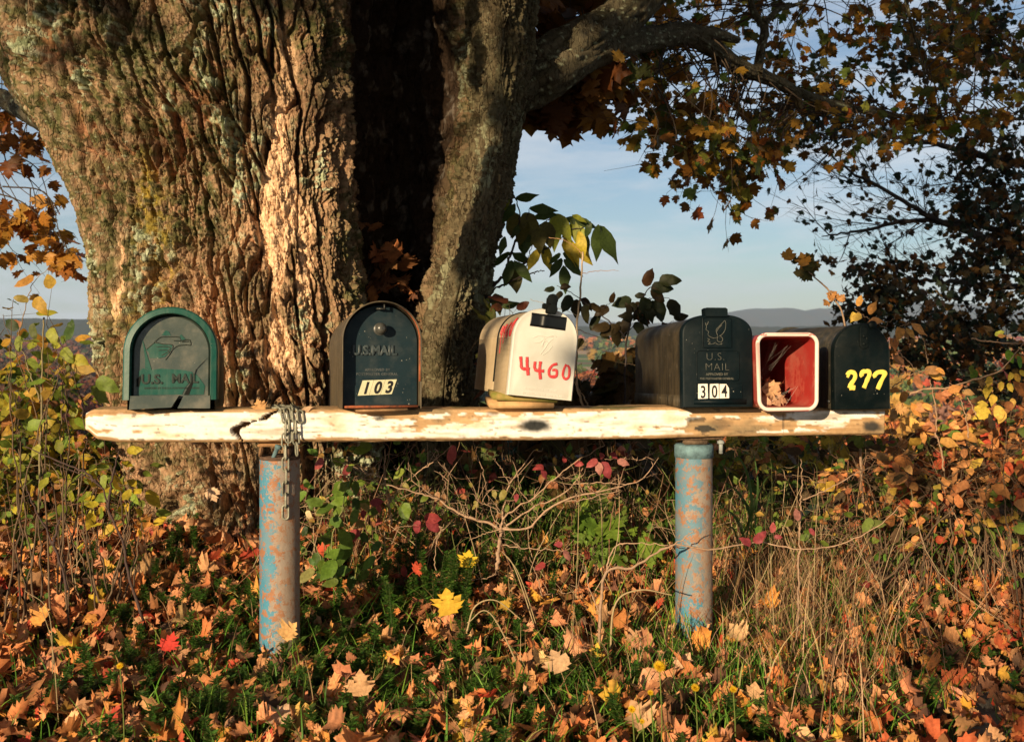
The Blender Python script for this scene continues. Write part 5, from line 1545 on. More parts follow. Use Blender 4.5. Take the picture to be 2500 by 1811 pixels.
# ---------------------------------------------------------------- leaf litter, grass and low weeds (ground cover nobody could count)
def gzf(x, y): return ground_z(x, y)
def blades(mb, x, y, z, h, w, lean, cols, r, segs=5, curl=.6):
    n = len(x); a = r.uniform(0, 2 * np.pi, n); t = np.linspace(0, 1, segs + 1)
    dx = np.cos(a); dy = np.sin(a)
    ln = lean * r.random(n) ** .7 * h
    bend = t[None, :] ** (1.5 + curl * r.random((n, 1)))
    cx = x[:, None] + (dx * ln)[:, None] * bend; cy = y[:, None] + (dy * ln)[:, None] * bend
    sag = (lean * r.random(n))[:, None] * .45 * t[None, :] ** 3
    cz = z[:, None] + h[:, None] * (t[None, :] - sag)
    ww = w[:, None] * (1 - t[None, :] ** 2.2) * .5 + .00015
    b = r.uniform(0, 2 * np.pi, n); wx_ = np.cos(b)[:, None] * ww; wy_ = np.sin(b)[:, None] * ww
    v = np.stack([np.stack([cx - wx_, cy - wy_, cz], -1), np.stack([cx + wx_, cy + wy_, cz], -1)], 2)   # n, s+1, 2, 3
    base = (np.arange(n) * (segs + 1) * 2)[:, None]; k = np.arange(segs)[None, :] * 2
    q = np.stack([base + k, base + k + 1, base + k + 3, base + k + 2], -1).reshape(-1, 4)
    c = cols[:, None, None, :] * (.75 + .4 * t[None, :, None, None]) * np.ones((1, 1, 2, 1))
    mb.add(v.reshape(-1, 3), q, None, np.clip(c, .003, 1).reshape(-1, 3))
r = np.random.default_rng(50)
def spread(n, ymin, ymax, r, xl=-1.12, xr=1.12, power=1.0):
    """points on the visible ground, evenly by area"""
    y = np.sqrt(r.uniform(ymin ** 2, ymax ** 2, n)); x = r.uniform(xl, xr, n) * (y * .52)
    return x, y
pal_litter = [(.66, .29, .13, 4.5), (.60, .22, .07, 3.4), (.38, .15, .06, 1.8), (.72, .38, .19, 2.2), (.62, .27, .06, 2), (.52, .07, .035, .6), (.66, .38, .05, .4), (.22, .10, .05, 1.6), (.10, .055, .035, 1.2)]
lit = MB()
x, y = spread(42000, 1.55, 7.5, r, -1.25, 1.3)
pxl = 1250 + x / y * F; pyl = 800 + (CH - gzf(x, y)) / y * F
dens = .62 + .9 * fbm(x * 2.2, y * 2.2, 3, 501)
green = np.clip(np.exp(-(((pxl - 1550) / 520) ** 2 + ((pyl - 1640) / 230) ** 2)) + .7 * np.exp(-(((pxl - 750) / 420) ** 2 + ((pyl - 1700) / 150) ** 2)) + .6 * np.exp(-(((pxl - 1900) / 260) ** 2 + ((pyl - 1450) / 260) ** 2)), 0, 1)
road = sstep(.80, .96, x - .10 * (y - 2.2) - 0.04 * perlin(y * 3, y * 0, 4)) * (y < 2.45)
keep = r.random(len(x)) < np.clip(dens + .35, .25, 1) * (1 - .25 * green) * (1 - .12 * road)
x, y, pxl, pyl = x[keep], y[keep], pxl[keep], pyl[keep]
n = len(x)
z = gzf(x, y) + .008 + np.abs(r.normal(size=n)) * .020 + .035 * np.exp(-(((pxl - 1450) / 600) ** 2 + ((pyl - 1660) / 230) ** 2)) * r.random(n) + .016 * (perlin(x * 7, y * 7, 9) > 0)
tilt = r.normal(size=(n, 3)) * np.array([.55, .55, .2]) + np.array([-.26, -.55, .80])
a = r.uniform(0, 2 * np.pi, n); tipd = np.stack([np.cos(a), np.sin(a), r.normal(size=n) * .35], 1)
sz = np.clip(.038 * np.exp(.33 * r.normal(size=n)), .018, .068)
sz = sz * np.where(pxl > 2000, .9, 1)
cols_ = pick_cols(pal_litter, n, r, .22)
# deeper leaves are older and browner
redl = (r.random(n) < .16) & (pxl > 2050)
cols_[redl] = np.array([.50, .11, .04])
add_leaves(lit, 'maple', np.stack([x, y, z], 1), frame_rot(tipd, tilt), sz, cols_, r, curl=2.6, fold=.9, nt=26, vary=.12, tipcol=(.44, .20, .09))
# broken, crumpled bits between them
m_ = 9000
x, y = spread(m_, 1.55, 6.0, r, -1.25, 1.3)
z = gzf(x, y) + .004 + np.abs(r.normal(size=m_)) * .010
add_leaves(lit, 'ovate', np.stack([x, y, z], 1), rand_rot(m_, r), r.uniform(.015, .045, m_), pick_cols(pal_litter, m_, r, .25) * .85, r, curl=2.5, fold=.9, nt=8)
o = lit.build('leaf_litter', M['dry'])
tag(o, kind='stuff')

grass = MB()
def patch(n, cpx, cpy, sx_, sy_, r):
    """ground points scattered about the spot seen at (cpx, cpy)"""
    px = cpx + r.normal(size=n) * sx_; py = np.clip(cpy + r.normal(size=n) * sy_, 1120, 2000)
    y = CH / (py - 800) * F; x = (px - 1250) / F * y
    for _ in range(2):
        y = (CH - gzf(x, y)) / (py - 800) * F; x = (px - 1250) / F * y
    return x, y
pal_g = [(.11, .26, .03, 3), (.18, .34, .04, 2), (.05, .14, .018, 1.5), (.34, .34, .10, 1)]
for (n, cx_, cy_, sx_, sy_, h0, h1) in ((5200, 1520, 1680, 330, 80, .05, .14), (2200, 1250, 1780, 500, 80, .05, .14), (1700, 760, 1560, 150, 90, .06, .17), (1500, 620, 1730, 300, 70, .05, .13),
                                        (2600, 1930, 1560, 190, 110, .06, .18), (1800, 1750, 1740, 260, 60, .05, .13), (1200, 1800, 1330, 170, 60, .12, .34), (700, 2250, 1520, 180, 150, .04, .10),
                                        (900, 200, 1600, 220, 130, .04, .11), (1500, 1400, 1350, 240, 70, .07, .20), (500, 1080, 1460, 90, 60, .05, .12), (600, 2100, 1770, 150, 50, .04, .1), (2200, 1230, 1330, 230, 50, .12, .32), (1500, 2000, 1330, 220, 50, .12, .32), (1500, 1700, 1560, 120, 80, .06, .2)):
    x, y = patch(n, cx_, cy_, sx_, sy_, r)
    # clump them
    cxs = perlin(x * 9, y * 9, 13) > -.12
    cxs &= r.random(len(x)) < .42
    x, y = x[cxs], y[cxs]; n = len(x)
    blades(grass, x, y, gzf(x, y), r.uniform(h0, h1, n) * .9, r.uniform(.0020, .0048, n), r.uniform(.4, 1.5), pick_cols(pal_g, n, r, .2), r)
o = grass.build('grass', M['grass']); tag(o, kind='stuff')
dry = MB()
pal_d = [(.54, .36, .19, 3), (.36, .22, .11, 3), (.66, .48, .28, 1), (.20, .11, .06, 2)]
for (n, cx_, cy_, sx_, sy_, h0, h1, w0) in ((1500, 1960, 1540, 130, 110, .14, .40, .0022), (700, 1820, 1420, 110, 90, .14, .36, .0024), (600, 1480, 1540, 230, 110, .06, .20, .0022), (420, 2080, 1640, 120, 90, .08, .30, .0018),
                                            (300, 1250, 1700, 300, 80, .06, .20, .0020), (260, 420, 1480, 240, 120, .08, .22, .0018), (420, 1640, 1640, 190, 60, .08, .22, .002), (240, 170, 1330, 150, 60, .08, .26, .002)):
    x, y = patch(n, cx_, cy_, sx_, sy_, r)
    kk = r.random(n) < .38; x, y = x[kk], y[kk]; n = len(x)
    blades(dry, x, y, gzf(x, y), r.uniform(h0, h1, n) * .85, r.uniform(w0 * .45, w0 * 1.25, n), .6, pick_cols(pal_d, n, r, .15), r, segs=6, curl=1.0)
# a few long bowed straws
for (pts, y_, w) in (([(1490, 1640), (1500, 1480), (1560, 1440), (1640, 1452)], 2.45, .003), ([(1300, 1700), (1200, 1500), (1140, 1520)], 2.3, .0022), ([(1560, 1540), (1800, 1500), (1960, 1180)], 2.7, .0016),
                     ([(1140, 1540), (1160, 1480), (1210, 1465), (1270, 1510)], 2.35, .0024), ([(1400, 1600), (1410, 1350), (1416, 1100)], 2.85, .0015), ([(1340, 1640), (1262, 1400), (1225, 1345)], 2.6, .0020),
                     ([(1350, 1660), (1275, 1420), (1232, 1352)], 2.6, .0018), ([(2080, 1700), (2150, 1620), (2190, 1500)], 2.3, .0014), ([(130, 1700), (120, 1500), (60, 1440)], 2.3, .0013),
                     ([(145, 1790), (128, 1580), (100, 1480)], 2.1, .0012), ([(1920, 1811), (1895, 1600), (1880, 1350)], 2.5, .0018), ([(1985, 1560), (1990, 1330), (2000, 1180)], 2.7, .0014)):
    dry.tube(spline([P(a_, b_, y_) for a_, b_ in pts], 20), np.linspace(w, w * .5, 20), 4, (.52, .40, .22), cap=False)
o = dry.build('dry_grass', M['grass']); tag(o, kind='stuff')
# low feathery weeds
cov = MB(); covs = MB()
for (n, cx_, cy_, sx_, sy_) in ((170, 1080, 1420, 120, 80), (150, 700, 1560, 120, 60), (230, 900, 1700, 380, 70), (120, 360, 1440, 160, 80), (130, 1500, 1700, 330, 80), (90, 420, 1720, 240, 60), (60, 2300, 1480, 140, 130), (70, 1150, 1590, 200, 60)):
    x, y = patch(n, cx_, cy_, sx_, sy_, r)
    for xx_, yy_ in zip(x, y):
        z0 = float(gzf(xx_, yy_)); h = r.uniform(.03, .09)
        if cy_ < 1440 and r.random() < .5: h *= 2.2
        top_ = np.array([xx_ + r.normal() * .02, yy_ + r.normal() * .02, z0 + h])
        covs.tube(spline([[xx_, yy_, z0], (np.array([xx_, yy_, z0]) + top_) / 2 + r.normal(size=3) * .008, top_], 5), .0008, 3, (.10, .14, .04), cap=False)
        k = int(h / .004) + 4; t = np.repeat(np.linspace(.15, 1, k), 4)[:, None]
        pos = np.array([[xx_, yy_, z0]]) * (1 - t) + top_ * t
        a = np.tile(np.arange(4) * np.pi / 2, k) + np.repeat(r.uniform(0, 3, k), 4)
        d = np.stack([np.cos(a), np.sin(a), .35 + 0 * a], 1)
        add_leaves(cov, 'leaflet', pos, frame_rot(d, np.tile([[0, 0, 1.0]], (len(a), 1)) + .2 * r.normal(size=(len(a), 3))), r.uniform(.010, .020, len(a)), pick_cols([(.06, .15, .022, 3), (.10, .20, .035, 2), (.15, .19, .05, 1)], len(a), r), r, curl=.5, fold=.2, nt=4)
o = cov.build('ground_cover', M['leaf']); tag(o, kind='stuff')
o = covs.build('ground_cover_stems', M['grass']); tag(o, kind='stuff')

# ---------------------------------------------------------------- verge of the road in the near right corner
rv = MB()
xs_ = np.linspace(0, 1, 60); yr_ = np.linspace(-1, 2.6, 120)
XX, YY = np.meshgrid(xs_, yr_)
xe = .86 + .14 * (YY - 2.0) * .6 + .05 * perlin(YY * 4, YY * 0, 14) + .02 * perlin(YY * 14, YY * 0, 15)
Xr = xe + XX * 2.5
edge_dn = sstep(0, .05, XX) * 0.012
Zr = np.minimum(gzf(Xr, YY), .0) * .6 + gzf(xe, YY) * 0 - .022 + edge_dn + .006 * fbm(Xr * 5, YY * 5, 2, 16) - .05 * (XX < .01) - .03 * sstep(2.35, 2.6, YY) 
i_ = np.arange(119)[:, None] * 60; j_ = np.arange(59)[None, :]
rc = mixc(np.zeros(XX.shape + (3,)) + np.array([.12, .11, .09]), (.20, .18, .15), .5 + fbm(Xr * 30, YY * 30, 3, 17))
M['asphalt'] = mat_attr('worn_asphalt', .9, .4, 120, .9, .003, .2)
o = mesh_from('road', np.stack([Xr, YY, Zr], -1).reshape(-1, 3), np.stack([i_ + j_, i_ + j_ + 1, i_ + 61 + j_, i_ + 60 + j_], -1).reshape(-1, 4), M['asphalt'], None, True, rc.reshape(-1, 3))
tag(o, kind='structure')

# ---------------------------------------------------------------- tangle of thin stems and weeds under and behind the beam
r = np.random.default_rng(57)
tg = MB(); tl = MB()
for (n, x0, x1, y0, y1, d0, d1) in ((300, 740, 1640, 1090, 1400, 2.98, 3.6), (190, 1740, 2520, 1080, 1330, 2.9, 3.9), (45, 0, 340, 1080, 1300, 3.0, 3.8)):
    for k in range(n):
        d = r.uniform(d0, d1); px = r.uniform(x0, x1); py = r.uniform(y0, y1)
        tip = P(px, py, d); bx_ = tip[0] + r.normal() * .14; by_ = d + r.normal() * .08
        b = np.array([bx_, by_, float(gzf(bx_, by_))])
        if tip[2] < b[2] + .05: continue
        mid = (b + tip) / 2 + r.normal(size=3) * .04
        p = spline([b, mid, tip, tip + r.normal(size=3) * np.array([.05, .03, .03])], 14)
        c = np.array([(.22, .11, .07), (.30, .17, .10), (.42, .30, .18), (.14, .16, .05)][int(r.integers(4))]) * r.uniform(.7, 1.2)
        w = r.uniform(.0007, .0017)
        tg.tube(p, np.linspace(w, w * .4, 14), 4, c, cap=False)
        for s_ in range(3):
            i0_ = r.integers(4, 13); e = p[i0_] + r.normal(size=3) * np.array([.05, .04, .04]) + np.array([0, 0, .02])
            tg.tube(spline([p[i0_], (p[i0_] + e) / 2 + r.normal(size=3) * .008, e], 6), np.linspace(w * .6, w * .3, 6), 3, c, cap=False)
            if r.random() < .55:
                m = int(r.integers(1, 4)); at = e + r.normal(size=(m, 3)) * .012
                add_leaves(tl, 'ovate', at, frame_rot(r.normal(size=(m, 3)) + np.array([0, 0, -.3]), r.normal(size=(m, 3)) * .6 + np.array([-.2, -.8, .6])), r.uniform(.015, .040, m),
                           pick_cols([(.10, .18, .03, 3), (.18, .24, .04, 2), (.42, .18, .07, 2), (.50, .34, .08, 1), (.34, .07, .05, .7)], m, r, .2), r, curl=1.0, fold=.5)
o = tg.build('undergrowth', M['twig']); tag(o, kind='stuff')
o = tl.build('undergrowth_leaves', M['leaf']); tag(o, kind='stuff')
# ---------------------------------------------------------------- plants one can tell apart
def root_plant(name, px, y, label, cat, group=None):
    x = (px - 1250) / F * y
    z = float(ground_z(x, y))
    return empty(name, (x, y, z), label, cat, group)
def part(mb, name, mat, root, smooth=True):
    o = mb.build(name, mat, root, smooth); o.location = -Vector(root.location); return o
def twig_px(mb, pts, y, r0, r1, c, n=20, sides=6, bow=0.0, jit=0.004, rg=np.random.default_rng(9)):
    """a twig through photo points at depth y (or at per-point depths)"""
    w = np.array([P(p[0], p[1], p[2] if len(p) > 2 else y) for p in pts])
    s = spline(w, n)
    s[1:-1] += rg.normal(size=(n - 2, 3)) * jit * .35
    k = np.linspace(r0, r1, n) * (1 + .12 * rg.normal(size=n))
    mb.tube(s, k, sides, c, cap=True)
    return s
def hang(mb, kind, at, size, tipdir, up, col, r, curl=.7, fold=.4, vary=.08):
    add_leaves(mb, kind, np.array([at], float), frame_rot(np.array([tipdir], float), np.array([up], float)), np.array([size]), np.array([col], float), r, curl=curl, fold=fold, vary=vary)

# --- bush with bare silvery twigs and a few crimson leaves, between the posts
r = np.random.default_rng(60)
rb_ = root_plant('bush', 1215, 2.95, 'nearly bare bush with pale forking twigs and crimson leaves between the two posts', 'bush')
st = MB(); lf = MB(); TW = (.38, .25, .165); Yb = 2.86
def c7(x, y, d=None):
    p = (700 + x / 2.268, 1050 + y / 2.268)
    return p if d is None else p + (d,)
br = [([(1165, 770), (1175, 640), (1190, 550)], .008, .0065), ([(1190, 550), (1130, 520), (1000, 480), (900, 430), (850, 385)], .0052, .0038), ([(850, 385), (740, 350), (640, 325), (500, 290), (265, 237)], .0034, .0014),
      ([(850, 385), (760, 330), (640, 240), (605, 215)], .0020, .0009), ([(1190, 550), (1195, 470), (1215, 370), (1232, 300), (1300, 210), (1370, 110)], .0040, .0015), ([(1232, 300), (1190, 220), (1135, 140)], .002, .001),
      ([(1195, 500), (1250, 440), (1380, 360), (1500, 250), (1590, 180), (1760, 85)], .0036, .0012), ([(1195, 545), (1260, 500), (1380, 420), (1500, 370), (1590, 300), (1640, 210)], .0042, .0016),
      ([(1195, 545), (1330, 545), (1400, 480), (1520, 390), (1700, 345), (1850, 310), (1970, 265), (2060, 150)], .0048, .0012), ([(1590, 300), (1720, 290), (1880, 300)], .002, .0009), ([(580, 520), (565, 400), (540, 260), (545, 100)], .0032, .0016),
      ([(1190, 550), (1100, 570), (1010, 612)], .002, .001), ([(1195, 635), (1340, 655), (1500, 665), (1640, 690)], .0020, .001), ([(680, 268), (760, 210), (830, 160), (915, 82)], .0026, .001), ([(830, 160), (835, 120), (822, 100)], .0018, .0009),
      ([(680, 268), (640, 300), (590, 370), (560, 420)], .002, .0014), ([(195, 155), (260, 165), (330, 190)], .0013, .001), ([(330, 190), (400, 225), (480, 250), (560, 270)], .0014, .0018), ([(850, 385), (880, 300), (845, 230)], .0014, .0007),
      ([(500, 290), (430, 230), (385, 185)], .0014, .0007), ([(560, 370), (500, 330), (400, 310)], .0012, .0006), ([(1195, 470), (1150, 430), (1070, 400), (1045, 370)], .0014, .0007), ([(1190, 540), (1140, 470), (1110, 350), (1080, 200)], .0016, .0007),
      ([(1160, 540), (1165, 460), (1160, 370)], .0014, .0007), ([(1380, 420), (1330, 380), (1290, 330), (1280, 250)], .0014, .0007), ([(1500, 370), (1540, 330), (1480, 200)], .0013, .0006), ([(1640, 345), (1600, 250), (1540, 120)], .0014, .0006),
      ([(1400, 500), (1360, 420), (1290, 340)], .0014, .0007), ([(1700, 345), (1790, 290), (1850, 260)], .0012, .0006), ([(1970, 265), (2050, 240)], .001, .0005), ([(1000, 480), (990, 420), (930, 400)], .0012, .0006),
      ([(900, 430), (890, 360), (895, 250), (865, 190)], .0013, .0006), ([(580, 560), (640, 530), (720, 525)], .0012, .0006), ([(1410, 930), (1390, 830), (1345, 700)], .0022, .001), ([(1410, 930), (1450, 905), (1560, 900), (1640, 880)], .002, .0008),
      ([(830, 800), (820, 700), (835, 600), (870, 520)], .0018, .0008), ([(835, 838), (960, 825), (1090, 820), (1165, 795)], .0022, .0012), ([(1760, 160), (1850, 160), (1990, 160), (2090, 130), (2140, 112)], .0016, .0008),
      ([(1700, 345), (1672, 320), (1668, 290)], .0014, .001), ([(1520, 390), (1600, 390), (1690, 370), (1850, 330)], .0022, .0012)]
for k, (pts, r0, r1) in enumerate(br):
    twig_px(st, [c7(a, b, Yb + .02 * math.sin(k * 2.1) + .05 * (i_ / max(1, len(pts) - 1)) * math.cos(k * 1.7)) for i_, (a, b) in enumerate(pts)], Yb, r0 * .78, r1 * .78, np.array(TW) * r.uniform(.8, 1.1), n=22, jit=.0045, rg=r)
    if len(pts) > 3:            # short side spurs
        w = spline([P(*c7(a, b, Yb)) for a, b in pts], 40)
        for s_ in range(5):
            b0 = w[r.integers(8, 40)]; e = b0 + np.array([r.normal() * .03, r.normal() * .02, abs(r.normal()) * .04])
            st.tube(spline([b0, (b0 + e) / 2 + r.normal(size=3) * .006, e], 6), np.linspace(.0011, .0005, 6), 4, TW, cap=False)
CR = [(.46, .10, .10), (.42, .07, .07), (.52, .22, .18), (.34, .06, .07)]
for (x_, y_, L, dx_, dz_) in ((200, 158, .046, -.7, -.8), (333, 190, .042, -.1, -1), (915, 85, .066, .05, -1), (1425, 200, .036, -1, -.1), (1415, 215, .034, .4, -.8), (1720, 160, .040, -.9, -.6), (1725, 175, .040, .1, -1), (1745, 175, .056, .45, -1),
                              (1830, 165, .038, .9, -.3), (1735, 125, .028, .2, -.4), (1790, 125, .028, .6, -.4), (1830, 105, .030, 1, .05), (460, 400, .040, 1, .1), (500, 400, .040, .2, -1), (760, 480, .052, 1, -.15), (775, 490, .056, .8, -.9),
                              (735, 500, .044, -.3, -1), (400, 550, .052, -.8, -.8), (425, 440, .026, 0, -1), (1530, 630, .030, -1, -.1), (1540, 660, .038, .5, -1), (1430, 735, .036, -1, -.5), (1272, 350, .026, -.1, -1), (1590, 180, .030, .9, -.1), (1540, 180, .022, -.2, .9)):
    hang(lf, 'ovate', P(*c7(x_, y_, Yb - .01)), L, (dx_, -.25 + .3 * r.normal(), dz_), (r.normal() * .5, -1, .5), CR[int(r.integers(4))], r, curl=.9, fold=.5)
for (x_, y_, L) in ((1010, 290, .018), (1040, 390, .022), (1050, 410, .020), (1210, 330, .034), (840, 340, .030), (1145, 330, .026), (870, 350, .026), (600, 265, .026), (640, 290, .028), (620, 245, .022)):
    hang(lf, 'ovate', P(*c7(x_, y_, Yb + .01)), L, (r.normal() * .6, -.2, -1), (r.normal() * .4, -1, .4), (.36, .30, .08) if x_ < 700 or x_ > 1000 else (.50, .27, .13), r)
part(st, 'twigs', M['twig'], rb_); part(lf, 'leaves', M['leaf'], rb_)

# --- low bush whose twigs cross in front of the right post
rb2 = root_plant('bush', 1480, 2.52, 'low straggling bush whose bare twig crosses in front of the right post', 'bush')
st = MB(); lf = MB()
for k, (pts, r0, r1) in enumerate([([(1462, 1600), (1466, 1500), (1480, 1395), (1540, 1388), (1592, 1355), (1645, 1330), (1740, 1340), (1850, 1322)], .0042, .0018), ([(1635, 1335), (1690, 1300), (1710, 1288)], .0015, .0007),
                                   ([(1480, 1395), (1510, 1330), (1632, 1330)], .002, .0010), ([(1466, 1500), (1440, 1440), (1430, 1380)], .002, .001), ([(1850, 1322), (1960, 1340), (2060, 1325), (2150, 1280), (2200, 1230)], .0018, .0007),
                                   ([(1960, 1220), (2030, 1190), (2100, 1150), (2160, 1130)], .0018, .0007), ([(1952, 1235), (1958, 1180), (1955, 1120)], .0016, .0008), ([(1945, 1560), (1950, 1400), (1955, 1235)], .0026, .0018)]):
    twig_px(st, pts, 2.48 + .03 * (k > 3), r0, r1, np.array(TW) * r.uniform(.85, 1.1), n=26, rg=r)
for (px, py, L, dx_, dz_) in ((1835, 1328, .036, -.9, .5), (1842, 1326, .042, .75, .85), (1885, 1300, .028, .1, 1), (1950, 1270, .034, -.3, .9), (1975, 1290, .022, .5, -.6), (1890, 1310, .020, 1, 0)):
    hang(lf, 'ovate', P(px, py, 2.47), L, (dx_, -.2, dz_), (r.normal() * .3, -1, .3), CR[int(r.integers(4))], r)
part(st, 'twigs', M['twig'], rb2); part(lf, 'leaves', M['leaf'], rb2)

# --- bramble with light green rounded leaves beside the left post
rv_ = root_plant('bramble', 810, 2.78, 'bramble with light green toothed leaves climbing just right of the left post', 'bramble')
st = MB(); lf = MB()
twig_px(st, [(835, 1480), (810, 1330), (835, 1240), (850, 1160)], 2.8, .0022, .0012, (.2, .2, .08), rg=r); twig_px(st, [(835, 1480), (790, 1380), (770, 1330)], 2.8, .002, .001, (.2, .2, .08), rg=r)
for (x_, y_, L) in ((300, 300, .060), (345, 310, .062), (330, 240, .040), (290, 400, .055), (340, 400, .050), (260, 430, .056), (240, 510, .050), (300, 470, .055), (290, 570, .065), (250, 620, .060), (330, 640, .075), (190, 740, .055), (240, 750, .072),
                    (290, 740, .070), (150, 700, .045), (160, 790, .060), (215, 800, .062), (270, 800, .055), (330, 690, .055), (370, 300, .045), (280, 340, .05), (640, 420, .048), (620, 450, .042), (650, 235, .040), (470, 110, .055), (410, 90, .040)):
    hang(lf, 'ovate', P(*c7(x_ + r.normal() * 6, y_ - 20, 2.80 + r.normal() * .03)), L * 1.0, (r.normal() * .8, -.3, -.6 + .5 * r.normal()), (r.normal() * .4, -1, .55), pick_cols([(.16, .24, .035, 3), (.24, .28, .05, 1.5), (.10, .18, .03, 2), (.30, .30, .10, .7)], 1, r)[0], r, curl=.6, fold=.4)
for k in range(26):
    hang(lf, 'ovate', P(740 + r.uniform(0, 190), r.uniform(1190, 1430), 2.86 + r.normal() * .04), r.uniform(.03, .055), (r.normal(), -.2, -.6 + .6 * r.normal()), (r.normal() * .4, -1, .6), pick_cols([(.13, .20, .03, 3), (.30, .26, .07, 1), (.07, .13, .03, 2)], 1, r)[0], r)
part(st, 'stems', M['twig'], rv_); part(lf, 'leaves', M['leaf'], rv_)

# --- generic shrub made of stems with alternating leaves
def shrub(name, label, cat, region, depth, nstem, nleaf, size, pal, kind, r, basepx, tw=.003, tcol=(.12, .08, .05), spread_=.06, group=None, leafmat='leaf', up=.6, side=None, hangd=-.3, curl=.8, fold=.4, jy=.12, tlow=.62):
    root = root_plant(name, basepx[0], depth, label, cat, group)
    rt = np.array(root.location)
    st = MB(); lf = MB()
    tips = sample_poly(region, nstem, r)
    for (px, py) in tips:
        d = depth + r.normal() * jy
        tip = P(px, py, d)
        b = rt + np.array([(r.random() - .5) * (basepx[1] / F * depth), r.normal() * jy, 0]); b[2] = float(ground_z(b[0], b[1])) - .01
        mid = b * .45 + tip * .55 + np.array([r.normal() * .05, r.normal() * .04, .06])
        pts = spline([b, mid, tip], 26)
        pts[1:] += r.normal(size=(25, 3)) * .003
        st.tube(pts, np.linspace(tw, tw * .25, 26), 5, np.array(tcol) * r.uniform(.7, 1.3), cap=False)
        n = nleaf
        t = 1 - np.abs(r.random(n)) ** 1.3 * tlow
        at = np.stack([np.interp(t, np.linspace(0, 1, 26), pts[:, k]) for k in range(3)], 1)
        off = r.normal(size=(n, 3)) * spread_ * np.array([1, .8, .8])
        e = at + off
        for p0, p1 in zip(at, e): st.tube([p0, p1], [tw * .28, tw * .18], 3, tcol, cap=False)
        tipd = off / (np.linalg.norm(off, axis=1, keepdims=True) + 1e-6) + np.array([0, -.1, hangd]) + .3 * r.normal(size=(n, 3))
        upv = r.normal(size=(n, 3)) * .7 + np.array([-.2, -.7, up])
        add_leaves(lf, kind, e, frame_rot(tipd, upv), size * np.clip(1 + .25 * r.normal(size=n), .5, 1.6), pick_cols(pal, n, r, .18), r, curl=curl, fold=fold, nt=10)
    part(st, 'stems', M['twig'], root); part(lf, 'leaves', M[leafmat], root)
    return root
pal_yg = [(.42, .34, .035, 3), (.28, .30, .035, 3), (.14, .20, .03, 3), (.50, .26, .04, 2), (.05, .09, .02, 3), (.45, .20, .08, 1.5), (.30, .12, .05, 1)]
shrub('shrub', 'dense yellow and green shrub filling the left edge below the beam end', 'shrub', [(-60, 900), (60, 790), (140, 800), (200, 900), (215, 960), (200, 1080), (280, 1110), (300, 1230), (160, 1290), (-60, 1290)], 3.75, 62, 32, .056, pal_yg, 'ovate', np.random.default_rng(61), (120, 420), jy=.22, spread_=.075, tlow=.95, tw=.0012, tcol=(.05, .035, .025))
shrub('shrub', 'sparse yellow green stems standing against the valley left of the green mailbox', 'shrub', [(-20, 760), (60, 700), (110, 640), (130, 760), (200, 860), (120, 930), (-20, 920)], 2.75, 12, 5, .048, [(.36, .33, .04, 3), (.20, .26, .04, 3), (.46, .30, .05, 1.5)], 'ovate', np.random.default_rng(62), (90, 160), spread_=.035, jy=.06)
# tall shoot with three tawny leaves
rs = root_plant('sapling', 100, 2.7, 'thin upright shoot carrying three tawny leaves against the sky at the far left', 'sapling')
st = MB(); lf = MB()
twig_px(st, [(45, 815), (65, 740), (80, 690), (115, 658)], 2.7, .0016, .0007, (.25, .17, .10), rg=r); twig_px(st, [(95, 1250), (100, 1000), (106, 800), (108, 775)], 2.7, .003, .0016, (.22, .18, .10), rg=r); twig_px(st, [(100, 980), (70, 900), (45, 815)], 2.7, .002, .0014, (.22, .18, .10), rg=r)
for (px, py, L, d_, c_) in ((82, 676, .058, (-1, -.1, -.45), (.50, .25, .06)), (70, 735, .042, (-1, -.2, .35), (.34, .26, .07)), (83, 726, .060, (.7, -.2, -.9), (.52, .32, .045)), (78, 790, .045, (.2, -.2, -1), (.10, .12, .03)), (45, 820, .045, (.1, -.3, -1), (.22, .26, .04)),
                            (120, 800, .055, (.4, -.2, -1), (.34, .36, .05)), (150, 850, .055, (.7, -.3, -.8), (.26, .30, .04)), (175, 870, .055, (1, -.3, -.4), (.42, .38, .05))):
    hang(lf, 'ovate', P(px, py, 2.69), L, d_, (-.3, -1, .6), c_, r, curl=.9, fold=.5)
part(st, 'stems', M['twig'], rs); part(lf, 'leaves', M['leaf'], rs)
# yellow leaves against the foot of the trunk under the beam
shrub('shrub', 'small yellow leaved shrub under the left end of the beam', 'shrub', [(250, 1090), (330, 1100), (335, 1200), (260, 1230), (230, 1150)], 2.85, 12, 5, .042, [(.55, .42, .04, 3), (.25, .33, .05, 2)], 'ovate', np.random.default_rng(63), (270, 60), spread_=.03, jy=.05)
# dark leaning stems lower left
rs = root_plant('sapling', 330, 2.5, 'dark bare stems leaning up through the leaf litter left of the left post', 'sapling')
st = MB()
for pts in ([(350, 1515), (318, 1420), (300, 1330), (265, 1240), (240, 1180), (130, 1130)], [(165, 1440), (130, 1330), (85, 1240), (60, 1180)], [(265, 1240), (275, 1160), (290, 1100)], [(240, 1180), (200, 1150), (60, 1090)], [(130, 1330), (150, 1250)]):
    twig_px(st, pts, 2.5, .0040, .0012, (.07, .045, .04), rg=r)
part(st, 'stems', M['twig'], rs)

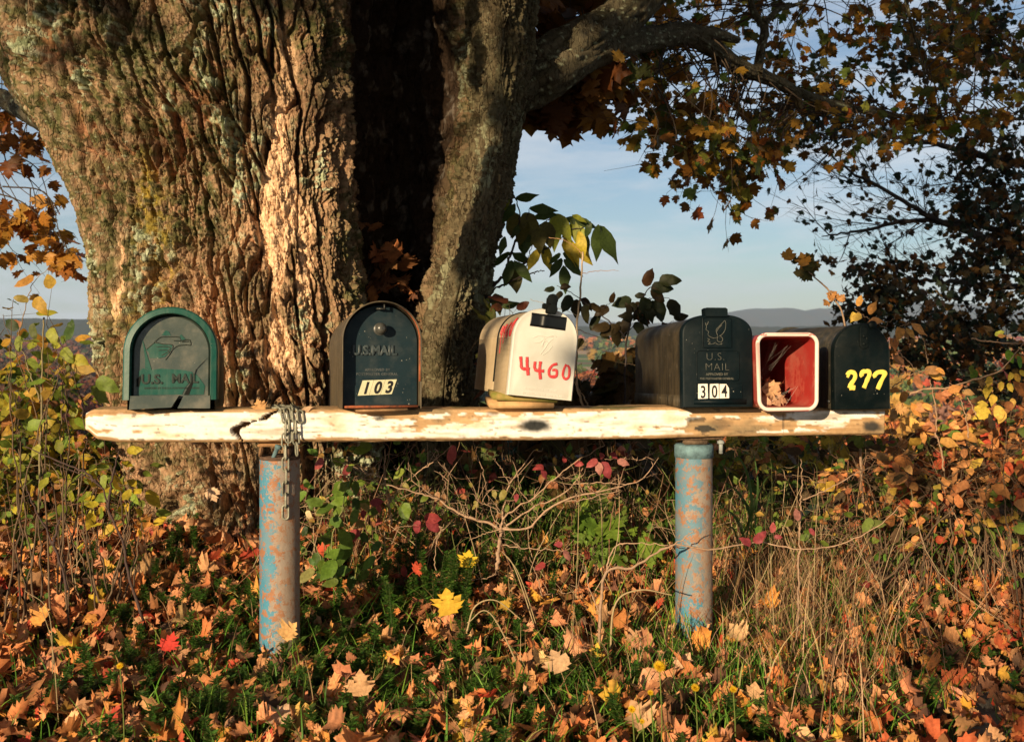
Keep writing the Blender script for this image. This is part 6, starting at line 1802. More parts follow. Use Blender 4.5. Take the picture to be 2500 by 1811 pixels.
# --- young ash with compound leaves behind the right stem of the maple
ra = root_plant('ash_sapling', 1190, 3.75, 'young ash with green and yellow leaflets right of the trunk, above the cream mailbox', 'sapling')
st = MB(); lf = MB(); q = np.random.default_rng(64); Ya = 3.7
def c8(x, y): return (1160 + x / 4.107, 460 + y / 4.107)
def P8(x, y, d=Ya): return P(*c8(x, y), d)
for pts, r0, r1 in (([(-80, 2200), (60, 1400), (140, 1040), (300, 880), (440, 780), (560, 720)], .0075, .0035), ([(140, 1040), (380, 920), (560, 860), (650, 825), (695, 830)], .004, .0012), ([(300, 880), (330, 720), (400, 540), (440, 380), (440, 200), (370, 50)], .0050, .0016),
                    ([(400, 540), (560, 430), (700, 340), (800, 260)], .0035, .0014), ([(500, 740), (620, 660), (760, 570), (860, 500), (920, 420), (1130, 385)], .0042, .0014), ([(440, 860), (520, 780), (560, 600), (680, 430)], .0025, .001),
                    ([(140, 780), (230, 740), (340, 670)], .0022, .001), ([(140, 1120), (260, 1150), (380, 1250)], .002, .001), ([(480, 460), (520, 300), (560, 180)], .002, .001)):
    twig_px(st, [c8(*p) for p in pts], Ya, r0, r1, (.045, .035, .03), n=30, rg=q, jit=.006)
GD = (.055, .085, .02); GO = (.11, .095, .02); YL = (.55, .42, .04); YG = (.28, .30, .035)
for (x_, y_, L, dx_, dz_, c_) in ((400, 110, .075, 1, .1, GD), (540, 200, .085, 1, -.15, GD), (580, 300, .075, .9, .15, GD), (400, 240, .085, -.1, -1, GO), (500, 240, .09, .4, -1, GO), (620, 400, .08, .1, -1, GO), (450, 430, .08, .2, -1, GD), (340, 90, .06, -.6, -1, YG), (400, 150, .07, -.6, -1, GD),
                                  (700, 330, .085, .2, -1, GO), (560, 440, .07, -.3, -1, GD), (350, 640, .085, -.9, -.6, GD), (360, 640, .08, .8, -.5, GD), (370, 720, .085, -.3, -1, GD), (390, 720, .085, .7, -.9, GD), (390, 810, .075, .1, -1, GO), (200, 1050, .07, .2, -1, GO), (300, 480, .06, -.3, -1, GD), (600, 450, .07, .4, -1, GO),
                                  (790, 260, .11, .0, -1, YG), (820, 250, .095, .5, -1, YG), (905, 400, .05, 0, -1, YL), (970, 310, .08, .2, -1, YG), (1000, 330, .08, .5, -1, YG), (970, 265, .05, .6, -.3, YG), (885, 480, .10, .3, -1, YL), (930, 500, .10, .3, -1, YL), (985, 550, .085, .8, -.9, YL), (1040, 430, .08, .2, -1, YL), (1080, 420, .08, .15, -1, GD),
                                  (640, 600, .075, -.5, -1, YL), (680, 560, .085, .3, -1, YL), (1160, 330, .055, -.3, -1, GD), (1235, 360, .11, -.1, -1, GD), (1250, 370, .13, .35, -1, GD), (870, 700, .07, -.7, -1, GD), (890, 710, .075, .8, -.7, GD), (885, 770, .085, .05, -1, GD), (855, 650, .05, -.7, -.7, GD), (880, 645, .05, .6, -.5, GD),
                                  (1000, 310, .07, 1, -.4, GD), (900, 300, .06, 1, -.3, GD), (260, 1190, .06, .6, .1, GD), (120, 1100, .06, 0, -1, YG), (560, 320, .08, -.6, -.5, GD), (500, 330, .08, -.2, -1, GO)):
    L_ = L * (3.7 / 2.9)
    hang(lf, 'leaflet' if c_ != GO else 'ovate', P8(x_, y_, Ya + q.normal() * .02), L_ * .95, (dx_, -.15, dz_), (q.normal() * .35, -1, .35), np.array(c_) * q.uniform(.8, 1.2), q, curl=.5, fold=.35)
part(st, 'stems', M['twig'], ra); part(lf, 'leaves', M['leaf'], ra)
# the sawn dead stalk in front of it
rs = root_plant('dead_stalk', 1405, 3.3, 'straight dead pale stalk with one side twig, right of the cream mailbox', 'stalk')
st = MB()
twig_px(st, [(1428, 1010), (1408, 930), (1408, 810), (1416, 720), (1423, 615)], 3.3, .0038, .0026, (.46, .34, .22), n=30, rg=q); twig_px(st, [(1422, 667), (1460, 662), (1510, 661)], 3.3, .0013, .0007, (.40, .25, .18), rg=q)
twig_px(st, [(1412, 770), (1370, 755), (1330, 742), (1295, 730)], 3.3, .0010, .0006, (.5, .38, .24), rg=q); twig_px(st, [(1422, 620), (1400, 600), (1370, 585), (1340, 580)], 3.3, .0012, .0009, (.50, .28, .14), rg=q)
twig_px(st, [(1436, 990), (1420, 960), (1400, 930)], 3.3, .002, .0012, (.46, .34, .22), rg=q)
part(st, 'stems', M['twig'], rs)

# --- shrub with dark heart shaped leaves between boxes 4460 and 304
rh = root_plant('hazel_shrub', 1530, 3.35, 'slender shrub with dark pointed leaves against the sky, left of the 304 mailbox', 'shrub')
st = MB(); lf = MB(); Yh = 3.3
for pts, r0, r1 in (([(1500, 2300), (1505, 1800), (1510, 1620), (1545, 1380), (1600, 1260), (1660, 1130), (1740, 1010), (1850, 930)], .004, .0012), ([(1510, 1500), (1440, 1420), (1350, 1350), (1250, 1250), (1120, 1160), (1000, 1070), (880, 1000), (820, 975)], .0026, .0009),
                    ([(1390, 1590), (1480, 1480), (1600, 1370), (1680, 1290)], .002, .001), ([(1680, 1130), (1800, 1100), (1920, 1095), (1990, 1130)], .0014, .0007), ([(1620, 1200), (1500, 1150), (1380, 1140)], .0012, .0006), ([(1030, 1420), (1200, 1480), (1400, 1530), (1500, 1545)], .0014, .001),
                    ([(1250, 1250), (1300, 1180), (1360, 1150)], .0012, .0006), ([(1700, 1450), (1800, 1500), (1900, 1400), (1990, 1320)], .0012, .0006), ([(1510, 1600), (1640, 1560), (1760, 1540)], .0012, .0007)):
    twig_px(st, [c8(*p) for p in pts], Yh, r0, r1, (.05, .04, .04), n=26, rg=q, jit=.004)
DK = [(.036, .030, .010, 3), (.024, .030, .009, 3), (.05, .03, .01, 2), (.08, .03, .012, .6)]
for (x_, y_, L, dx_, dz_) in ((800, 1000, .03, -1, -.2), (850, 1000, .03, 1, .2), (870, 1030, .03, -.5, -.7), (960, 1070, .05, -.5, -1), (1020, 1110, .05, -.1, -1), (1060, 1100, .045, .8, -.8), (1140, 1150, .055, -.2, -1), (1150, 1150, .04, .9, -.6), (1250, 1260, .05, -.7, -1), (1340, 1180, .045, -.8, -.5), (1360, 1150, .03, .2, .6),
                              (1570, 1110, .055, -1, -.3), (1600, 1140, .04, -.6, -1), (1640, 1130, .045, -.2, -1), (1690, 1080, .055, .1, -1), (1700, 980, .05, .3, .7), (1760, 1000, .06, 1, .0), (1770, 1000, .05, .6, -.8), (1840, 930, .06, 1, .05), (1780, 1120, .045, .2, -1), (1830, 1100, .06, .2, -1), (1720, 1190, .045, .4, -1), (1950, 1110, .06, .5, -1),
                              (1600, 1080, .03, .7, .1), (1660, 1200, .04, -.5, -1), (1650, 1220, .05, .5, -.9), (1590, 1290, .04, -.9, .1), (1620, 1290, .04, .7, -.3), (1540, 1290, .05, -.4, -1), (1600, 1340, .045, .7, -.9), (1560, 1270, .035, -.3, .9), (1990, 1300, .04, .6, .1), (1880, 1330, .05, .3, -1), (1890, 1330, .035, -.5, .6), (1250, 1450, .03, .6, -.3),
                              (1080, 1500, .05, -.6, -.8), (1450, 1380, .055, -.7, -.3), (1440, 1330, .05, .3, -1), (1350, 1370, .05, -.9, -.2), (1400, 1400, .05, .2, -1)):
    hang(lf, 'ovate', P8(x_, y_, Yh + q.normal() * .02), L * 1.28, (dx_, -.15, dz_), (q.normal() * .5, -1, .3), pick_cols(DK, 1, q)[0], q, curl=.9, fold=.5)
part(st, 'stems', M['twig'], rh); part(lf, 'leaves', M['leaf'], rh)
shrub('maple_sapling', 'maple sapling with brown shaded leaves behind the gap right of the cream mailbox', 'sapling', [(1430, 830), (1490, 815), (1530, 860), (1545, 980), (1500, 1010), (1430, 1000), (1412, 900)], 3.45, 13, 6, .115,
      [(.085, .05, .018, 3), (.12, .065, .02, 2), (.05, .045, .018, 2)], 'maple', np.random.default_rng(65), (1480, 70), spread_=.05, jy=.07)
shrub('sumac', 'small dark leaved plant squeezed between the trunk and the cream mailbox', 'plant', [(1180, 735), (1215, 730), (1290, 742), (1270, 765), (1190, 800)], 3.55, 8, 4, .06, [(.08, .08, .02, 2), (.12, .04, .02, 1)], 'ovate', np.random.default_rng(66), (1240, 60), spread_=.03, jy=.05)

# --- shoot with an orange tuft, behind box 277
ro = root_plant('maple_sapling', 2075, 3.0, 'leaning shoot with a tuft of orange leaves, above the open red box', 'sapling')
st = MB(); lf = MB()
twig_px(st, [(2110, 1250), (2090, 1000), (2062, 785), (2040, 735), (2010, 695), (1975, 665), (1955, 650)], 3.0, .004, .0012, (.30, .20, .13), n=30, rg=q)
for k in range(16):
    hang(lf, 'maple', P(1965 + q.normal() * 17, 655 + q.normal() * 11, 3.0 + q.normal() * .02), q.uniform(.025, .042), (q.normal(), -.2, q.normal()), (q.normal() * .5, -1, .4), [(.55, .25, .04), (.12, .09, .02), (.07, .07, .02)][int(q.integers(3))], q)
for k in range(5):
    hang(lf, 'maple', P(2035 + q.normal() * 8, 728 + q.normal() * 5, 3.0), .026, (q.normal(), -.2, q.normal()), (0, -1, .4), (.55, .26, .08), q)
part(st, 'stems', M['twig'], ro); part(lf, 'leaves', M['leaf'], ro)

# --- orange bush right of the beam
def c6r(x, y): return (2050 + x / 2.987, 600 + y / 2.987)
ro = root_plant('dogwood', 2260, 2.9, 'loose bush with curled orange leaves beside the mailbox numbered 277', 'shrub')
st = MB(); lf = MB(); Yo = 2.9; q = np.random.default_rng(67)
for pts, r0, r1 in (([(380, 1035), (480, 960), (600, 910), (720, 900)], .0018, .0009), ([(390, 700), (430, 600), (520, 560)], .0015, .0008), ([(700, 1400), (700, 1180), (660, 980)], .0022, .0012), ([(760, 1640), (740, 1500), (705, 1380)], .003, .002), ([(270, 560), (330, 600), (360, 560), (420, 500)], .0012, .0006),
                    ([(450, 1120), (600, 1050), (800, 1030), (1000, 970), (1130, 930), (1220, 860), (1344, 700)], .0036, .0014), ([(960, 680), (1100, 700), (1344, 718)], .0028, .0016), ([(990, 1240), (920, 1080), (800, 1000)], .0018, .0009), ([(940, 1400), (920, 1250), (880, 1110)], .0022, .0012),
                    ([(200, 560), (220, 540), (110, 460)], .001, .0006), ([(640, 860), (620, 720), (590, 640)], .0016, .0009), ([(420, 770), (560, 900), (640, 960)], .0018, .0010), ([(380, 1400), (370, 1200), (360, 1100)], .0016, .0009)):
    twig_px(st, [c6r(*p) for p in pts], Yo, r0, r1, (.34, .22, .14), n=24, rg=q)
for (x_, y_, L, dx_, dz_) in ((130, 440, .04, .3, .9), (100, 480, .04, -.2, -1), (160, 500, .045, -.6, -.3), (215, 500, .05, .4, .8), (210, 550, .05, 1, -.1), (430, 590, .05, -.1, -1), (460, 600, .05, .4, -1), (480, 600, .055, .9, -1), (520, 570, .07, 1, -.7), (380, 670, .05, .1, -1), (390, 800, .05, .9, -.6), (385, 850, .045, .9, 0),
                              (620, 910, .06, 1, .1), (640, 910, .06, 1, -.5), (700, 900, .035, .8, -.4), (560, 940, .055, .3, -1), (440, 1050, .04, -1, -.1), (480, 1060, .045, -.4, -.9), (500, 1020, .03, .3, .6), (520, 1150, .06, .7, -1), (540, 1170, .05, .6, -.2), (600, 1160, .04, 1, -.3), (740, 1080, .045, 1, .2), (790, 1060, .05, 1, .4), (900, 1080, .04, 1, .1),
                              (880, 1220, .03, -.9, 0), (940, 1220, .03, -.2, -1), (400, 1180, .05, -.3, -1), (360, 1200, .05, -.9, -.2), (560, 1310, .07, .7, -.3), (610, 1340, .06, 1, .1), (600, 1350, .05, .2, -1), (730, 1420, .06, .6, -.2), (820, 1400, .055, .9, .1), (880, 1380, .065, .7, -.2), (800, 1440, .05, .3, -.9), (1150, 660, .03, 1, .1), (480, 1260, .06, 1, -.7), (450, 1280, .05, .3, -1)):
    hang(lf, 'ovate', P(*c6r(x_, y_), Yo + q.normal() * .02), L * .86, (dx_, -.2 + .2 * q.normal(), dz_), (q.normal() * .6, -1, .7), pick_cols([(.60, .29, .08, 3), (.56, .34, .07, 1.2), (.50, .24, .10, 1)], 1, q)[0], q, curl=1.5, fold=.6)
for (x_, y_, L, dx_, dz_, c_) in ((1220, 760, .06, .4, -1, (.16, .30, .03)), (1300, 800, .055, .2, -1, (.12, .26, .03)), (1100, 950, .05, -.3, -1, (.55, .36, .05)), (1090, 1010, .06, -.4, -1, (.55, .40, .05)), (1120, 1080, .05, -.2, -1, (.55, .36, .05)), (1080, 1150, .07, -1, -.4, (.58, .42, .06)), (1150, 1160, .07, .1, -1, (.60, .40, .08)),
                                  (1100, 1200, .08, -1, -.4, (.58, .42, .06)), (1200, 1200, .06, -.5, -.9, (.58, .36, .08)), (1250, 920, .04, -.3, -1, (.5, .36, .05)), (1280, 930, .04, .4, -1, (.52, .30, .05)), (1310, 910, .04, .8, -.6, (.52, .38, .05)), (1180, 990, .04, -.2, -1, (.5, .34, .05)), (1230, 1000, .04, .4, -1, (.5, .36, .05)),
                                  (1260, 1110, .04, .1, -1, (.5, .30, .07)), (960, 870, .04, -.1, -1, (.2, .26, .04)), (990, 900, .05, -.4, -1, (.14, .24, .03)), (1130, 650, .04, .4, .2, (.3, .32, .05))):
    hang(lf, 'ovate', P(*c6r(x_, y_), 3.0 + q.normal() * .02), L * .74, (dx_, -.2, dz_), (q.normal() * .5, -1, .5), c_, q, curl=.9, fold=.5)
part(st, 'stems', M['twig'], ro); part(lf, 'leaves', M['dry'], ro)
shrub('blackberry_bush', 'orange and russet leaved bushes massed low behind the right end of the beam', 'bush', [(1960, 1080), (2160, 1050), (2250, 1010), (2400, 1030), (2560, 960), (2560, 1170), (2300, 1180), (2000, 1170)], 3.25, 70, 15, .042,
      [(.50, .23, .085, 4), (.42, .16, .055, 3), (.46, .30, .05, 1.2), (.42, .08, .035, 1.2), (.12, .16, .03, 1.4), (.08, .05, .025, 2)], 'ovate', np.random.default_rng(68), (2250, 600), spread_=.05, leafmat='dry', jy=.2, curl=1.6, fold=.6)
shrub('sumac_bush', 'red and orange leaved bush at the right edge above the leaf covered ground', 'bush', [(2400, 980), (2560, 940), (2560, 1120), (2420, 1100)], 3.3, 16, 8, .07, [(.52, .08, .04, 2), (.56, .20, .06, 2), (.56, .34, .07, 1)], 'ovate', np.random.default_rng(69), (2470, 120), leafmat='dry', jy=.12)
# yellow leaved thicket seen under the beam, and shaded green and brown ones beside it
shrub('yellow_bush', 'bright yellow leaved bush beyond the right post, seen under the beam', 'bush', [(1560, 1070), (1660, 1060), (1700, 1110), (1640, 1180), (1560, 1150)], 4.6, 24, 9, .075, [(.62, .46, .05, 3), (.55, .34, .05, 1.5), (.25, .28, .04, 1)], 'maple', np.random.default_rng(70), (1620, 120), jy=.15)
shrub('yellow_bush', 'yellow and green bush between the right post and the end of the beam', 'bush', [(1740, 1080), (1900, 1075), (2080, 1090), (2080, 1140), (1900, 1150), (1740, 1140)], 4.3, 34, 9, .07, [(.58, .42, .05, 3), (.52, .30, .06, 2), (.16, .20, .03, 2), (.10, .07, .03, 1)], 'maple', np.random.default_rng(71), (1900, 300), jy=.2)
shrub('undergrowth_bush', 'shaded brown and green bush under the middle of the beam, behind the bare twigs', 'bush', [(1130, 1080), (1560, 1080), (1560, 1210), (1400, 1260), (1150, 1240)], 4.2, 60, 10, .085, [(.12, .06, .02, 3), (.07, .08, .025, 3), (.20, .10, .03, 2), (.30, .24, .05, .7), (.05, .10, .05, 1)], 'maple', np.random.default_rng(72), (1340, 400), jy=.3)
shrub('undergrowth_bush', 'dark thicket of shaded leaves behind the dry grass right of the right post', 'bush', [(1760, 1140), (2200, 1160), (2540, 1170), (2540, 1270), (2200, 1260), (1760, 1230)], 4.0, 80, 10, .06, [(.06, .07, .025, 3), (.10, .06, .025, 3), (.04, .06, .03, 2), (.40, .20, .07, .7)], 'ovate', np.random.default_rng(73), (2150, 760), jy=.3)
shrub('fern_weed', 'light green leafy weed clump low on the right, before the dark thicket', 'weed', [(2180, 1215), (2260, 1205), (2290, 1290), (2230, 1350), (2190, 1310)], 3.3, 14, 11, .042, [(.14, .24, .04, 3), (.20, .28, .06, 1)], 'leaflet', np.random.default_rng(74), (2230, 60), spread_=.035, jy=.06)
shrub('fern_weed', 'paler green weed clump at the right edge, beside the orange leaf litter', 'weed', [(2360, 1210), (2450, 1205), (2470, 1290), (2400, 1340)], 3.3, 14, 10, .036, [(.24, .24, .08, 3), (.16, .22, .05, 2)], 'leaflet', np.random.default_rng(75), (2410, 60), spread_=.035, jy=.06)
shrub('fern_weed', 'small bright green weed behind the bare twigs, left of the right post', 'weed', [(1425, 1240), (1480, 1235), (1490, 1300), (1440, 1320)], 3.1, 6, 5, .07, [(.20, .30, .04, 3), (.16, .24, .04, 2)], 'maple', np.random.default_rng(76), (1460, 30), spread_=.03, jy=.04)
# reed like grass behind the right post
rg_ = root_plant('reed_grass', 1830, 3.0, 'clump of broad green reed grass right of the right post', 'grass clump')
gb_ = MB(); q = np.random.default_rng(77)
for (pts, w) in (([(1800, 1330), (1830, 1260), (1800, 1200), (1755, 1170)], .005), ([(1820, 1330), (1835, 1230), (1822, 1150), (1800, 1110)], .005), ([(1830, 1330), (1840, 1240), (1870, 1170), (1905, 1150)], .0045), ([(1845, 1340), (1845, 1250), (1850, 1180), (1838, 1090)], .004),
                 ([(1830, 1350), (1800, 1270), (1770, 1240)], .005), ([(1860, 1350), (1870, 1260), (1880, 1190)], .004), ([(1810, 1350), (1790, 1290), (1765, 1300)], .004), ([(1850, 1350), (1900, 1280), (1930, 1270)], .004)):
    p = spline([P(a, b, 3.0 + q.normal() * .02) for a, b in pts], 16); ww = w * np.sin(np.linspace(.5, np.pi, 16)); sd = np.array([.8, .5, .3]) + q.normal(size=3) * .3; sd /= np.linalg.norm(sd)
    v = np.stack([p - sd * ww[:, None], p + sd * ww[:, None] + np.array([0, 0, .001])], 1).reshape(-1, 3); k = np.arange(15) * 2
    gb_.add(v, np.stack([k, k + 1, k + 3, k + 2], 1), None, (.09, .17, .045))
part(gb_, 'blades', M['grass'], rg_)

# --- dandelions
def dandelion(px, py, y, rad, label, nod=0.0):
    top = P(px, py, y); root = np.array([top[0] + .004, top[1] + .01, float(ground_z(top[0], top[1]))])
    e = empty('dandelion', tuple(root), label, 'dandelion', 'dandelions in the grass near the right post')
    mb = MB(); mb.tube(spline([[0, 0, 0], (top - root) / 2 + np.array([.003, 0, 0]), top - root], 8), .0011, 5, (.20, .26, .06), cap=False); mb.build('stalk', M['grass'], e)
    q = np.random.default_rng(int(px)); mb = MB()
    for ring_, (n, L, el) in enumerate(((26, 1.0, .15), (22, .82, .5), (16, .6, .9), (10, .4, 1.25))):
        a = np.arange(n) / n * 2 * np.pi + ring_; up = np.array([0, -.75, .66]); ax = np.array([1, 0, 0]); ay = np.cross(up, ax)
        d = (np.cos(a)[:, None] * ax + np.sin(a)[:, None] * ay) * math.cos(el) + up * math.sin(el)
        add_leaves(mb, 'petal', np.tile(top - root, (n, 1)), frame_rot(d, np.tile(up, (n, 1)) + .1 * q.normal(size=(n, 3))), np.full(n, rad * L), np.tile([[.80, .52, .02]], (n, 1)), q, curl=.2, fold=.2, nt=2)
    mb.build('flower', M['leaf'], e)
dandelion(1610, 1627, 1.90, 0.0126, 'largest open yellow dandelion, left of the foot of the right post')
dandelion(1697, 1678, 1.90, 0.0086, 'small dandelion just beside a pale leaf at the foot of the right post')
dandelion(1790, 1682, 1.90, 0.0077, 'rightmost of the small dandelions in the grass')
dandelion(1588, 1690, 1.90, 0.0063, 'small dandelion directly below the largest one')
dandelion(1543, 1731, 1.84, 0.0081, 'dandelion below and left of the others, low in the grass')
dandelion(1568, 1760, 1.84, 0.0054, 'smallest and lowest dandelion')
dandelion(293, 1625, 1.90, 0.0072, 'lone dandelion among the brown leaves on the left')

# --- single leaves that catch the eye
def lone(px, py, y, L, dir_, up, col, label, kind='maple', curl=.8, seed=1, z=None):
    p = P(px, py, y)
    if z is not None: p[2] = z
    q = np.random.default_rng(seed); mb = MB(); L = L * .80
    add_leaves(mb, kind, np.zeros((1, 3)), frame_rot(np.array([dir_], float), np.array([up], float)), np.array([L]), np.array([col], float), q, curl=curl, fold=.4, nt=5, vary=.06)
    d = np.array(dir_, float); d /= np.linalg.norm(d)
    mb.tube(spline([-d * L * .5 + np.array([0, 0, -.004]), -d * L * .2, [0, 0, 0]], 6), .0009, 4, np.array(col) * .7, cap=False)
    o = mb.build('fallen_leaf', M['dry'], None); o.location = tuple(p); tag(o, label, 'leaf'); return o
lone(1098, 1500, 2.36, .078, (-.15, .25, .9), (.15, -1, .35), (.66, .40, .04), 'bright yellow maple leaf standing upright below the bare bush', seed=2)
lone(1140, 1385, 2.85, .062, (.1, .1, .9), (0, -1, .35), (.66, .44, .03), 'yellow leaf in shade above a green leaf, behind the upright yellow maple leaf', seed=3)
lone(405, 1590, 2.35, .058, (.2, .4, .6), (-.2, -1, .6), (.55, .045, .03), 'vivid red maple leaf lying left of the left post', seed=4)
lone(1010, 1395, 2.9, .05, (.5, .1, .3), (0, -1, .5), (.50, .07, .03), 'small red leaf in the weeds left of the bare bush', seed=5)
lone(515, 1190, 3.30, .062, (.3, -.1, -.9), (-.3, -1, .3), (.66, .44, .28), 'pale tan leaf caught on the bark at the foot of the trunk', seed=6, curl=1.2)
lone(640, 1003, 2.47, .040, (-.3, 0, .6), (-.2, -1, .4), (.62, .34, .14), 'orange tan leaf standing on the beam beside the chain', seed=7)
lone(735, 999, 2.48, .042, (1, 0, .1), (-.1, -.6, 1), (.62, .40, .24), 'flat tan leaf lying on the beam right of the chain', kind='ovate', seed=8)
lone(750, 1245, 2.7, .040, (.3, -.2, -1), (-.6, -1, .3), (.60, .46, .26), 'curled pale leaf hanging right of the left post', kind='ovate', seed=9, curl=2.2)
lone(2185, 995, 2.60, .045, (.8, -.2, -.2), (0, -1, .8), (.60, .32, .12), 'orange leaf resting at the right end of the beam', seed=10)
for k, (px, py, y, L, c_, lb) in enumerate(((690, 1560, 2.38, .082, (.62, .36, .14), 'orange tan maple leaf leaning on the foot of the left post'), (880, 1700, 2.12, .09, (.62, .36, .18), 'large tan maple leaf bottom centre left, beside the grass'),
                                            (745, 1780, 2.02, .105, (.62, .38, .10), 'big yellow brown maple leaf with a dark shadowed fold near the lower edge'), (660, 1770, 2.0, .095, (.66, .42, .26), 'pale flat maple leaf at the lower edge, left of the big yellow brown one'),
                                            (1660, 1640, 2.28, .080, (.66, .40, .24), 'pale maple leaf at the foot of the right post'), (1370, 1640, 2.2, .085, (.64, .40, .22), 'pale tan maple leaf in the grass between the posts'),
                                            (1820, 1560, 2.42, .085, (.64, .40, .20), 'pale maple leaf against the dry grass right of the right post'), (1540, 1570, 2.45, .08, (.60, .34, .18), 'tan maple leaf among dry straws left of the right post'),
                                            (1830, 1730, 2.1, .09, (.62, .36, .18), 'tan maple leaf standing on edge in the grass, lower right of centre'), (1580, 1775, 2.0, .10, (.64, .38, .20), 'large pale leaf at the lower edge right of centre'))):
    a = k * 1.7
    lone(px, py, y, L * .78, (math.cos(a) * .5, .35, .45 + .3 * math.sin(a)), (.1 * math.sin(a), -.8, .7), c_, lb, seed=20 + k, curl=1.2)

# ---------------------------------------------------------------- dark tree at the right, mostly in shade
r = np.random.default_rng(80)
tr = empty('dark_tree', (5.6, 8.8, float(ground_z(5.6, 8.8))), 'dark fine twigged tree in shade at the right edge with bare twig tips', 'tree')
bt = MB()
tb = np.array([5.6, 8.8, float(ground_z(5.6, 8.8))])
trunk_pts = [tb + np.array([0, 0, -.1]), tb + np.array([.05, .0, 1.2]), tb + np.array([-.05, .1, 3.2]), tb + np.array([.1, .1, 7])]
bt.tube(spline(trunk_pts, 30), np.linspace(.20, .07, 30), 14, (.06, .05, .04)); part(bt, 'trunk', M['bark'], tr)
tws = MB(); lv = MB()
mains = []
def main_branch(pts, y0, y1, r0, r1):
    n = len(pts); w = [P(a, b, y0 + (y1 - y0) * i / (n - 1)) for i, (a, b) in enumerate(pts)]
    s = spline(w, 40); s[2:] += r.normal(size=(38, 3)) * .008
    tws.tube(s, np.linspace(r0, r1, 40), 6, (.055, .045, .04), cap=False); mains.append(s)
main_branch([(2760, 720), (2560, 655), (2400, 580), (2310, 545), (2220, 500), (2100, 430), (2010, 375)], 8.8, 8.0, .05, .004)
main_branch([(2760, 760), (2560, 620), (2420, 560), (2300, 540), (2180, 545), (2070, 570), (2010, 575)], 8.8, 8.2, .04, .004)
main_branch([(2760, 500), (2600, 420), (2400, 380), (2280, 350), (2120, 330), (2010, 345)], 8.8, 8.2, .05, .004)
main_branch([(2760, 800), (2600, 720), (2450, 700), (2300, 690), (2200, 680), (2140, 690)], 8.8, 8.3, .04, .004)
main_branch([(2760, 900), (2560, 850), (2400, 830), (2250, 790), (2180, 760)], 8.8, 8.3, .04, .004)
main_branch([(2760, 1000), (2600, 930), (2400, 930), (2250, 900)], 8.6, 8.0, .03, .004)
main_branch([(2800, 300), (2650, 200), (2500, 150), (2380, 130), (2250, 160)], 8.8, 8.3, .05, .005)
main_branch([(2800, 850), (2600, 780), (2480, 640), (2400, 470), (2300, 420)], 8.8, 8.4, .04, .004)
def fan(s, n, L, rad, depth, leafp, bias):
    for k in range(n):
        t = r.uniform(.15, 1) ; i0_ = int(t * (len(s) - 2)); b = s[i0_]
        d = s[i0_ + 1] - s[i0_]; d /= np.linalg.norm(d) + 1e-9
        dv_ = d * r.uniform(.4, 1.0) + r.normal(size=3) * np.array([.35, .35, .5]) + np.array(bias)
        dv_ /= np.linalg.norm(dv_); l = L * r.uniform(.5, 1.2)
        e = b + dv_ * l; m = (b + e) / 2 + r.normal(size=3) * l * .07
        p = spline([b, m, e + np.array([0, 0, .05 * l])], 9)
        tws.tube(p, np.linspace(rad, rad * .35, 9), 3 if depth else 4, (.05, .042, .042), cap=False)
        if depth < 2: fan(p, 4 if depth == 0 else 3, L * .52, rad * .55, depth + 1, leafp, bias)
        if depth >= 1:
            PXe = 1250 + e[0] / e[1] * F; PYe = 800 - (e[2] - CH) / e[1] * F
            bare = (PXe < 2330 and 330 < PYe < 640)
            nl = r.binomial(7, leafp * (.10 if bare else 1))
            if nl:
                at = p[r.integers(3, 9, nl)] + r.normal(size=(nl, 3)) * .04
                td = r.normal(size=(nl, 3)) + np.array([0, 0, -.5])
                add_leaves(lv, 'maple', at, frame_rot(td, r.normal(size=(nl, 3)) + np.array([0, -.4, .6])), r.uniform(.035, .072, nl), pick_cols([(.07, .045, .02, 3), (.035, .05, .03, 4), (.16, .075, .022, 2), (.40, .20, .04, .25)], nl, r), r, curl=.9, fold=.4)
for s in mains:
    fan(s, 19, .62, .0055, 0, .50, (-.25, 0, .15))
part(tws, 'branches', M['twig'], tr); part(lv, 'crown', M['leaf'], tr)
polyB = [(2560, 300), (2560, 1120), (2380, 1100), (2300, 960), (2230, 860), (2170, 770), (2150, 720), (2250, 650), (2330, 560), (2380, 480), (2300, 420), (2350, 330)]
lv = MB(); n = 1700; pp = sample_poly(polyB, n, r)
gk = fbm(pp[:, 0] / 60, pp[:, 1] / 26, 3, 85) > .0 + .0 * pp[:, 0]
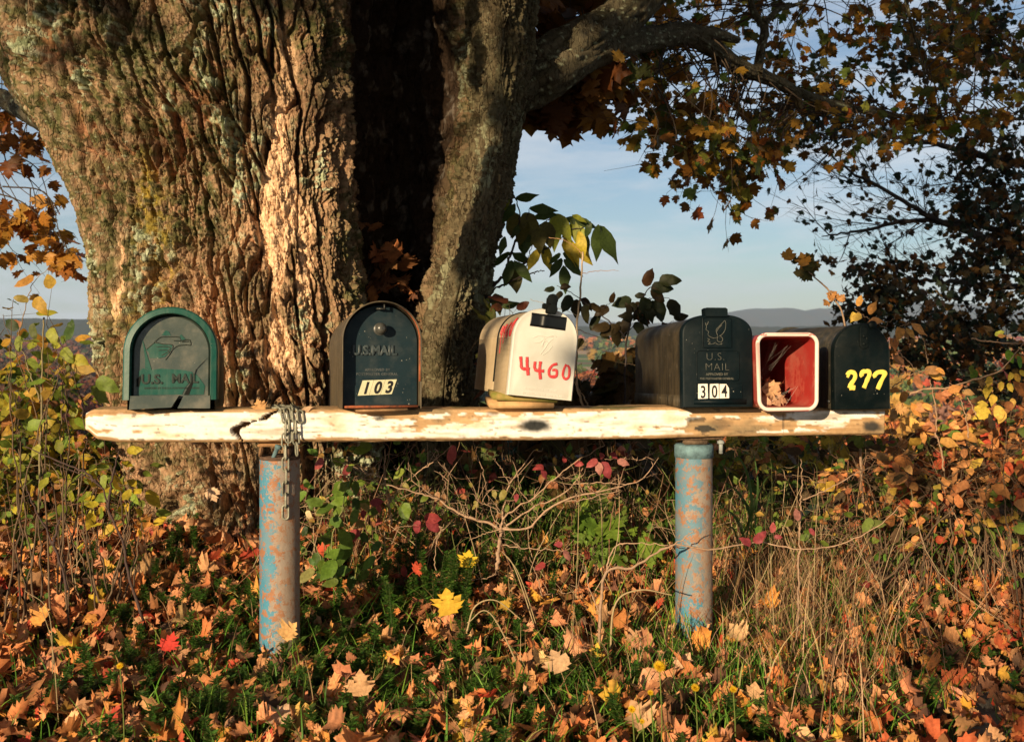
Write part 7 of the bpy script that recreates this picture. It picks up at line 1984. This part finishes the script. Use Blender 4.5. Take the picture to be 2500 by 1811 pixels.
pp = pp[gk]; n = len(pp); d = 8.2 + r.normal(size=n) * .5
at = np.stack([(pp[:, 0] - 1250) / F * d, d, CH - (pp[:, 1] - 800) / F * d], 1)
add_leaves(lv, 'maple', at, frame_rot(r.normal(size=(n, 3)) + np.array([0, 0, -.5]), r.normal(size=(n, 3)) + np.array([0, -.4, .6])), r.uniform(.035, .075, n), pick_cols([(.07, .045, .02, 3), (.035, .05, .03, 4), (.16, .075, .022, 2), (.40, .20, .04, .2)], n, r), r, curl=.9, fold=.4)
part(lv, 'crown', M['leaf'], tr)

# leaves that have blown into the hollow of the maple
q = np.random.default_rng(90); mb = MB(); n = 30
px = q.uniform(880, 1010, n); py = 735 - np.abs(q.normal(size=n)) * 75; dd = 3.92 + q.uniform(-.05, .12, n)
pos = np.stack([(px - 1250) / F * dd, dd, CH - (py - 800) / F * dd], 1)
add_leaves(mb, 'maple', pos, frame_rot(q.normal(size=(n, 3)), q.normal(size=(n, 3)) * .5 + np.array([-.2, -1, .6])), q.uniform(.05, .085, n), pick_cols([(.34, .13, .045, 3), (.24, .10, .04, 2), (.14, .06, .03, 2)], n, q), q, curl=1.8, fold=.6)
o = mb.build('leaf_drift', M['dry'], None); tag(o, 'brown leaves caught in the dark hollow of the maple trunk', 'dead leaves', kind='stuff')
# ---------------------------------------------------------------- air: pale haze out to the hills
hz = MB(); box_mb(hz, (-11400, -60, -140), (11400, 11200, 420), (1, 1, 1))
mh = bpy.data.materials.new('haze'); mh.use_nodes = True
nt = mh.node_tree; nt.nodes.remove(nt.nodes['Principled BSDF'])
pv = nt.nodes.new('ShaderNodeVolumePrincipled'); pv.inputs['Density'].default_value = 6.5e-5; pv.inputs['Color'].default_value = (.62, .78, 1.0, 1); pv.inputs['Anisotropy'].default_value = 0.0
nt.links.new(pv.outputs['Volume'], nt.nodes['Material Output'].inputs['Volume'])
o = hz.build('haze', mh, None, False); tag(o, kind='stuff')
print("objects", len(bpy.data.objects), "tris", sum(len(o.data.polygons) for o in bpy.data.objects if o.type == 'MESH'))
